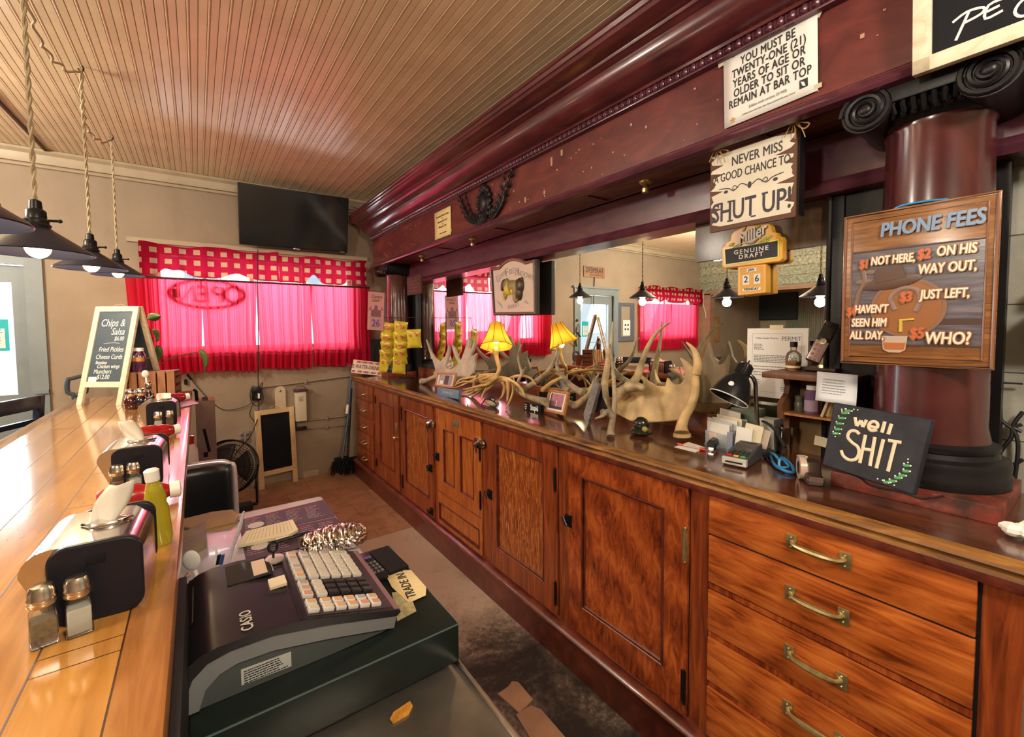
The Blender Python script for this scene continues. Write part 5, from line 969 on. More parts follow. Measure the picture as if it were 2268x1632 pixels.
# pen, slip, stapler
a = hit(1501, 983, 'z', CT+.006); c = hit(1562, 996, 'z', CT+.006); t_ = thing('pen', 'clear ballpoint pen with red ends lying before the letter rack', 'pen', ((a+c)/2))
b = MB(); b.tube([a, a.lerp(c, .22)], .0048, 8); b.tube([a.lerp(c, .82), c], .0050, 8); b.build('red_ends', REDP, t_, world=True); b = MB(); b.tube([a.lerp(c, .2), a.lerp(c, .85)], .004, 8); b.build('barrel', mat('pen_clear', (.45, .25, .22), .2), t_, world=True)
t_ = thing('paper_slip', 'small white paper slip lying flat under the pen', 'paper', (hit(1525, 997, 'z', CT))); b = MB(); pl = [hit(*q, 'z', CT+.0006) for q in ((1493, 990), (1525, 979), (1563, 991), (1540, 1002))]; b._add(pl+[p+Vector((0, 0, .0006)) for p in pl], [(0, 1, 2, 3), (4, 5, 6, 7), (0, 1, 5, 4), (1, 2, 6, 5), (2, 3, 7, 6), (3, 0, 4, 7)]); b.build('sheet', PAPER, t_, sm=False, world=True)
a = hit(1568, 1006, 'z', CT); c = hit(1590, 985, 'z', CT); ux = (a-c).normalized(); t_ = thing('stapler', 'small black stapler with a chrome base beside the letter rack', 'stapler', frame((a+c)/2, ux, Vector((0, 0, 1)).cross(ux)))
b = MB(); b.box(-.04, .045, -.014, .014, 0, .007, bev=.002); b.build('base', CHROME, t_); b = MB(); b.extr([(-.015, .013), (.015, .013), (.016, .03), (.010, .042), (-.010, .042), (-.016, .03)], 'x', -.042, .035); b.build('arm', BLACK, t_, bev=.004); b = MB(); b.box(.018, .036, -.009, .009, .006, .016); b.build('head', CHROME, t_, sm=False)
# card terminal
a = hit(1598, 1028, 'z', CT); c = hit(1655, 1040, 'z', CT); ux = (c-a).normalized(); uy = Vector((0, 0, 1)).cross(ux); w = (c-a).length; M = frame((a+c)/2, ux, uy)
t_ = thing('card_terminal', 'grey card payment terminal with coloured keys near the worktop edge', 'card terminal', M); w = .078; D = .165
b = MB(); b.extr([(0, 0), (D, 0), (D, .058), (D*.72, .055), (D*.60, .046), (0, .030)], 'x', -w/2, w/2); b.build('body', mat('terminal_grey', (.055, .055, .058), .35), t_, bev=.005)
b = MB(); b.box(-w/2-.001, w/2+.001, -.004, .012, .006, .031, bev=.003); b.build('front_lip', mat('terminal_silver', (.55, .53, .50), .3, .3), t_); b = MB(); b.box(-w*.36, w*.36, -.0055, -.003, .014, .019); b.build('card_slot', BLACKM, t_, sm=False)
sl = math.atan2(.016, D*.6); KM = T3(0, 0, .0305) @ RX(sl)
b = MB(); b.box(-.030, .030, .072, .098, .0, .0012, KM); b.build('screen', mat('lcd_dark', (.06, .06, .055), .15), t_, sm=False)
for j in range(4):
    for i in range(4 if j else 3):
        x = -.024+.016*i if j else -.022+.022*i; y = .018+j*.0135; m = (REDP, mat('key_yellow', (.62, .42, .05), .4), mat('key_green', (.06, .32, .09), .4))[i] if j == 0 else mat('key_dark', (.02, .02, .022), .4)
        b = MB(); b.cbox((x, y, .0015), (.017 if j == 0 else .0125, .010, .004), KM, bev=.001); b.build('key', m, t_)
b = MB(); b.box(-.030, .030, .118, .124, .0475, .0500, RX(.02)); b.box(-.030, .028, .132, .137, .0515, .0540); b.build('paper_cutter', CHROME, t_, sm=False)
b = MB(); b.box(-.026, .026, .140, .156, .0560, .0585); b.build('lid', BLACK, t_, sm=False)
# glass tumbler, blue glasses, tape dispenser and odds and ends
p = hit(1742, 1000, 'z', CT); t_ = thing('tumbler', 'clear glass tumbler standing under the shelf beside the card terminal', 'glass', (p.x-.03, p.y, CT))
b = MB(); b.lathe([(0, .006), (.026, .006), (.036, .105), (.038, .105), (.029, 0), (0, 0)], 24); b.build('glass', GLASS, t_)
b = MB(); b.lathe([(0, .006), (.025, .006), (.027, .02), (0, .018)], 20); b.build('dregs', mat('dregs', (.10, .07, .05), .2), t_)
a = hit(1713, 1012, 'z', CT+.012); p1 = hit(1738, 1003, 'z', CT+.03); p2 = hit(1748, 1042, 'z', CT+.012); t_ = thing('safety_glasses', 'bright blue plastic glasses lying folded beside the tape dispenser', 'glasses', hit(1735, 1030, 'z', CT))
cr = crop(1480, 700, .24504); f3 = lambda x, y, z=.012: hit(*cr(x, y), 'z', CT+z)
b = MB(); b.tube([f3(920, 1240), f3(960, 1250, .03), f3(1005, 1300, .03), f3(1030, 1280, .03), f3(1100, 1330, .02), f3(1138, 1410, .008), f3(1050, 1395, .01), f3(960, 1340, .01), f3(920, 1240)], .005, 8, smooth=4); b.tube([f3(1005, 1300, .03), f3(1010, 1360, .01), f3(1090, 1360, .015), f3(1030, 1290, .03)], .004, 8, smooth=4); b.build('frame', BLUEG, t_, world=True)
b = MB(); b.tube([f3(870, 1245), f3(900, 1300, .006), f3(960, 1345, .006), f3(1050, 1395, .006)], .003, 6, smooth=4); b.build('temple', BLACK, t_, world=True)
p = hit(1787, 1068, 'z', CT); t_ = thing('tape_dispenser', 'brown tape dispenser with a roll of tape near the worktop edge', 'tape dispenser', frame((p.x+.03, p.y, CT), (-.85, -.53, 0), (0, 0, 1)))
b = MB(); b.prism([(-.055, 0), (.055, 0), (.060, .018), (.045, .028), (.030, .030), (.012, .062), (-.012, .066), (-.034, .05), (-.052, .018)], -.022, .022); b.build('body', mat('dispenser_brown', (.06, .04, .035), .3), t_, bev=.004)
b = MB(); b.lathe([(.020, -.009), (.036, -.009), (.036, .009), (.020, .009)], 24, T3(-.006, .036, .024)); b.build('tape_roll', mat('clear_tape', (.50, .38, .30), .2), t_)
b = MB(); b.box(-.02, .02, .03, .055, .022, .0235); b.build('label', WHITE, t_, sm=False)
b = MB(); b.box(.05, .064, .014, .030, -.018, .018); b.build('cutter', CHROME, t_, sm=False)
for nm, lab, cat, px, py, X, m, r in (('pill_bottle', 'small orange-red cap bottle lying behind the tape dispenser', 'bottle', 1800, 985, 1.70, mat('orange_red', (.42, .05, .02), .3), .02), ('jar_lid', 'small white round lid left of the tape dispenser', 'lid', 1777, 1005, 1.66, WHITEPL, .018)):
    p = hit(px, py, 'z', CT+.02); t_ = thing(nm, lab, cat, (p.x, p.y, CT)); b = MB()
    if r == .02: b.tube([(-.03, .03, .021), (.03, -.01, .021)], .021, 12)
    else: b.lathe([(0, 0), (.016, 0), (.017, .012), (0, .014)], 16)
    b.build('bottle' if r == .02 else 'lid', m, t_)
p = hit(1830, 985, 'z', CT+.01); t_ = thing('notebook_box', 'dark folded wallet lying behind the tape dispenser under the shelf', 'wallet', T3(p.x, p.y, CT) @ RZ(.3)); b = MB(); b.box(-.05, .05, -.07, .07, 0, .03, bev=.008); b.build('cover', mat('wallet_dark', (.03, .025, .022), .4), t_)
p = hit(1830, 975, 'x', 1.80); t_ = thing('paper_strip', 'cream paper strip standing against the back of the shelf', 'paper', AISLE((1.84, p.y, CT+.06))); b = MB(); b.box(-.05, .06, -.02, .015, 0, .002, RZ(-.1)); b.build('strip', CREAM, t_, sm=False)
p = hit(1715, 930, 'x', 1.80); t_ = thing('storage_tin', 'dark green upright tin behind the desk lamp stem', 'tin', (1.80, p.y+.10, CT)); b = MB(); b.box(-.04, .04, -.05, .05, 0, .155, bev=.004); b.build('tin', mat('tin_green', (.06, .08, .055), .4), t_)
p = hit(1705, 945, 'x', 1.79); t_ = thing('white_carton', 'pale grey carton standing between the green tin and the shelf', 'carton', (1.80, p.y+.005, CT)); b = MB(); b.box(-.03, .03, -.028, .028, 0, .125, bev=.002); b.build('carton', mat('carton_grey', (.40, .39, .35), .5), t_)
t_ = thing('lamp_cord', 'black cord looping from the desk lamp behind the tumbler', 'cord', hit(1700, 960, 'x', 1.76)); b = MB(); b.tube([hit(1683, 930, 'x', 1.78), hit(1700, 938, 'x', 1.76), hit(1718, 955, 'x', 1.74), hit(1740, 990, 'x', 1.70)], .005, 8, smooth=5); b.build('cord', RUBBER, t_, world=True)
t_ = thing('crumpled_tissue', 'crumpled white tissue at the right end of the worktop', 'tissue', hit(2256, 1175, 'z', CT)); b = MB(); c = hit(2262, 1172, 'z', CT+.02)
for k in range(6): b.ball((c.x+random.uniform(-.02, .02), c.y+random.uniform(-.025, .02), CT+.012+random.uniform(0, .02)), (random.uniform(.012, .02), random.uniform(.012, .022), random.uniform(.010, .018)), nu=7, nv=5)
b.build('tissue', WHITE, t_, world=True, ang=20)
# electronics on the wall behind the near column, and their cords
t_ = thing('wall_router', 'black box on a bracket on the grey boards right of the near column', 'electronics', (1.90, .05, 1.55))
b = MB(); b.box(1.82, 1.935, -.12, .13, 1.50, 1.60, bev=.008); b.build('lower_box', NAVY, t_, world=True); b = MB(); b.box(1.85, 1.935, -.12, .125, 1.63, 1.665, bev=.004); b.box(1.90, 1.935, -.10, .10, 1.60, 1.64); b.build('upper_box', BLACK, t_, world=True)
t_ = thing('cable_tangle', 'tangle of black cords hanging down the grey boards by the near column', 'cord', (1.93, .1, CT)); X = 1.925; cr = crop(2060, 680, .2574); g = lambda *ps: [hit(*cr(x, y), 'x', X-.01) for x, y in ps]
b = MB(); b.tube(g((515, 700), (540, 860), (620, 980), (720, 1060), (755, 1180), (745, 1350), (725, 1490)), .005, 7, smooth=5); b.tube(g((600, 720), (610, 1000), (600, 1150), (560, 1330), (545, 1370)), .004, 7, smooth=5); b.tube(g((800, 900), (720, 1010), (700, 1120), (610, 1240), (560, 1370), (700, 1360), (800, 1310)), .005, 7, smooth=5); b.tube(g((720, 1030), (790, 1010)), .005, 7); b.tube(g((715, 1035), (790, 1075)), .005, 7); b.tube(g((590, 650), (700, 655), (800, 660)), .003, 6, smooth=3); b.build('cords', RUBBER, t_, world=True)
t_ = thing('column_cord', 'thin black cord along the plinth under the painted canvas', 'cord', hit(1960, 1080, 'x', 1.50)); b = MB(); b.tube([hit(1868, 1043, 'x', 1.525), hit(1905, 1058, 'x', 1.525), hit(1930, 1075, 'x', 1.525), hit(2000, 1090, 'x', 1.525), hit(2040, 1104, 'x', 1.525), hit(2090, 1098, 'x', 1.53)], .0028, 6, smooth=4); b.build('cord', RUBBER, t_, world=True)
# ================================================================ FAR WALL
def mhit(px, py, X, ):
    """point of the plane x = X in the room seen reflected at this place of the mirror"""
    p = hit(px, py, 'x', 2*MX-X); return Vector((X, p.y, p.z))
def mhity(px, py, Y): p = hit(px, py, 'y', Y); return Vector((2*MX-p.x, Y, p.z))
def curtain(name, label, x0, x1, z0, z1, y, folds, seed, m, amp=.017, group=None, bulge=0):
    random.seed(seed); ph = [random.uniform(0, 6.28) for _ in range(6)]; w = x1-x0
    def f(u, v):
        a = amp*(.55+.45*(1-v)); yy = y-a*(math.sin(2*PI*folds*u+ph[0])+.6*math.sin(2*PI*folds*1.73*u+ph[1]+v*.8)+.35*math.sin(2*PI*folds*3.1*u+ph[2]))-bulge*max(0, u-.6)*(1-v)
        if v > .93: yy -= .004
        return (x0+w*u+(u-.5)*.060*max(0, v-.42)+.004*math.sin(9*v+ph[3])*(1-v), yy, z0+(z1-z0)*v+(.010*math.sin(5*u+ph[4])+.006*math.sin(2*PI*folds*u))*(1-v))
    b = MB(); b.grid(f, int(folds*12)+8, 14); o = b.build(name, m, None, ang=180); tag(o, label, 'curtain', group)
    h = MB()
    for v in (.155, .195):
        pts = [Vector(f(i/60, v))+Vector((0, -.002, 0)) for i in range(61)]; h.tube(pts, .0022, 4)
    h.build('hem_stitching', mat('hem_red', (.20, .004, .018), .8), o)
    return o
ZC = hit(560, 626, 'y', 4.88).z; ZB = hit(600, 817, 'y', 4.88).z
xs = [hit(q, 720, 'y', 4.88).x for q in (288, 446, 450, 566, 572, 689, 692, 816)]
for i, lb in enumerate(('leftmost sheer red curtain panel behind the easel chalkboard', 'sheer red curtain panel left of the middle with a vine leaf before it', 'sheer red curtain panel right of the middle gap', 'rightmost sheer red curtain panel beside the far column')):
    curtain('curtain', lb, xs[2*i]+(.004 if i else 0), xs[2*i+1], ZB, ZC, 4.88, (10, 8, 8, 8)[i], 11+i, CURT, group='red curtain panels of the street window', bulge=.10 if i == 3 else 0)
t_ = thing('curtain_rod', 'thin dark curtain rod across the street window', 'curtain rod', (.5, 4.88, ZC)); b = MB(); b.tube([(xs[0]-.03, 4.875, ZC+.004), (xs[7]+.02, 4.875, ZC+.004)], .010, 8); b.build('rod', mat('rod_maroon', (.07, .01, .02), .5), t_, world=True)
vz0, vz1 = hit(500, 618, 'y', 4.80).z, hit(450, 548, 'y', 4.80).z
def valance(label, x0, x1, seed, gaps, z0, z1, y, ret=True):
    random.seed(seed); ph = [random.uniform(0, 6) for _ in range(4)]; w = x1-x0
    def f(u, v):
        x = x0+w*u; zz = z0+(z1-z0)*v
        zz += (1-v)**2*sum(.055*math.exp(-((x-g[0])/g[1])**2) for g in gaps)+.014*v*math.sin(2*PI*w*1.9*u+ph[0])
        return (x, y-.012*math.sin(2*PI*u*w*5+ph[1])-.008*math.sin(2*PI*u*w*11+ph[2])*(1-v)-.01*math.sin(7*v+8*u), zz)
    b = MB(); b.grid(f, int(w*60), 16)
    if ret:
        b.grid(lambda u, v: (x0+.0+.004*math.sin(6*v), y+(YF-y)*u*.98, z0+(z1-z0)*v-.03*u*v), 6, 8)
    o = b.build('valance', GING, None, ang=180, uv=lambda c: (c.x+2, c.z)); tag(o, label, 'valance', 'red gingham valances'); return o
gx = lambda px: hit(px, 610, 'y', 4.80).x
valance('left red gingham valance with cream squares over the street window', gx(310), gx(618), 4, [(gx(365), .05), (gx(398), .07), (gx(525), .10)], vz0, vz1, 4.80)
valance('right red gingham valance under the television', gx(619), gx(812), 5, [(gx(700), .05), (gx(690), .04), (gx(775), .05)], vz0-.004, vz1-.01, 4.80, False)
b = MB(); b.box(hit(280, 525, 'y', YF).x, hit(812, 560, 'y', YF).x, YF-.025, YF-.001, hit(300, 536, 'y', YF).z, hit(300, 526, 'y', YF).z+.0); t_ = tag(b.build('valance_batten', MOLD, sm=False), 'painted wooden batten above the gingham valance', 'batten')
# neon sign between curtain and window, seen from behind
p = hit(461, 651, 'y', 4.914); t_ = thing('neon_sign', 'oval neon open sign hanging in the window behind the red curtain', 'sign', frame(p, (-1, 0, 0), (0, 0, 1))); NEON = mat('unlit_neon_tube', (.10, .008, .02), .3)
b = MB(); b.tube([(.285*math.cos(k*PI/24), .125*math.sin(k*PI/24), 0) for k in range(48)], .014, 8, closed=True); b.build('oval_tube', NEON, t_)
b = MB()
for x, gl in ((-.19, [[(.06*math.cos(k*PI/8), .07*math.sin(k*PI/8)) for k in range(17)]]), (-.075, [[(-.035, -.075), (-.035, .065), (.02, .065), (.04, .03), (.01, 0), (-.03, 0)]]), (.04, [[(.04, -.065), (-.03, -.065), (-.03, .065), (.04, .065)], [(-.03, 0), (.03, 0)]]), (.16, [[(-.06, -.075), (-.05, .07), (.04, -.07), (.06, .075)]])):
    for pl in gl: b.tube([(x+q[0], q[1], 0) for q in pl], .0145, 8)
b.build('letter_tubes', NEON, t_); b = MB(); b.box(.215, .262, -.045, .035, -.02, .02); b.build('transformer', BLACK, t_, sm=False)
b = MB(); b.tube([(.1, .12, 0), (.1, .30, 0)], .002, 5); b.tube([(-.1, .12, 0), (-.1, .30, 0)], .002, 5); b.build('hanging_chain', IRON, t_)
# television
c = [hit(525, 403, 'y', 4.68), hit(772, 439, 'y', 4.68), hit(770, 561, 'y', 4.81), hit(531, 541, 'y', 4.81)]; M, w, h = quadM(c)
t_ = thing('television', 'large flat black television tilted down from the far wall above the valance', 'television', M)
b = MB(); b.box(-w, w, -h, h, -.035, 0, bev=.006); b.box(-w*.6, w*.6, -h*.7, h*.5, -.07, -.035, bev=.01); b.build('casing', BLACK, t_); b = MB(); b.box(-w+.010, w-.010, -h+.016, h-.010, 0, .0012); b.build('screen', mat('tv_screen', (.012, .013, .015), .12, spec=.7), t_, sm=False)
b = MB(); b.box(-.03, .03, -h-.010, -h+.006, -.012, .002, bev=.002); b.build('sensor', CHROME, t_); b = MB(); b.text('Roku', .02, w-.05, -h+.009, .0016); b.build('logo', GREYINK, t_, sm=False)
b = MB(); b.tube([(-.1, 0, -.06), (-.1, -.02, -.14)], .02, 8); b.box(-.2, .2, -.1, .1, -.15, -.14); b.build('bracket', IRON, t_, sm=False)
t_ = thing('tv_cable', 'thin black cable hanging from the television down past the curtains', 'cable', hit(573, 600, 'y', 4.78)); b = MB(); b.tube([hit(571, 552, 'y', 4.80), hit(570, 620, 'y', 4.77), hit(572, 700, 'y', 4.80), hit(572, 800, 'y', 4.86), hit(572, 850, 'y', 4.93), hit(573, 862, 'y', 4.93)], .0035, 6, smooth=3); b.build('cable', RUBBER, t_, world=True)
t_ = thing('tv_wires', 'loops of dark wire on the far wall between television and canopy', 'cable', hit(790, 470, 'y', 4.92)); b = MB(); b.tube([hit(772, 455, 'y', 4.93), hit(790, 462, 'y', 4.93), hit(812, 480, 'y', 4.93)], .004, 6, smooth=3); b.tube([hit(772, 465, 'y', 4.93), hit(786, 475, 'y', 4.93), hit(796, 490, 'y', 4.93), hit(780, 498, 'y', 4.93)], .004, 6, smooth=3); b.build('wires', RUBBER, t_, world=True)
# conduits
for nm, pts, r, lb in (('conduit', [(575, 858), (640, 850), (777, 832)], .011, 'upper painted conduit running along the far wall to the cabinets'), ('conduit', [(680, 931), (767, 921)], .010, 'middle painted conduit right of the napkin dispenser on the wall'), ('conduit', [(680, 950), (767, 941)], .007, 'lowest thin painted conduit on the far wall')):
    t_ = thing('conduit', lb, 'pipe', hit(*pts[0], 'y', YF-.012), 'painted conduits on the far wall'); b = MB(); b.tube([hit(*q, 'y', YF-.012) for q in pts], r, 10); c_ = hit(*((pts[0][0]+pts[-1][0])/2, (pts[0][1]+pts[-1][1])/2), 'y', YF-.012); b.box(c_.x-.012, c_.x+.012, YF-.028, YF-.002, c_.z-.022, c_.z+.022, bev=.003); b.build('pipe', PLASTER, t_, world=True)
# power strip, plank, dispenser, outlet, sensor
p = hit(566, 870, 'y', YF-.03); t_ = thing('power_strip', 'black outlet box with plugs and bunched cords on the far wall', 'outlet', (p.x, YF-.03, p.z)); b = MB(); b.box(-.035, .045, -.03, .029, -.07, .06, bev=.006); b.build('box', BLACK, t_)
for dx, dz in ((-.01, .03), (.02, -.01), (.01, -.045)): b = MB(); b.box(dx-.018, dx+.018, -.065, -.03, dz-.014, dz+.014, bev=.004); b.build('plug', BLACK, t_)
b = MB(); b.box(.012, .03, -.068, -.035, -.05, .0, bev=.003); b.build('white_plug', WHITEPL, t_); b = MB(); b.tube([(.02, -.02, .05), (.06, -.03, .10), (.05, -.03, .02), (.06, -.04, -.06), (.02, -.05, -.12), (-.03, -.04, -.10), (-.05, -.04, .0), (-.02, -.03, .08)], .004, 6, smooth=4); b.build('cord_loop', RUBBER, t_)
p0 = hit(600, 1000, 'y', YF-.02); zt = hit(622, 855, 'y', YF-.02).z; xa, xb = hit(609, 880, 'y', YF-.02).x, hit(633, 880, 'y', YF-.02).x
t_ = thing('wall_plank', 'cream painted plank with rounded top fixed upright on the far wall behind the empty chalkboard', 'plank', ((xa+xb)/2, YF-.02, .5)); b = MB(); r = (xb-xa)/2; b.M = FARW(((xa+xb)/2, YF-.02, 0)); b.prism([(-r, .45), (r, .45)]+[(r*math.cos(k*PI/12), zt-r+r*math.sin(k*PI/12)) for k in range(13)], -.015, 0); b.build('plank', mat('plank_cream', (.55, .44, .30), .5), t_, sm=False, world=True)
b = MB(); b.ball(((xa+xb)/2, YF-.022, zt-r), (.012, .006, .012)); b.build('screw', BRASS, t_, world=True)
xa, xb = hit(653, 880, 'y', YF-.04).x, hit(677, 880, 'y', YF-.04).x; za, zb = hit(665, 866, 'y', YF-.05).z, hit(668, 932, 'y', YF-.05).z
t_ = thing('cup_dispenser', 'white upright dispenser with a cartoonish ink scribble on the far wall', 'dispenser', ((xa+xb)/2, YF-.05, zb)); b = MB(); b.box(xa, xb, YF-.075, YF-.001, zb, za, bev=.006); b.build('body', mat('dispenser_white', (.66, .58, .44), .4), t_, world=True)
b = MB(); b.box(xa-.01, xb+.015, YF-.09, YF-.02, za-.005, za+.02, bev=.004); b.tube([(xa, YF-.05, za+.02), (xa+.02, YF-.05, za+.05), (xb-.02, YF-.05, za+.05), (xb, YF-.05, za+.02)], .003, 6, smooth=3); b.build('top_cap', mat('maroon_plastic', (.08, .02, .03), .4), t_, world=True)
b = MB(); b.M = FARW(((xa+xb)/2, YF-.0755, za-.075)); b.tube([(.018*math.cos(k*PI/8), .016*math.sin(k*PI/8)-.01, .001) for k in range(16)], .0015, 4, closed=True); b.tube([(-.03, .012, .001), (-.01, .02, .001), (.01, .014, .001), (.03, .022, .001)], .0014, 4); b.lines(-.01, .012, -.006, -.016, 2, .003, .0012); b.build('ink_drawing', INK, t_, world=True, sm=False)
b = MB(); b.tube([(xa+.004, YF-.04, zb), (xa+.004, YF-.04, zb-.10)], .004, 6); b.box(xa+.005, xb-.004, YF-.08, YF-.02, zb-.085, zb-.06, bev=.003); b.build('catch_tray', BLACK, t_, world=True)
p = hit(542, 968, 'y', YF-.01); t_ = thing('wall_outlet', 'grimy double outlet plate low on the far wall behind the fan', 'outlet', (p.x, YF-.01, p.z)); b = MB(); b.box(-.045, .045, 0, .009, -.055, .055, bev=.003); b.build('plate', mat('grimy_plate', (.30, .23, .18), .5, var=.4, vs=30), t_)
for dx in (-.02, .022):
    for dz in (-.022, .022): b = MB(); b.box(dx-.012, dx+.012, -.004, .002, dz-.014, dz+.014, bev=.003); b.build('socket', mat('socket_grey', (.10, .085, .08), .5), t_)
t_ = thing('hanging_cable', 'thin cable with a small black plug swagged along the far wall to the outlet box', 'cable', hit(416, 832, 'y', 4.92)); b = MB(); Y = YF-.015; b.tube([hit(q[0], q[1], 'y', Y) for q in ((418, 833), (436, 855), (460, 882), (485, 903), (505, 908), (535, 903), (560, 890), (568, 878))], .0032, 6, smooth=4); b.build('cable', RUBBER, t_, world=True)
b = MB(); b.tube([hit(415, 829, 'y', Y), hit(424, 841, 'y', Y)], .010, 8); b.build('plug', BLACK, t_, world=True)
p = hit(411, 845, 'y', Y); t_ = thing('wall_sensor', 'tiny black capsule stuck to the far wall beside the hanging plug', 'sensor', (p.x, Y, p.z)); b = MB(); b.tube([(0, 0, .012), (0, 0, -.018)], .012, 10); b.ball((0, 0, .012), .012); b.ball((0, 0, -.018), .012); b.build('capsule', BLACK, t_)
t_ = thing('fan_cord', 'black cord dropping from the outlet box to the floor fan', 'cord', hit(570, 900, 'y', 4.9)); b = MB(); b.tube([hit(q[0], q[1], 'y', y) for q, y in (((573, 868), 4.90), ((573, 910), 4.88), ((568, 935), 4.84), ((555, 965), 4.80), ((538, 985), 4.72), ((520, 1006), 4.50))], .005, 7, smooth=4); b.tube([hit(q[0], q[1], 'y', 4.88) for q in ((566, 885), (556, 905), (554, 920), (565, 935))], .004, 6, smooth=4); b.build('cord', RUBBER, t_, world=True)
# empty chalkboard easel leaning on the wall
c = [hit(558, 911, 'y', 4.86), hit(653, 901, 'y', 4.90), hit(655, 1062, 'y', 4.885), hit(570, 1084, 'y', 4.83)]; fl, fr = hit(571, 1085, 'z', .004), hit(651, 1063, 'z', .004)
fl, fr = Vector((.44, 4.80, .004)), Vector((.79, 4.87, .004)); M = frame(fl.lerp(fr, .5), fr-fl, (.0, .07, 1)); w = (fr-fl).length/2; H_ = .76
t_ = thing('floor_chalkboard', 'blank pine-framed chalkboard leaning against the far wall by the fan', 'chalkboard', M); b = MB(); b.box(-w, -w+.045, 0, H_, -.03, 0, bev=.002); b.box(w-.045, w, 0, H_, -.03, 0, bev=.002); b.box(-w+.045, w-.045, H_-.045, H_, -.03, 0); b.box(-w+.045, w-.045, .12, .165, -.03, 0); b.build('frame', PINE, t_)
b = MB(); b.box(-w+.045, w-.045, .165, H_-.045, -.02, -.012); b.build('slate', SLATE, t_, sm=False); b = MB(); b.tube([(-.04, H_, -.015), (-.02, H_+.022, -.015), (.02, H_+.022, -.015), (.04, H_, -.015)], .003, 6, smooth=3); b.build('rope_handle', ROPE, t_)
# floor fan
fc = hit(506, 1034, 'y', 4.45); t_ = thing('floor_fan', 'black wire-caged floor fan standing before the blank chalkboard', 'fan', frame(fc, (.93, -.36, 0), (.12, .3, 1))); R_ = .225
b = MB()
for z in (-.05, .05): b.tube([(R_*math.cos(k*PI/20), R_*math.sin(k*PI/20), z*.6) for k in range(40)], .007, 7, closed=True)
for k in range(64):
    a = 2*PI*k/64; ca, sa = math.cos(a), math.sin(a)
    for s in (-1, 1): b.tube([(.04*ca, .04*sa, s*.085), (.15*ca, .15*sa, s*.078), (R_*ca, R_*sa, s*.03)], .0016, 4, cap=False)
for rr in (.08, .15, .19):
    for s in (-1, 1): b.tube([(rr*math.cos(k*PI/18), rr*math.sin(k*PI/18), s*.078) for k in range(36)], .0018, 4, closed=True)
b.build('cage', IRON, t_); b = MB(); b.lathe([(0, .02), (.045, .01), (.05, -.05), (0, -.06)], 18); b.build('motor', BLACK, t_)
for k in range(3):
    b = MB(); b.grid(lambda u, v: ((.04+.155*u)*math.cos(2*PI*k/3+(v-.5)*1.5), (.04+.155*u)*math.sin(2*PI*k/3+(v-.5)*1.5), .03*(v-.5)), 6, 8); o = b.build('blade', mat('fan_blade_grey', (.05, .045, .045), .4), t_); o.modifiers.new('s', 'SOLIDIFY').thickness = .003
b = MB(); b.tube([(-.23, 0, 0), (-.23, -.20, .05)], .009, 8); b.tube([(.23, 0, 0), (.23, -.20, .05)], .009, 8); Mi = t_.matrix_world.inverted(); b.build('bracket', IRON, t_)
b = MB(); b.tube([(fc.x-.2, fc.y+.05, .02), (fc.x+.2, fc.y-.05, .02)], .014, 8); b.tube([(fc.x-.2, fc.y+.05, .02), (fc.x-.19, fc.y+.06, .25)], .010, 8); b.tube([(fc.x+.2, fc.y-.05, .02), (fc.x+.2, fc.y-.03, .25)], .010, 8); b.box(fc.x-.14, fc.x+.16, fc.y-.15, fc.y-.02, .005, .05, bev=.01); b.build('stand', BLACK, t_, world=True)
# brooms in the corner
for i, (pxs, lb, m) in enumerate((([(777, 832), (771, 925), (758, 1015)], 'blue-handled push broom leaning in the corner by the cabinets', mat('broom_blue', (.03, .06, .13), .4)), ([(778, 860), (774, 940), (770, 1012)], 'dark-handled broom leaning behind the blue push broom', BLACK))):
    t_ = thing('broom', lb, 'broom', hit(755+14*i, 1035, 'z', .1), 'brooms in the corner'); y = 4.80+.06*i; b = MB(); pts = [hit(q[0], q[1], 'y', y-.08*j) for j, q in enumerate(pxs)]; b.tube(pts, .013, 8); b.build('handle', m, t_, world=True)
    if i == 0: b = MB(); e = pts[0].lerp(pts[2], .36); e2 = pts[0].lerp(pts[2], .47); b.tube([e, e2], .0145, 8); b.build('grip_band', WHITEPL, t_, world=True)
    b = MB(); c = hit(750+22*i, 1022, 'y', 4.66+.1*i); random.seed(i); w_ = .10
    b.box(c.x-.04, c.x+.10, c.y-.02, c.y+.03, c.z-.02, c.z+.04, bev=.01)
    for k in range(90): x = c.x+random.uniform(-.05, .10); y_ = c.y+random.uniform(-.02, .03); b.tube([(x, y_, c.z), (x+random.uniform(-.05, .03), y_+random.uniform(-.03, .03), max(.006, c.z-random.uniform(.06, .14)))], .006, 4)
    b.build('bristles', BLACKM, t_, world=True)
# board sign over the door, picture, poster frame and second window curtains: seen in the mirror
a = mhity(1294, 600, 4.93); c = mhity(1340, 598, 4.93); t_ = thing('board_sign', 'small brown board sign with burnt letters above the glass door, seen in the mirror', 'sign', FARW(((a.x+c.x)/2, 4.935, a.z))); w = abs(a.x-c.x)/2
b = MB(); b.box(-w, w, -.085, .085, -.012, 0); b.build('board', CRATE, t_, sm=False); b = MB(); b.text('FARMERS', .12, 0, .02, .001, xs=.8, bold=.003); b.lines(-w*.8, w*.8, -.05, -.05, 1, .01); b.build('lettering', INK, t_, sm=False); b = MB(); b.tube([(0, -.085, -.004), (.02, -.55, -.004)], .006, 6); b.build('hanging_strip', BLACK, t_)
a = mhity(1366, 670, 4.93); c = mhity(1405, 755, 4.93); t_ = thing('poster_frame', 'blue-grey framed board with a pinned white sheet beside the glass door, seen in the mirror', 'frame', FARW(((a.x+c.x)/2, 4.93, (a.z+c.z)/2))); w, h = abs(a.x-c.x)/2, abs(a.z-c.z)/2
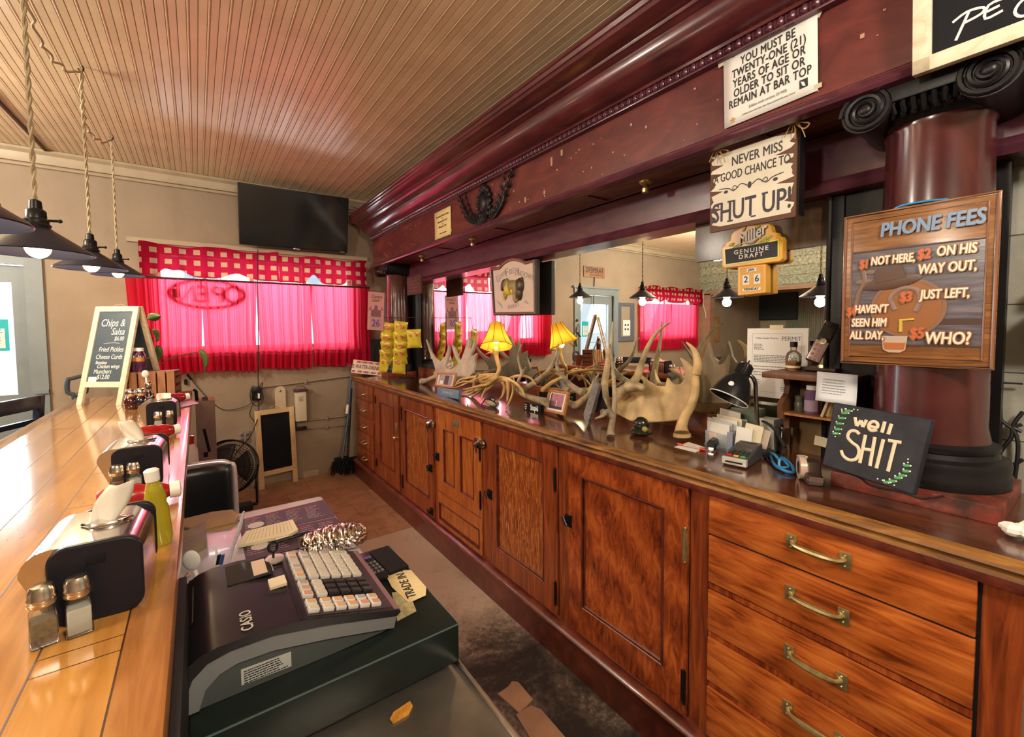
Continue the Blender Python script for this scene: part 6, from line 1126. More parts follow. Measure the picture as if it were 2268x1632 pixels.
FB = mat('frame_blue_grey', (.10, .11, .14), .5); b = MB(); b.box(-w, w, -h, h, -.02, 0); b.build('board', FB, t_, sm=False); b = MB(); b.box(-w*.45, w*.5, -h*.75, h*.8, 0, .002); b.build('glazing', mat('taupe_panel', (.30, .25, .19), .4), t_, sm=False); b = MB(); b.box(-w*.5, w*.3, -h*.7, h*.1, .002, .003); b.mi = 1
for i in range(2):
    for j in range(2): b.ball((-w*.25+i*w*.3, -h*.15-j*h*.22, .003), (.022, .018, .001))
b.build('pinned_sheet', [PAPER, INK], t_, sm=False)
curtain('curtain', 'left sheer red curtain of the second window, seen in the mirror', -4.22, -3.34, 1.14, 1.96, 4.88, 9, 31, CURT, group='red curtains of the second window'); curtain('curtain', 'right sheer red curtain of the second window, seen in the mirror', -3.33, -2.46, 1.14, 1.96, 4.88, 9, 32, CURT, group='red curtains of the second window')
valance('gingham valance over the second window, seen in the mirror', -4.25, -2.44, 9, [(-2.8, .1), (-3.1, .09), (-3.75, .09)], 1.98, 2.26, 4.82, False)
b = MB(); b.box(XL-2.49, XL-2.46, 1.0, 4.2, 1.0, 2.15)
CORR = mat('corrugated_metal', (.30, .33, .25), .35, .5); b = MB(); pr = []
for k in range(80): pr += [(1.2+k*.04, XL-2.47+.012*math.sin(k*PI/1.0+.5*PI)), (1.22+k*.04, XL-2.47+.012*math.sin(k*PI+1.5*PI))]
vs = [(p[1], p[0], 0.9) for p in pr]+[(p[1], p[0], 2.15) for p in pr]; n = len(pr); b._add(vs, [(i, i+1, n+i+1, n+i) for i in range(n-1)]); tag(b.build('corrugated_panel', CORR, sm=False), 'corrugated metal wall panel in the back room, seen in the mirror', 'panel')
a = mhit(1664, 655, XL-2.40); c = mhit(1765, 705, XL-2.40); t_ = thing('wall_television', 'dark television on the corrugated panel in the back room, seen in the mirror', 'television', (XL-2.42, (a.y+c.y)/2, (a.z+c.z)/2)); b = MB(); b.box(-.03, .0, -abs(a.y-c.y)/2, abs(a.y-c.y)/2, -.30, .30, bev=.01); b.build('casing', BLACK, t_); b = MB(); b.box(.0, .002, -abs(a.y-c.y)/2+.02, abs(a.y-c.y)/2-.02, -.28, .28); b.build('screen', mat('blue_dark_screen', (.03, .045, .05), .3), t_, sm=False)
a = mhity(1568, 702, 4.93); c = mhity(1594, 756, 4.93); t_ = thing('wall_picture', 'narrow wood-framed picture beyond the dark post, seen in the mirror', 'picture', FARW(((a.x+c.x)/2, 4.93, (a.z+c.z)/2))); w, h = abs(a.x-c.x)/2, abs(a.z-c.z)/2; b = MB(); b.box(-w, w, -h, h, -.02, 0); b.build('frame', FRAMEW, t_, sm=False); b = MB(); b.box(-w*.55, w*.55, -h*.7, h*.7, 0, .002); b.build('print', mat('sepia_print', (.35, .27, .17), .5, var=.3), t_, sm=False)
t_ = thing('extension_cord', 'pale cord with an inline switch on the dark post, seen in the mirror', 'cord', mhit(1560, 640, XL+.05)); b = MB(); b.tube([mhit(1572, 638, XL+.04), mhit(1559, 648, XL+.04), mhit(1558, 675, XL+.04), mhit(1563, 695, XL+.04), mhit(1563, 705, XL+.04)], .012, 6, smooth=4); b.build('cord', MOLD, t_, world=True)
# ================================================================ THE BAR
BL, BR = -.69, -.045
t_ = thing('bar_counter', 'long varnished honey-coloured plank bar on the left', 'bar', (-.37, 1.6, 0)); Yb = 4.28
b = MB(); pw = .0965; x = BR-.062
while x > BL+.03: xa = max(x-pw, BL+.03); b.box(xa+.0006, x-.0006, -1.6, Yb, BT-.036, BT); x = xa
b.build('plank_top', BARW, t_, sm=False, world=True)
b = MB(); x = BR-.062
while x > BL+.03: b.box(x-.0012, x+.0012, -1.6, Yb, BT-.03, BT+.0003); x -= pw
for k in range(26): xx = BR-.062-pw*random.randint(0, 5); yy = random.uniform(.4, 4.1); b.box(xx-pw, xx, yy-.0008, yy+.0008, BT-.03, BT+.0003)
b.build('plank_seams', mat('seam_dark', (.05, .014, .005), .5), t_, sm=False, world=True)
b = MB(); b.extr([(BR-.062, BT-.05), (BR-.004, BT-.05), (BR, BT-.042), (BR, BT-.010), (BR-.004, BT-.002), (BR-.012, BT+.001), (BR-.062, BT)], 'y', -1.6, Yb); b.build('front_edge_strip', BAREDGE, t_, world=True)
b = MB(); b.extr([(BL+.03, BT-.05), (BL-.012, BT-.05), (BL-.02, BT-.03), (BL-.018, BT+.004), (BL-.004, BT+.014), (BL+.016, BT+.010), (BL+.03, BT)], 'y', -1.6, Yb); b.build('rolled_rail', wood('grey_brown_rail', (.12, .075, .055), (.22, .15, .11), (.34, .24, .18), (8, 1, 8), rough=.25, coat=.6), t_, world=True)
b = MB(); b.box(-.55, -.14, -1.6, 4.2, 0, BT-.036); b.build('bar_body', mat('bar_body_dark', (.05, .028, .018), .5, var=.3), t_, sm=False, world=True)
b = MB(); b.box(BR-.01, BR+.012, .30, 1.06, BT-.16, BT-.012); b.build('black_edge_guard', BLACKM, t_, sm=False, world=True)
# A-frame chalkboard
fl, fr = Vector((-.640, 3.905, BT)), Vector((-.418, 3.735, BT)); ux = (fr-fl).normalized(); nrm = Vector((-ux.y, ux.x, 0)); back = -ux.cross(Vector((0, 0, 1)))
back = Vector((0, 0, 1)).cross(ux); H_ = .64; tl = .165
M = frame(fl.lerp(fr, .5), ux, (back.x*tl*1.0/H_, back.y*tl/H_, 1)); w = (fr-fl).length/2+.01
t_ = thing('easel_chalkboard', 'pine A-frame chalkboard with chalked snack menu standing on the far end of the bar', 'chalkboard', M)
def aboard(M_, par, tilt):
    L = math.hypot(H_, tl); b = MB(); b.M = M_; f = .036
    b.box(-w, -w+f, 0, L, -.018, 0, bev=.002); b.box(w-f, w, 0, L, -.018, 0, bev=.002); b.box(-w+f, w-f, L-f, L, -.018, 0); b.box(-w+f, w-f, .115, .115+f, -.018, 0); b.build('frame', PINEW, par)
    b = MB(); b.M = M_; b.box(-w+f, w-f, .115+f, L-f, -.012, -.007); return b, L
b, L = aboard(ID, t_, 0); b.build('slate', CHALKB, t_, sm=False)
rot2 = T3(0, L, -.018) @ RX(2*math.atan2(tl, H_)) @ T3(0, -L, 0) @ T3(0, 0, -.0)
b, L = aboard(rot2, t_, 0); b.build('rear_slate', CHALKB, t_, sm=False)
b = MB(); random.seed(2)
for s_, sz, x, y, sh in (('Chips &', .072, -.01, .545, .15), ('Salsa', .066, .035, .485, .2), ('$6.00', .040, .05, .438, .2), ('Fried Pickles', .046, .01, .365, .15), ('Cheese Curds', .043, .005, .315, .15), ('Boneless', .030, -.04, .278, .1), ('Chicken wings', .036, .012, .252, .15), ('Munchers', .042, -.02, .218, .1), ('$12.00', .042, -.01, .182, .1)): b.text(s_, sz, x, y, -.0055, xs=.72, shear=sh, bold=.0004)
b.tube([(-.05, .405, -.006), (.02, .412, -.006), (.06, .406, -.006)], .0012, 5); b.build('chalk_writing', CHALK, t_, sm=False)
b = MB(); b.cbox((-.075, .165, -.003), (.055, .036, .002)); b.build('paper_card', PAPER, t_, sm=False); b = MB(); b.tube([(-.04, L, -.02), (-.02, L+.018, -.02), (.02, L+.018, -.02), (.04, L, -.02)], .003, 6, smooth=3); b.build('rope_handle', ROPE, t_)
b = MB(); q = [M @ Vector((w-.02, .30, -.02)), M @ rot2 @ Vector((w-.02, .30, 0))]; b.tube(q, .003, 5); b.build('hinge_cord', TWINE, t_, world=True)
# crate with bottles
t_ = thing('wooden_crate', 'brown slatted wooden crate standing on the bar beside the A-frame chalkboard', 'crate', T3(-.262, 3.86, BT) @ RZ(-.22)); cw, ch_, cdp = .148, .200, .072
b = MB()
for k in range(6): x = -cw+k*(2*cw-.042)/5; b.box(x, x+.042, -cdp-.008, -cdp, 0, ch_)
b.build('front_slats', CRATE, t_, sm=False)
b = MB(); b.box(-cw, cw, -cdp, cdp, ch_-.012, ch_)
for k in range(4): b.box(cw-.008, cw, -cdp, cdp, .008+k*.052, .04+k*.052); b.box(-cw, -cw+.008, -cdp, cdp, .008+k*.052, .04+k*.052)
b.box(-cw, cw, cdp-.01, cdp, 0, ch_); b.box(cw-.02, cw, -cdp, -cdp+.02, 0, ch_); b.box(-cw, cw, -cdp, cdp, 0, .010); b.build('box_boards', CRATE, t_, sm=False)
bp = [(0, 0), (.026, 0), (.028, .006), (.028, .098), (.024, .118), (.017, .132), (.017, .150), (0, .150)]; bl = [(0, .003), (.0265, .003), (.0265, .10), (.022, .116), (0, .118)]; bc = [(.0195, .138), (.0195, .160), (0, .161)]
for px, lb in ((297, 'left of two dark purple juice bottles on top of the crate'), (313, 'right of two dark purple juice bottles on top of the crate')):
    p = hit(px, 820, 'y', 3.84); lathe_bottle('juice_bottle', lb, 'bottle', (p.x, 3.86-.035*(px > 300), BT+ch_+.0005), PURPJ, WHITEPL, bp, bl, bc, 'juice bottles on the crate', lab=([(.0284, .070), (.0284, .098)], mat('ochre_label', (.42, .20, .04), .5), 3.6, 5.6), gm=mat('purple_glass', (.06, .010, .05), .1, coat=1))
# syrup jars
def syrup(px, py, lb, liq):
    p = hit(px, py, 'z', BT); t_ = thing('syrup_jar', lb, 'syrup jar', (p.x, p.y, BT+.0005), 'syrup jars on the bar'); b = MB(); b.lathe([(0, 0), (.030, 0), (.034, .01), (.034, .055), (.026, .072), (.020, .080), (.022, .085)], 12); b.build('jar', liq, t_)
    b = MB(); b.lathe([(.023, .078), (.026, .085), (.027, .105), (.020, .120), (.008, .125), (0, .125)], 16); b.build('chrome_lid', CHROME, t_); b = MB(); b.tube([(.03, 0, .06), (.055, 0, .07), (.055, 0, .10), (.025, 0, .112)], .004, 6, smooth=3); b.build('handle', CHROME, t_); return t_
syrup(291, 906, 'leftmost syrup jar with red-brown syrup in front of the crate', SYRUP); syrup(313, 904, 'second syrup jar with very dark syrup in front of the crate', mat('blackberry_syrup', (.012, .008, .018), .08, coat=1))
p = hit(331, 899, 'z', BT); lathe_bottle('sauce_cruet', 'taller dark sauce bottle with glass stopper against the crate slats', 'bottle', (p.x, p.y-.0, BT+.0005), SYRUP, CHROME, [(0, 0), (.026, 0), (.03, .01), (.026, .08), (.016, .10), (.014, .13), (.016, .135), (0, .135)], None, [(.018, .12), (.02, .14), (.012, .155), (0, .158)], gm=mat('dark_cruet', (.02, .008, .012), .1, coat=1))
p = hit(322, 830, 'y', 3.80); t_ = thing('white_spoon', 'white plastic spoon leaning on the crate front', 'spoon', hit(325, 850, 'y', 3.73)); b = MB(); b.tube([hit(326, 866, 'y', 3.72), hit(324, 836, 'y', 3.74)], .006, 6); b.ball(hit(322, 828, 'y', 3.745), (.020, .01, .025)); b.build('spoon', WHITEPL, t_, world=True)
# napkin dispensers with shakers
def dispenser(xc, y, lb, nap, ang=0):
    t_ = thing('napkin_dispenser', lb, 'napkin dispenser', T3(xc, y, BT+.0005) @ RZ(ang), 'napkin dispensers on the bar'); w, h, d = .0585, .128, .19
    def rr(w, h, r, n=6): return [(-w, 0), (w, 0)]+[(w-r+r*math.cos(a*PI/2/n), h-r+r*math.sin(a*PI/2/n)) for a in range(n+1)]+[(-w+r*math.cos(PI/2+a*PI/2/n), h-r+r*math.sin(PI/2+a*PI/2/n)) for a in range(n+1)]
    def rr4(w, h, r, n=5):
        o = []
        for cx, cy, a0 in ((w-r, r, -PI/2), (w-r, h-r, 0), (-w+r, h-r, PI/2), (-w+r, r, PI)): o += [(cx+r*math.cos(a0+a*PI/2/n), cy+r*math.sin(a0+a*PI/2/n)) for a in range(n+1)]
        return o
    b = MB(); b.extr([(p[0], p[1]) for p in rr(w-.002, h-.002, .035)], 'y', .012, d-.01); b.build('chrome_body', mat('dispenser_chrome', (.62, .60, .60), .16, 1), t_)
    for nm, y0, y1 in (('front_plate', 0, .013), ('rear_plate', d-.012, d)): b = MB(); b.extr(rr4(w, h, .024), 'y', y0, y1); b.build(nm, mat('dispenser_black', (.009, .009, .015), .42, spec=.25), t_, bev=.003)
    b = MB(); b.box(-.012, .012, -.0012, .001, h-.034, h-.020, bev=.0006); b.build('maker_plate', BLACKM, t_)
    b = MB(); b.ball((0, .10, h-.002), (.034, .022, .006)); b.tube([(-.034, .10, h), (-.015, .078, h+.002), (.015, .078, h+.002), (.034, .10, h)], .003, 6, smooth=3); b.build('slot_lip', CHROME, t_)
    b = MB()
    if nap: b.grid(lambda u, v: ((u-.5)*.03*(1+1.0*math.sin(PI*v)*.6)-.01+.035*v*nap, .10+.010*math.sin(5*u+3*v), h-.004+.068*v), 6, 8)
    else: b.grid(lambda u, v: ((u-.5)*.06, .10+.015*math.sin(4*u)+.02*v, h-.004+.03*v), 6, 4)
    o = b.build('napkin', mat('napkin_white', (.70, .66, .58), .8), t_, ang=80); o.modifiers.new('s', 'SOLIDIFY').thickness = .002; return t_
dispenser(-.1465, .962, 'nearest napkin dispenser on the bar with a twisted napkin standing up', .9, -.04); dispenser(-.157, 1.695, 'middle napkin dispenser on the bar with its napkin leaning left', -.8, -.05); dispenser(-.153, 2.715, 'farthest napkin dispenser on the bar near the syrup jars', 0, -.06)
def shaker(x, y, lb, fill, grp, rz=0):
    t_ = thing('shaker', lb, 'shaker', T3(x, y, BT+.0005) @ RZ(rz), grp); w = .0155
    b = MB(); b.lathe([(0, 0), (w*1.36, 0), (w*1.42, .004), (w*1.36, .046), (w*1.1, .056), (w*.95, .060), (w*.95, .064)], 4, RZ(PI/4)); b.build('glass', GLASS, t_, bev=.002)
    b = MB(); b.lathe([(0, .004), (w*1.25, .004), (w*1.25, .040 if fill != 'salt' else .043), (0, .044)], 4, RZ(PI/4)); b.build('salt' if fill == 'salt' else 'pepper', mat('table_salt', (.72, .68, .60), .8) if fill == 'salt' else mat('ground_pepper', (.24, .165, .095), .9, var=.3, vs=200), t_, bev=.002)
    b = MB(); b.lathe([(w*1.0, .060), (w*1.1, .062), (w*1.1, .066), (w*1.03, .067), (w*1.1, .069), (w*1.1, .073), (w*1.02, .075), (w*1.04, .082), (w*.8, .090), (0, .0915)], 20); b.build('metal_lid', mat('shaker_lid', (.62, .55, .48), .22, 1), t_)
g_ = ['shakers by the nearest napkin dispenser', 'shakers by the middle napkin dispenser', 'shakers by the farthest napkin dispenser']
shaker(-.2035, .936, 'pepper shaker in front of the nearest napkin dispenser', 'p', g_[0], .25); shaker(-.165, .938, 'salt shaker in front of the nearest napkin dispenser', 'salt', g_[0], .2)
shaker(-.199, 1.660, 'pepper shaker in front of the middle napkin dispenser', 'p', g_[1], .1); shaker(-.164, 1.668, 'salt shaker in front of the middle napkin dispenser', 'salt', g_[1], .4)
shaker(-.163, 2.66, 'salt shaker in front of the farthest napkin dispenser', 'salt', g_[2]); shaker(-.120, 2.665, 'pepper shaker in front of the farthest napkin dispenser', 'p', g_[2])
# ketchup and mustard
def squeeze(name, lb, M, m, capm, L=.17, r=.031, grp=None):
    t_ = thing(name, lb, 'bottle', M, grp); b = MB(); b.lathe([(0, 0), (r*.85, 0), (r, .012), (r, L*.55), (r*.86, L*.62), (r*.95, L*.72), (r*.72, L*.88), (r*.5, L*.96), (r*.5, L), (0, L)], 22, sx=1, sy=.92); b.build('bottle', m, t_)
    b = MB(); b.lathe([(r*.62, L*.97), (r*.66, L*1.12), (r*.5, L*1.14), (0, L*1.15)], 18); b.build('cap', capm, t_); return t_
for px0, px1, py, lb in (((215, 1118), (318, 1098), 0, 'red ketchup bottle lying behind the nearest napkin dispenser'), ((290, 967), (348, 958), 0, 'red ketchup bottle lying behind the middle napkin dispenser'), ((350, 886), (385, 882), 0, 'red ketchup bottle lying behind the farthest napkin dispenser')):
    a = hit(*px0, 'z', BT+.030); c = hit(*px1, 'z', BT+.030); d = (c-a); L = min(d.length*.9, .17); a.z = BT+.032
    M = T3(*a) @ Vector((d.x, d.y, 0)).to_track_quat('Z', 'Y').to_matrix().to_4x4(); M = T3(*a) @ Vector((d.x, d.y, 0)).to_track_quat('Z', 'X').to_matrix().to_4x4()
    squeeze('ketchup_bottle', lb, M, RED, WHITEPL, .15, .034, 'ketchup bottles on the bar')
squeeze('mustard_bottle', 'yellow mustard squeeze bottle with a white cap beside the nearest napkin dispenser', T3(-.078, 1.225, BT+.002) @ RZ(.6) @ RY(-.09), MUST, WHITEPL, .15, .021)
t_ = thing('check_holder', 'flat plum menu card lying across the bar edge near the crate', 'menu', hit(430, 892, 'z', BT+.01)); b = MB(); pl = [hit(*q, 'z', BT+.006) for q in ((385, 885), (405, 880), (442, 893), (398, 903))]; b.prism([(p.x, p.y) for p in pl], BT+.001, BT+.007); b.build('card', mat('plum_card', (.20, .10, .15), .3), t_, sm=False, world=True)
# pendant lamps
def pendant(p, lb, group='pendant lamps over the bar', anchor=None):
    t_ = thing('pendant_lamp', lb, 'pendant lamp', p, group); b = MB(); b.lathe([(.150, 0), (.152, .003), (.146, .010), (.042, .086), (.036, .092), (.036, .098)], 36); b.lathe([(.146, .006), (.040, .084)], 36); b.build('shade', NAVY, t_)
    b = MB(); b.lathe([(.036, .09), (.040, .10), (.033, .108), (.034, .118), (.028, .124), (.027, .150), (.022, .156), (.018, .158), (.016, .185), (.010, .19), (0, .19)], 20); b.tube([(.03, 0, .12), (.058, 0, .122)], .005, 6); b.ball((.06, 0, .122), .007); b.build('socket', BLACK, t_)
    b = MB(); b.ball((0, 0, .024), (.036, .036, .040)); b.build('bulb', mat('warm_bulb', (1, .66, .30), .4, emit=13), t_)
    b = MB(); z = .185; n = int((CZ-.03-p.z-z)/.012); ax = anchor or Vector((p.x, p.y, CZ-.02))
    for s in (0, PI): b.tube([((ax.x-p.x)*k/n+.0042*math.cos(k*.75+s), (ax.y-p.y)*k/n+.0042*math.sin(k*.75+s), z+(CZ-.03-p.z-z)*k/n) for k in range(n+1)], .0046, 5)
    b.build('twisted_cord', ROPE, t_); b = MB(); zt = CZ-p.z; b.tube([(ax.x-p.x, ax.y-p.y, zt-.005), (ax.x-p.x+.012, ax.y-p.y, zt-.02), (ax.x-p.x, ax.y-p.y, zt-.04), (ax.x-p.x-.01, ax.y-p.y, zt-.025)], .004, 6, smooth=3); b.build('ceiling_hook', IRON, t_)
    l = bpy.data.lights.new('pendant_light', 'POINT'); l.energy = 7; l.color = (1, .70, .40); l.shadow_soft_size = .04; o = bpy.data.objects.new('pendant_light', l); COL.objects.link(o); o.parent = t_; o.location = (0, 0, -.045)
PA = []
for (px, py), lb in (((85, 562), 'nearest pendant lamp in view, with dark blue cone shade above the bar'), ((203, 596), 'middle pendant lamp with dark cone shade above the bar'), ((262, 610), 'farthest pendant lamp with dark cone shade, nearest the red curtains')):
    p = hit(px, py, 'x', -.45); pendant(p, lb); PA.append(p)
q = mhit(1817, 657, -.45); pendant(q, 'fourth pendant lamp over the near bar, seen only in the mirror'); PA.insert(0, q)
for i in range(3):
    a, c = PA[i], PA[i+1]; t_ = thing('swag_cord', ('twisted cord swagged along the ceiling to the nearest pendant hook', 'twisted cord swagged between the nearest and middle pendant hooks', 'twisted cord swagged between the middle and farthest pendant hooks')[i], 'cord', (a.x, a.y, CZ), 'swagged ceiling cords'); b = MB(); pts = []
    for k in range(41):
        u = k/40; pts.append((a.x+(c.x-a.x)*u-.05*math.sin(PI*u)+.008*math.sin(k*1.1), a.y+(c.y-a.y)*u, CZ-.03-.14*(4*u*(1-u))**.8+.008*math.sin(k*.9)))
    b.tube(pts, .0055, 6); b.build('cord', ROPE, t_, world=True)
# chair, sack-truck handle, plant at the far left
def ladder_chair(M, lb, grp=None):
    t_ = thing('dining_chair', lb, 'chair', M, grp)
    for s in (-1, 1): b = MB(); b.extr([(.20, 0), (.235, 0), (.20, .45), (.255, 1.06), (.215, 1.06), (.165, .45)], 'x', s*.18-.018, s*.18+.018); b.build('back_post', NAVY, t_, sm=False, bev=.004)
    b = MB(); b.box(-.20, .20, -.20, .20, .44, .47, bev=.008); b.build('seat', NAVY, t_)
    for z in (.62, .72, .82, .92): b = MB(); yy = .2+(z-.45)*.075; b.box(-.17, .17, yy-.008, yy+.008, z-.014, z+.014); b.build('slat', NAVY, t_, sm=False)
    b = MB(); b.box(-.185, .185, .225, .25, .985, 1.06, bev=.006); b.build('top_rail', NAVY, t_)
    for s in (-1, 1): b = MB(); b.box(s*.17-.018, s*.17+.018, -.19, -.155, 0, .44); b.build('leg', NAVY, t_, sm=False)
    return t_
hs = 1.155/1.06
M = Matrix(((-.4, .917, 0, -1.085), (-.917, -.4, 0, 3.794), (0, 0, 1, 0), (0, 0, 0, 1))) @ Matrix.Diagonal((1, 1, hs, 1))
ladder_chair(M, 'dark blue ladder-back chair at the street end beyond the bar')
t_ = thing('hand_truck', 'dark hand truck with a loop handle standing against the far wall', 'hand truck', hit(165, 900, 'y', 4.70)); b = MB(); b.tube([hit(165, 905, 'y', 4.7), hit(164, 876, 'y', 4.7), hit(150, 868, 'y', 4.7), hit(150, 842, 'y', 4.7), hit(160, 838, 'y', 4.7), hit(185, 835, 'y', 4.7), hit(190, 868, 'y', 4.7), hit(168, 874, 'y', 4.7)], .016, 8, smooth=3); q = hit(165, 905, 'y', 4.7); b.tube([q, (q.x, q.y, .05)], .018, 8); b.box(q.x-.15, q.x+.15, q.y-.2, q.y, .01, .03); b.build('frame', mat('truck_blue_grey', (.045, .06, .075), .35), t_, world=True)
t_ = thing('trailing_plant', 'trailing green plant with large leaves behind the crate and chalkboard', 'plant', (-.32, 4.2, BT)); b = MB(); b.lathe([(0, 0), (.06, 0), (.075, .11), (.068, .11), (.06, .02), (0, .02)], 20, T3(-.34, 4.18, BT)); b.build('pot', mat('terracotta', (.30, .12, .06), .7), t_, world=True)
Y = 4.17; b = MB(); st = [hit(q[0], q[1], 'y', Y) for q in ((330, 860), (326, 720), (330, 735), (345, 780), (352, 805), (400, 785), (430, 780), (445, 785))]; b.tube([hit(325, 850, 'y', Y), hit(322, 780, 'y', Y), hit(318, 725, 'y', Y), hit(328, 722, 'y', Y), hit(336, 745, 'y', Y), hit(350, 806, 'y', Y), hit(385, 790, 'y', Y), hit(437, 780, 'y', Y)], .004, 6, smooth=4); b.build('stem', mat('stem_brown', (.10, .08, .03), .6), t_, world=True)
def leaf(px, py, ln, wd, ang, ti=.5):
    p = hit(px, py, 'y', Y-.02); M = frame(p, (1, -.3, 0), (0, -.2, 1)) @ RZ(ang) @ RY(ti); b = MB()
    b.grid(lambda u, v: (wd*(u-.5)*2*math.sin(PI*min(1, v*.95+.03))**.75*(1.15-.5*v), ln*v, -.02*abs(2*u-1)+.03*v*v), 6, 10, M); o = b.build('leaf', LEAF, t_, world=True, ang=180); o.modifiers.new('s', 'SOLIDIFY').thickness = .0015
leaf(325, 708, .10, .035, -1.2, .2); leaf(336, 730, .09, .03, -2.7); leaf(346, 765, .14, .042, 3.05, .4); leaf(440, 776, .135, .036, -2.75, .5); leaf(330, 750, .08, .025, 2.6)
# ================================================================ BEHIND THE BAR
# work table with the till
TZ = .757
t_ = thing('work_table', 'low stainless steel work table behind the bar', 'table', (.2, .8, 0)); b = MB(); b.box(-.10, .475, -.4, 1.42, TZ-.03, TZ, bev=.006); b.build('steel_top', DSTEEL, t_, world=True); b = MB(); b.tube([(.470, -.4, TZ+.002), (.470, 1.42, TZ+.002)], .006, 8); b.build('edge_trim', STEEL, t_, world=True)
b = MB(); b.box(-.09, .44, -.38, 1.40, .1, TZ-.03); b.build('cabinet_body', mat('table_body_dark', (.04, .035, .03), .5), t_, sm=False, world=True)
for x in (-.06, .42):
    for y in (-.35, 1.36): b = MB(); b.box(x-.02, x+.02, y-.02, y+.02, 0, .1); b.build('leg', IRON, t_, sm=False, world=True)
DZ = .86
t_ = thing('till_box', 'black metal cash drawer on the steel work table', 'cash drawer', (.23, 1.08, TZ)); b = MB(); b.box(-.035, .470, .875, 1.335, TZ+.012, DZ, bev=.006); b.build('case', mat('drawer_black_green', (.007, .012, .011), .38, bmp=.03, bs=200, spec=.3), t_, world=True); b = MB(); b.box(-.02, .43, .89, 1.3, TZ, TZ+.014); b.build('feet', BLACKM, t_, sm=False, world=True)
b = MB(); b.tube([(-.035, .876, DZ-.003), (.468, .876, DZ-.003), (.469, 1.33, DZ-.003)], .0022, 6); b.build('worn_edge', mat('worn_teal_edge', (.05, .09, .09), .3), t_, world=True)
# till
RY0, RY1 = .935, 1.262
t_ = thing('cash_register', 'black and grey electronic cash register with rows of keys on the cash drawer', 'cash register', (.15, 1.1, DZ))
topc = [(-.058, .900), (-.052, .926), (-.038, .948), (-.018, .962), (.010, .969), (.060, .970), (.152, .962)]
front = [(.352, .906)]
shell = [(-.058, .885), *topc, *front, (.354, .900), (.345, .894), (.20, .932), (.10, .952), (.03, .953), (-.005, .945), (-.028, .925), (-.042, .885)]
b = MB(); b.extr(shell, 'y', RY0, RY1); b.build('upper_shell', mat('till_black_satin', (.014, .012, .016), .28, .25, spec=.4), t_, world=True, ang=30)
band = [(-.050, .864), (-.050, .885), (-.042, .905), (-.028, .925), (-.005, .944), (.03, .952), (.10, .951), (.20, .931), (.345, .893), (.338, .868), (.20, .902), (.10, .922), (.04, .924), (.012, .916), (-.010, .897), (-.020, .864)]
b = MB(); b.extr(band, 'y', RY0+.002, RY1-.002); b.build('grey_band', mat('till_grey', (.15, .16, .17), .4), t_, world=True, ang=30)
body = [(-.04, .861), (-.02, .866), (-.010, .895), (.012, .914), (.04, .922), (.10, .920), (.20, .900), (.335, .868), (.315, .864), (.20, .861)]
b = MB(); b.extr(body, 'y', RY0+.010, RY1-.010); b.build('lower_body', mat('till_dark_grey', (.055, .065, .066), .45), t_, world=True, ang=30)
# sloping key panel frame
pa, pb = Vector((.152, 0, .962)), Vector((.352, 0, .906)); sl = (pb-pa).normalized(); PM = Matrix(((sl.x, 0, -sl.z, pa.x), (0, 1, 0, RY0), (sl.z, 0, sl.x, pa.z), (0, 0, 0, 1)))   # u down the slope, v along the depth
SLN = (pb-pa).length; DP = RY1-RY0
b = MB(); b.box(.012, SLN-.014, .012, DP-.010, -.002, .0012, PM); b.build('key_bed', mat('key_bed_plum', (.030, .018, .022), .35), t_, sm=False, world=True)
b = MB(); b.box(SLN-.012, SLN+.001, .004, DP-.004, -.004, .0015, PM, bev=.002); b.build('front_rim', mat('till_mauve_rim', (.20, .10, .12), .35), t_, world=True)
kc = {'t': mat('key_tan', (.50, .33, .20), .5), 'w': mat('key_cream', (.52, .46, .38), .5), 'g': mat('key_grey', (.33, .31, .30), .5), 'k': mat('key_black', (.012, .012, .014), .35), 'o': mat('key_orange', (.56, .30, .14), .5), 'p': mat('key_pink', (.52, .24, .17), .5), 'n': mat('key_green_grey', (.36, .40, .27), .5)}
rows = 'tgggn.|tgwwww|wwwwww|gwwwww|twwwww|owwwww|/gwkkkk|pwkkkk|pwkkkk|/tooogt|wwtopp'.replace('|/', '/').split('/')
v = DP-.026; us = [.022, .052, .078, .104, .130, .156]
for blk in rows:
    for row in blk.split('|'):
        if not row: continue
        for i, ch in enumerate(row[:6]):
            if ch == '.': continue
            u = us[i]+.003; wd = .022 if not (ch == 'n') else .046; u2 = u if ch != 'n' else u+.012
            b = MB(); b.cbox((u2, v, .005), (wd, .0205, .009), PM, bev=.0025); b.mi = 1; b.cbox((u2, v, .0098), (wd*.72, .0145, .0006), PM); b.mi = 0
            b.build('key', [mat('key_rim', (.56, .55, .54), .4) if ch != 'k' else kc['k'], kc[ch] if ch != 'k' else mat('key_black_face', (.03, .03, .032), .3)], t_, world=True)
        v -= .0248
    v -= .011
yz = lambda y: y
b = MB(); b.box(.035, .125, RY1-.115, RY1-.018, .9695, .9712); b.build('receipt_window', mat('smoked_window', (.016, .015, .017), .12), t_, sm=False, world=True)
b = MB(); b.box(.088, .116, RY1-.105, RY1-.03, .9712, .9722); b.build('receipt_paper', mat('receipt_tan', (.48, .36, .29), .7), t_, sm=False, world=True)
b = MB(); b.box(.112, .146, RY1-.180, RY1-.140, .9655, .9715, RY(0)); b.build('sticker', mat('sticker_cream', (.62, .54, .40), .6), t_, sm=False, world=True)
kp = Vector((.136, RY1-.040, .966)); b = MB(); b.lathe([(0, .0), (.024, 0), (.024, .004), (.015, .006), (0, .006)], 24, T3(*kp)); b.build('key_switch', mat('switch_silver', (.48, .42, .38), .35, .5), t_, world=True)
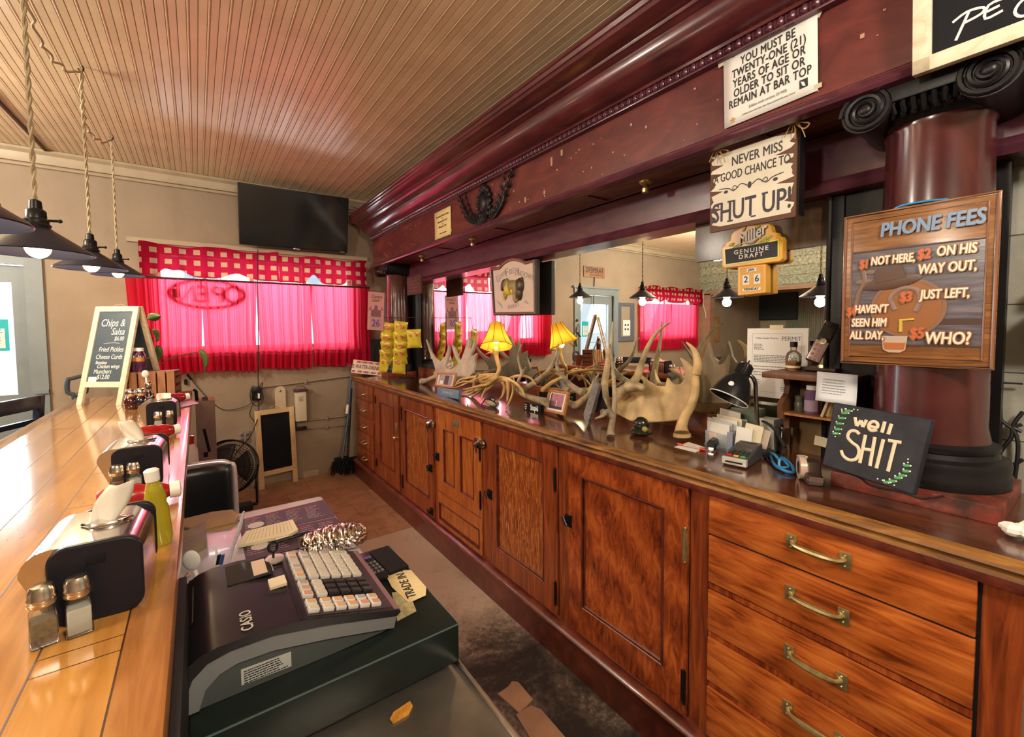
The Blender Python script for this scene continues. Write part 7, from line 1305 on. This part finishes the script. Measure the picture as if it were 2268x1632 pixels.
b = MB(); b.tube([(kp.x, kp.y, kp.z+.004), (kp.x, kp.y, kp.z+.022)], .003, 6); b.tube([(kp.x+.010*math.cos(k*PI/8), kp.y+.003, kp.z+.032+.013*math.sin(k*PI/8)) for k in range(16)], .0035, 6, closed=True); b.build('switch_key', BLACK, t_, world=True)
b = MB(); b.text('CASIO', .029, 0, 0, .001, xs=.78, bold=.0005, sp=1.1, M=T3(.060, RY0+.052, .9705) @ RZ(PI/2)); b.build('logo', mat('logo_silver', (.55, .53, .50), .4), t_, sm=False, world=True)
b = MB(); b.text('STARSCAPES', .006, 0, 0, .0005, M=T3(.122, RY1-.085, .968) @ RZ(-PI/2)); b.lines(-.01, .01, 0, 0, 1, .002, .0005); b.bm.clear(); b.M = T3(.124, RY1-.09, .9685) @ RZ(-PI/2); b.lines(-.02, .02, .004, -.004, 3, .002, .0006); b.build('fine_lettering', GREYINK, t_, sm=False, world=True)
b = MB(); b.prism([(.045, .874), (.130, .872), (.130, .902), (.045, .905)], 0, .0008, Matrix(((1, 0, 0, 0), (0, 0, -1, RY0+.0095), (0, 1, 0, 0), (0, 0, 0, 1)))); b.build('rating_label', mat('label_grey', (.42, .44, .42), .6), t_, sm=False, world=True)
b = MB(); b.M = frame((.0875, RY0+.0084, .888), (1, 0, 0), (0, 0, 1)); b.lines(-.038, .038, .011, -.012, 6, .0018, .0004); b.build('label_print', INK, t_, sm=False, world=True)
b = MB(); b.prism([(-.054, .90), (-.046, .935), (-.03, .955), (-.02, .962), (-.012, .958), (-.04, .915)], 0, .001); b.bm.clear(); b.extr([(-.0585, .905), (-.049, .9345), (-.036, .9515), (-.026, .9595), (-.028, .961), (-.040, .9525), (-.053, .935), (-.0600, .905)], 'y', RY1-.20, RY1-.05); b.build('customer_display', mat('display_black', (.008, .008, .010), .15), t_, world=True)
b = MB(); b.box(.148, .153, RY0+.004, RY1-.004, .958, .9632); b.build('panel_seam', BLACKM, t_, sm=False, world=True)
# things on the drawer top
Dz = DZ+.0006; on = lambda x, y, z=0: hit(x, y, 'z', Dz+z)
def flat(name, lb, cat, pts, z0, z1, m, part, group=None):
    pl = [hit(*q, 'z', z1) for q in pts]; c = sum(pl, Vector())/len(pl); t_ = thing(name, lb, cat, (c.x, c.y, z0), group); b = MB(); b.prism([(p.x, p.y) for p in pl], z0, z1); b.build(part, m, t_, sm=False, world=True); return t_
flat('wallet', 'black wallet lying on the back corner of the cash drawer', 'wallet', [(818, 1222), (858, 1208), (905, 1252), (862, 1268)], Dz, Dz+.012, BLACKM, 'cover')
a, c = on(800, 1232, .012), on(846, 1280, .012); t_ = thing('remote_control', 'black remote control with purple keys wedged behind the till keys', 'remote control', frame((a+c)/2, (c-a).cross(Vector((0, 0, -1))) if False else (a-c).cross(Vector((0, 0, 1))), a-c)); L = (a-c).length/2
b = MB(); b.box(-.020, .020, -L, L, -.010, .008, bev=.006); b.build('body', BLACK, t_); b = MB()
for i in range(3):
    for j in range(4): b.cbox((-.011+.011*i, -L*.7+j*.018, .009), (.007, .009, .004))
b.build('keys', mat('remote_grey', (.12, .12, .13), .4), t_, sm=False); b = MB()
for i in range(3): b.cbox((-.010+.010*i, L*.5, .009), (.008, .012, .004))
b.build('purple_keys', mat('remote_purple', (.09, .07, .24), .4), t_, sm=False)
flat('banknotes', 'folded banknotes tucked under the front of the till', 'banknote', [(868, 1312), (905, 1308), (922, 1352), (880, 1374)], Dz, Dz+.002, mat('banknote_green', (.42, .38, .20), .7, var=.4, vs=60), 'notes')
t_ = flat('trade_tag', 'cream cut card with hand lettering trade in on the cash drawer', 'card', [(848, 1262), (888, 1243), (893, 1262), (910, 1262), (944, 1300), (943, 1318), (905, 1335), (868, 1300)], Dz+.003, Dz+.0036, mat('tag_cream', (.60, .49, .27), .7, var=.15), 'card')
a, c = hit(920, 1335, 'z', Dz+.0042), hit(878, 1252, 'z', Dz+.0042); d = (c-a); b = MB(); b.text('TRADE IN $', .033, 0, 0, 0, xs=.85, shear=.1, bold=.0006, M=frame((a+c)/2, d, Vector((0, 0, 1)).cross(d))); b.build('lettering', INK, t_, sm=False, world=True)
# torn orange label on the table front
flat('torn_label', 'torn orange label stuck on the steel table below the drawer', 'label', [(863, 1592), (872, 1576), (908, 1552), (914, 1562), (905, 1580), (870, 1600)], TZ+.0006, TZ+.004, mat('torn_orange', (.62, .28, .04), .5, var=.4, vs=60), 'label')
# chest cooler with printed menus
FZ = .785
t_ = thing('chest_cooler', 'white-lidded chest cooler behind the bar covered with menus and papers', 'cooler', (.2, 1.8, 0)); b = MB(); b.box(-.11, .425, 1.43, 2.10, .02, FZ-.04); b.build('body', mat('cooler_grey', (.30, .28, .29), .4), t_, sm=False, world=True); b = MB(); b.box(-.12, .435, 1.425, 2.115, FZ-.04, FZ, bev=.012); b.build('lid', mat('cooler_lid', (.50, .46, .50), .25, coat=.2), t_, world=True)
MEN = mat('menu_plum', (.050, .028, .045), .5, spec=.2, var=.3, vs=8)
def menu(lb, pts, z):
    t_ = flat('menu_sheet', lb, 'menu', pts, FZ+z, FZ+z+.0012, MEN, 'sheet', 'printed menus on the cooler'); pl = [hit(*q, 'z', FZ+z+.0014) for q in pts]; b = MB(); ux = (pl[1]-pl[0]); uy = (pl[3]-pl[0])
    M = frame((pl[0]+pl[1]+pl[2]+pl[3])/4, ux, uy); W_, H__ = ux.length/2*.9, uy.length/2*.85; b.M = M
    for k in range(4): b.lines(-W_+k*W_*.5, -W_+k*W_*.5+W_*.42, H__*.75, -H__*.8, 9, .0028, 0, .5)
    b.build('print', mat('menu_print_pale', (.34, .28, .30), .5), t_, sm=False, world=True); b = MB(); b.M = M
    for k in range(4): b.lines(-W_+k*W_*.5, -W_+k*W_*.5+W_*.40, H__*.92, H__*.92, 1, .006, 0)
    b.build('headings', mat('menu_print_red', (.45, .04, .05), .5), t_, sm=False, world=True); b = MB(); b.M = M; b.lathe([(0, 0), (.028, 0), (.028, .0006), (0, .0006)], 24, T3(-W_*.75, -H__*.2, 0)); b.build('round_logo', mat('menu_logo_grey', (.50, .46, .46), .5), t_, sm=False, world=True)
menu('plum printed menu at the back of the cooler lid', [(535, 1188), (742, 1143), (718, 1106), (528, 1152)], .001); menu('plum printed menu partly under the foil parcel', [(545, 1240), (790, 1185), (742, 1145), (535, 1190)], .0035)
t_ = flat('order_pad', 'cream ruled order pad lying on the menus', 'notepad', [(524, 1208), (545, 1176), (648, 1150), (660, 1172), (640, 1184)], FZ+.006, FZ+.016, CREAM, 'pad'); pl = [hit(*q, 'z', FZ+.0164) for q in ((528, 1205), (655, 1172), (645, 1153), (546, 1178))]; b = MB()
for k in range(13): u = .1+.07*k; b.tube([pl[0].lerp(pl[1], u), pl[3].lerp(pl[2], u)], .0005, 4)
b.build('ruled_lines', GREYINK, t_, world=True, sm=False)
a, c = hit(602, 1202, 'z', FZ+.012), hit(692, 1177, 'z', FZ+.012); t_ = thing('ballpoint_pen', 'black pen lying across the menus beside the order pad', 'pen', (a+c)/2); b = MB(); b.tube([a, a.lerp(c, .2), a.lerp(c, .85), c], [.003, .0055, .0055, .0015], 8); b.build('barrel', BLACK, t_, world=True); b = MB(); b.tube([a.lerp(c, .1)+Vector((0, 0, .008)), a.lerp(c, .4)+Vector((0, 0, .008))], .0018, 5); b.build('clip', CHROME, t_, world=True)
a, c = hit(672, 1205, 'z', FZ+.03), hit(806, 1180, 'z', FZ+.035); d = (c-a); M = frame((a+c)/2, d, Vector((0, 0, 1)).cross(d)); t_ = thing('foil_parcel', 'long parcel wrapped in crumpled silver foil lying on the cooler', 'parcel', M); L = d.length/2; random.seed(8)
from mathutils import noise as mnoise
b = MB()
def ff(u, v):
    k = (1-abs(2*u-1)**2.4)**.5; r = .010+.032*k; a_ = 2*PI*v; x = (u-.5)*2*L*1.12; q = Vector((x*55, math.cos(a_)*2.0, math.sin(a_)*2.0))
    w_ = 1+.16*(1-2*abs(mnoise.noise(q)))+.10*(1-2*abs(mnoise.noise(q*2.3+Vector((7, 3, 1))))); return (x, r*1.35*math.cos(a_)*w_, max(-.030, r*.85*math.sin(a_)*w_))
b.grid(ff, 80, 56); b.build('foil', mat('silver_foil', (.74, .70, .66), .20, 1), t_, ang=50)
for i, (pts, z0, z1, lb) in enumerate((([(402, 1165), (402, 1150), (470, 1133), (515, 1128), (530, 1140), (522, 1152), (440, 1172)], .005, .012, 'upper of the flat brown paper bags on the cooler by the bar'), ([(440, 1178), (445, 1168), (520, 1150), (522, 1160), (510, 1170)], .0, .004, 'lower of the flat brown paper bags on the cooler'))):
    flat('paper_bag', lb, 'paper bag', pts, FZ+z0, FZ+z1, KRAFT, 'bag', 'brown paper bags on the cooler')
flat('receipt_booklet', 'grey-brown folded ticket booklet beside the paper bags', 'booklet', [(396, 1225), (402, 1180), (455, 1153), (458, 1195), (420, 1215)], FZ+.0, FZ+.03, mat('booklet_taupe', (.28, .20, .14), .6, var=.3, vs=20), 'booklet')
p = hit(470, 1250, 'z', FZ+.06); t_ = thing('cutlery_tray', 'dark tray of plastic cutlery behind the till', 'tray', (.04, 1.34, DZ)); b = MB()
for x0, x1, y0, y1 in ((-.04, .10, 1.345, 1.35), (-.04, .10, 1.415, 1.42), (-.04, -.035, 1.345, 1.42), (.095, .10, 1.345, 1.42)): b.box(x0, x1, y0, y1, TZ+.0, DZ+.02)
b.box(-.04, .10, 1.345, 1.42, TZ, TZ+.006); b.build('tray', mat('tray_dark', (.035, .02, .03), .4), t_, sm=False, world=True)
Ys = 1.375
def utensil(name, lb, pts, r, head, m):
    t_ = thing(name, lb, name.split('_')[-1], hit(*pts[0], 'y', Ys)); b = MB(); q = [hit(*p, 'y', Ys) for p in pts]; b.tube(q, r, 8, sq=.4, smooth=3); 
    if head: c = hit(*head[0], 'y', Ys); b.ball((0, 0, 0), head[1], frame(c, (.9, -.4, 0), (q[-1]-q[0])))
    b.build('cutlery', m, t_, world=True); return t_
utensil('plastic_spoon', 'white plastic spoon standing bowl up by the bar edge', [(442, 1290), (436, 1272), (432, 1262)], .005, ((424, 1241), (.021, .028, .006)), WHITEPL); utensil('orange_spoon', 'second white spoon handle leaning over the till corner', [(395, 1300), (405, 1285), (420, 1270)], .010, None, mat('peach_plastic', (.62, .36, .24), .4))
utensil('clear_knife', 'clear plastic knife standing up before the menus', [(508, 1245), (515, 1215), (530, 1170), (540, 1132)], [.004, .006, .009, .003], None, mat('clear_plastic', (.60, .58, .62), .12, coat=1)); utensil('plastic_fork', 'small white plastic fork in the cutlery tray', [(476, 1250), (480, 1225), (474, 1212)], .004, None, WHITEPL)
for px, lb, m in ((484, 'black marker standing in the cutlery tray', BLACK), (492, 'blue marker standing in the cutlery tray', mat('marker_blue', (.02, .07, .30), .4))): utensil('marker_pen', lb, [(px-2, 1250), (px+2, 1228)], .006, None, m)
# chrome framed stool back, boxes by the far bar end
t_ = thing('bar_stool', 'black stool with a chrome tube frame standing beyond the cooler', 'stool', (.04, 2.52, 0)); Y = 2.6; a, c = hit(520, 1060, 'y', Y), hit(415, 1033, 'y', Y); xr, xl = a.x, -.16; zt = c.z
b = MB(); b.tube([(xr, Y, .45), (xr, Y, zt-.07), (xr-.02, Y, zt-.02), (xr-.07, Y, zt), (xl+.07, Y, zt), (xl+.02, Y, zt-.02), (xl, Y, zt-.07), (xl, Y, .45)], .0125, 10, smooth=4)
for x in (xl+.02, xr-.02):
    for y in (2.26, 2.60): b.tube([(x, y, .45), (x, y+(.03 if y > 2.5 else -.02), 0)], .011, 8)
b.tube([(xl+.02, 2.26, .2), (xr-.02, 2.26, .2), (xr-.02, 2.62, .2), (xl+.02, 2.62, .2)], .008, 8, closed=True); b.build('chrome_frame', mat('pale_chrome', (.78, .72, .76), .3, .55), t_, world=True)
b = MB(); b.grid(lambda u, v: (xl+.012+(xr-xl-.024)*u, Y-.012+.03*math.sin(PI*u)*.8+.01*math.sin(6*v), .50+(zt-.515)*v), 12, 10); o = b.build('back_pad', mat('black_vinyl', (.012, .013, .015), .35), t_, world=True, ang=180); md = o.modifiers.new('s', 'SOLIDIFY'); md.thickness = .03; b = MB(); b.box(xl, xr, 2.24, 2.60, .44, .50, bev=.02); b.build('seat', mat('black_vinyl', (.012, .013, .015), .35), t_, world=True)
for nm, lb, x0, x1, y0, y1, z0, z1, m in (('cardboard_box', 'tall mauve-brown carton at the far end of the bar', -.03, .10, 4.30, 4.52, .42, .98, mat('carton_mauve', (.24, .14, .12), .7, var=.2)), ('low_carton', 'pinkish low carton under the tall carton by the fan', -.05, .13, 4.20, 4.5, 0, .42, mat('carton_pink', (.36, .16, .14), .7))):
    t_ = thing(nm, lb, 'box', ((x0+x1)/2, (y0+y1)/2, z0)); b = MB(); b.box(x0, x1, y0, y1, z0, z1, bev=.003); b.build('carton', m, t_, world=True); b = MB(); b.box(x0+.04, x0+.07, y0-.001, y0, z0+.1, z0+.14); b.box((x0+x1)/2-.02, (x0+x1)/2+.02, y0-.0012, y1+.001, z1-.0005, z1+.001); b.build('tape_and_mark', BLACKM if nm == 'cardboard_box' else CREAM, t_, sm=False, world=True)
t_ = thing('flap_bracket', 'bent black iron bracket at the far end of the bar', 'bracket', hit(436, 870, 'y', 4.3)); b = MB(); b.tube([hit(428, 863, 'y', 4.33), hit(434, 866, 'y', 4.33), hit(436, 885, 'y', 4.33), hit(441, 908, 'y', 4.33)], .012, 8); b.tube([hit(452, 950, 'y', 4.3), hit(464, 1000, 'y', 4.3)], .010, 8); b.build('bracket', BLACKM, t_, world=True)
t_ = thing('jug', 'white plastic jug with a red lid hanging under the bar edge', 'jug', hit(416, 1010, 'y', 3.0)); c = hit(415, 1012, 'y', 3.1); b = MB(); b.lathe([(0, -.11), (.05, -.11), (.055, -.06), (.05, .04), (.03, .08), (0, .085)], 18, T3(*c)); b.build('jug', mat('jug_pink_white', (.60, .46, .44), .4), t_, world=True); b = MB(); b.lathe([(.034, .075), (.036, .12), (0, .125)], 16, T3(*c)); b.build('lid', RED, t_, world=True)
# scraps of tile on the floor
for i, (pts, lb) in enumerate((([(1103, 1536), (1128, 1518), (1134, 1508), (1148, 1510), (1180, 1548), (1150, 1578)], 'smaller broken tan tile on the dark floor beside the steel table'), ([(1143, 1582), (1175, 1562), (1198, 1570), (1252, 1632), (1190, 1660)], 'larger broken tan tile on the dark floor at the bottom edge'))):
    flat('tile_piece', lb, 'tile', pts, .0, .007, TILE, 'tile', 'broken tiles on the floor')
# ================================================================ FURNITURE OF THE ROOM seen only in the mirror
for i, (x, y) in enumerate(((-2.6, 2.9), (-2.9, 1.2))):
    t_ = thing('dining_table', ('dark wooden table by the second window, seen in the mirror', 'dark wooden table nearer the bar end, seen in the mirror')[i], 'table', (x, y, 0), 'dining tables across the room'); b = MB(); b.box(-.6, .6, -.38, .38, .71, .75, bev=.006); b.build('tabletop', CABD, t_); b = MB(); b.tube([(0, 0, .02), (0, 0, .71)], .04, 12); b.lathe([(0, 0), (.28, 0), (.26, .03), (0, .04)], 24); b.build('pedestal', IRON, t_)
    ladder_chair(T3(x-.3, y+.62, 0), ('dark ladder-back chair at the table by the second window', 'dark ladder-back chair behind the nearer table')[i]); ladder_chair(T3(x+.3, y-.62, 0) @ RZ(PI), ('dark ladder-back chair facing the second window table', 'dark ladder-back chair facing the nearer table')[i])
t_ = thing('booth_divider', 'low black booth divider with a dark red cap rail, seen in the mirror', 'divider', (-1.6, 1.9, 0)); b = MB(); b.box(-1.64, -1.58, 1.1, 2.9, 0, 1.05); b.build('panel', BLACKM, t_, sm=False, world=True); b = MB(); b.box(-1.66, -1.56, 1.1, 2.9, 1.05, 1.09, bev=.006); b.build('cap_rail', CABD, t_, world=True)
t_ = thing('bread_basket', 'dark basket with a pale bowl on the booth divider, seen in the mirror', 'basket', (-1.61, 2.35, 1.09)); b = MB(); b.lathe([(0, 0), (.07, 0), (.10, .09), (.095, .09), (.065, .01), (0, .01)], 16); b.build('basket', mat('basket_dark', (.04, .025, .02), .7), t_); b = MB(); b.lathe([(0, .05), (.085, .08), (.09, .12), (.08, .12), (0, .07)], 18); b.build('bowl', mat('bowl_tan', (.42, .27, .17), .4), t_)
# room lamps: one stands for the mirrored fixture, the others are added as fill
for i, (x, y, pw, lb) in enumerate(((.45, -.9, 115, 'added round glass ceiling lamp behind the camera, fill for the back bar'), (-2.4, .6, 120, 'round glass ceiling lamp over the dining room, seen in the mirror'), (-1.9, 3.2, 150, 'added round glass ceiling lamp near the second window, fill for the far end'))):
    t_ = thing('ceiling_lamp', lb, 'ceiling lamp', (x, y, CZ), 'ceiling lamps'); b = MB(); b.lathe([(0, -.01), (.10, -.01), (.10, -.04), (.05, -.05), (0, -.05)], 24); b.build('canopy', BRASS, t_); b = MB(); b.lathe([(.06, -.05), (.14, -.09), (.16, -.14), (.10, -.19), (0, -.20)], 28); b.build('glass_shade', mat('lit_opal_glass', (1, .86, .62), .4, emit=3), t_)
    l = bpy.data.lights.new('ceiling_lamp_light', 'POINT'); l.shadow_soft_size = .16; l.energy = pw; l.color = (1, .89, .73); o = bpy.data.objects.new('ceiling_lamp_light', l); COL.objects.link(o); o.parent = t_; o.location = (0, 0, -.38)
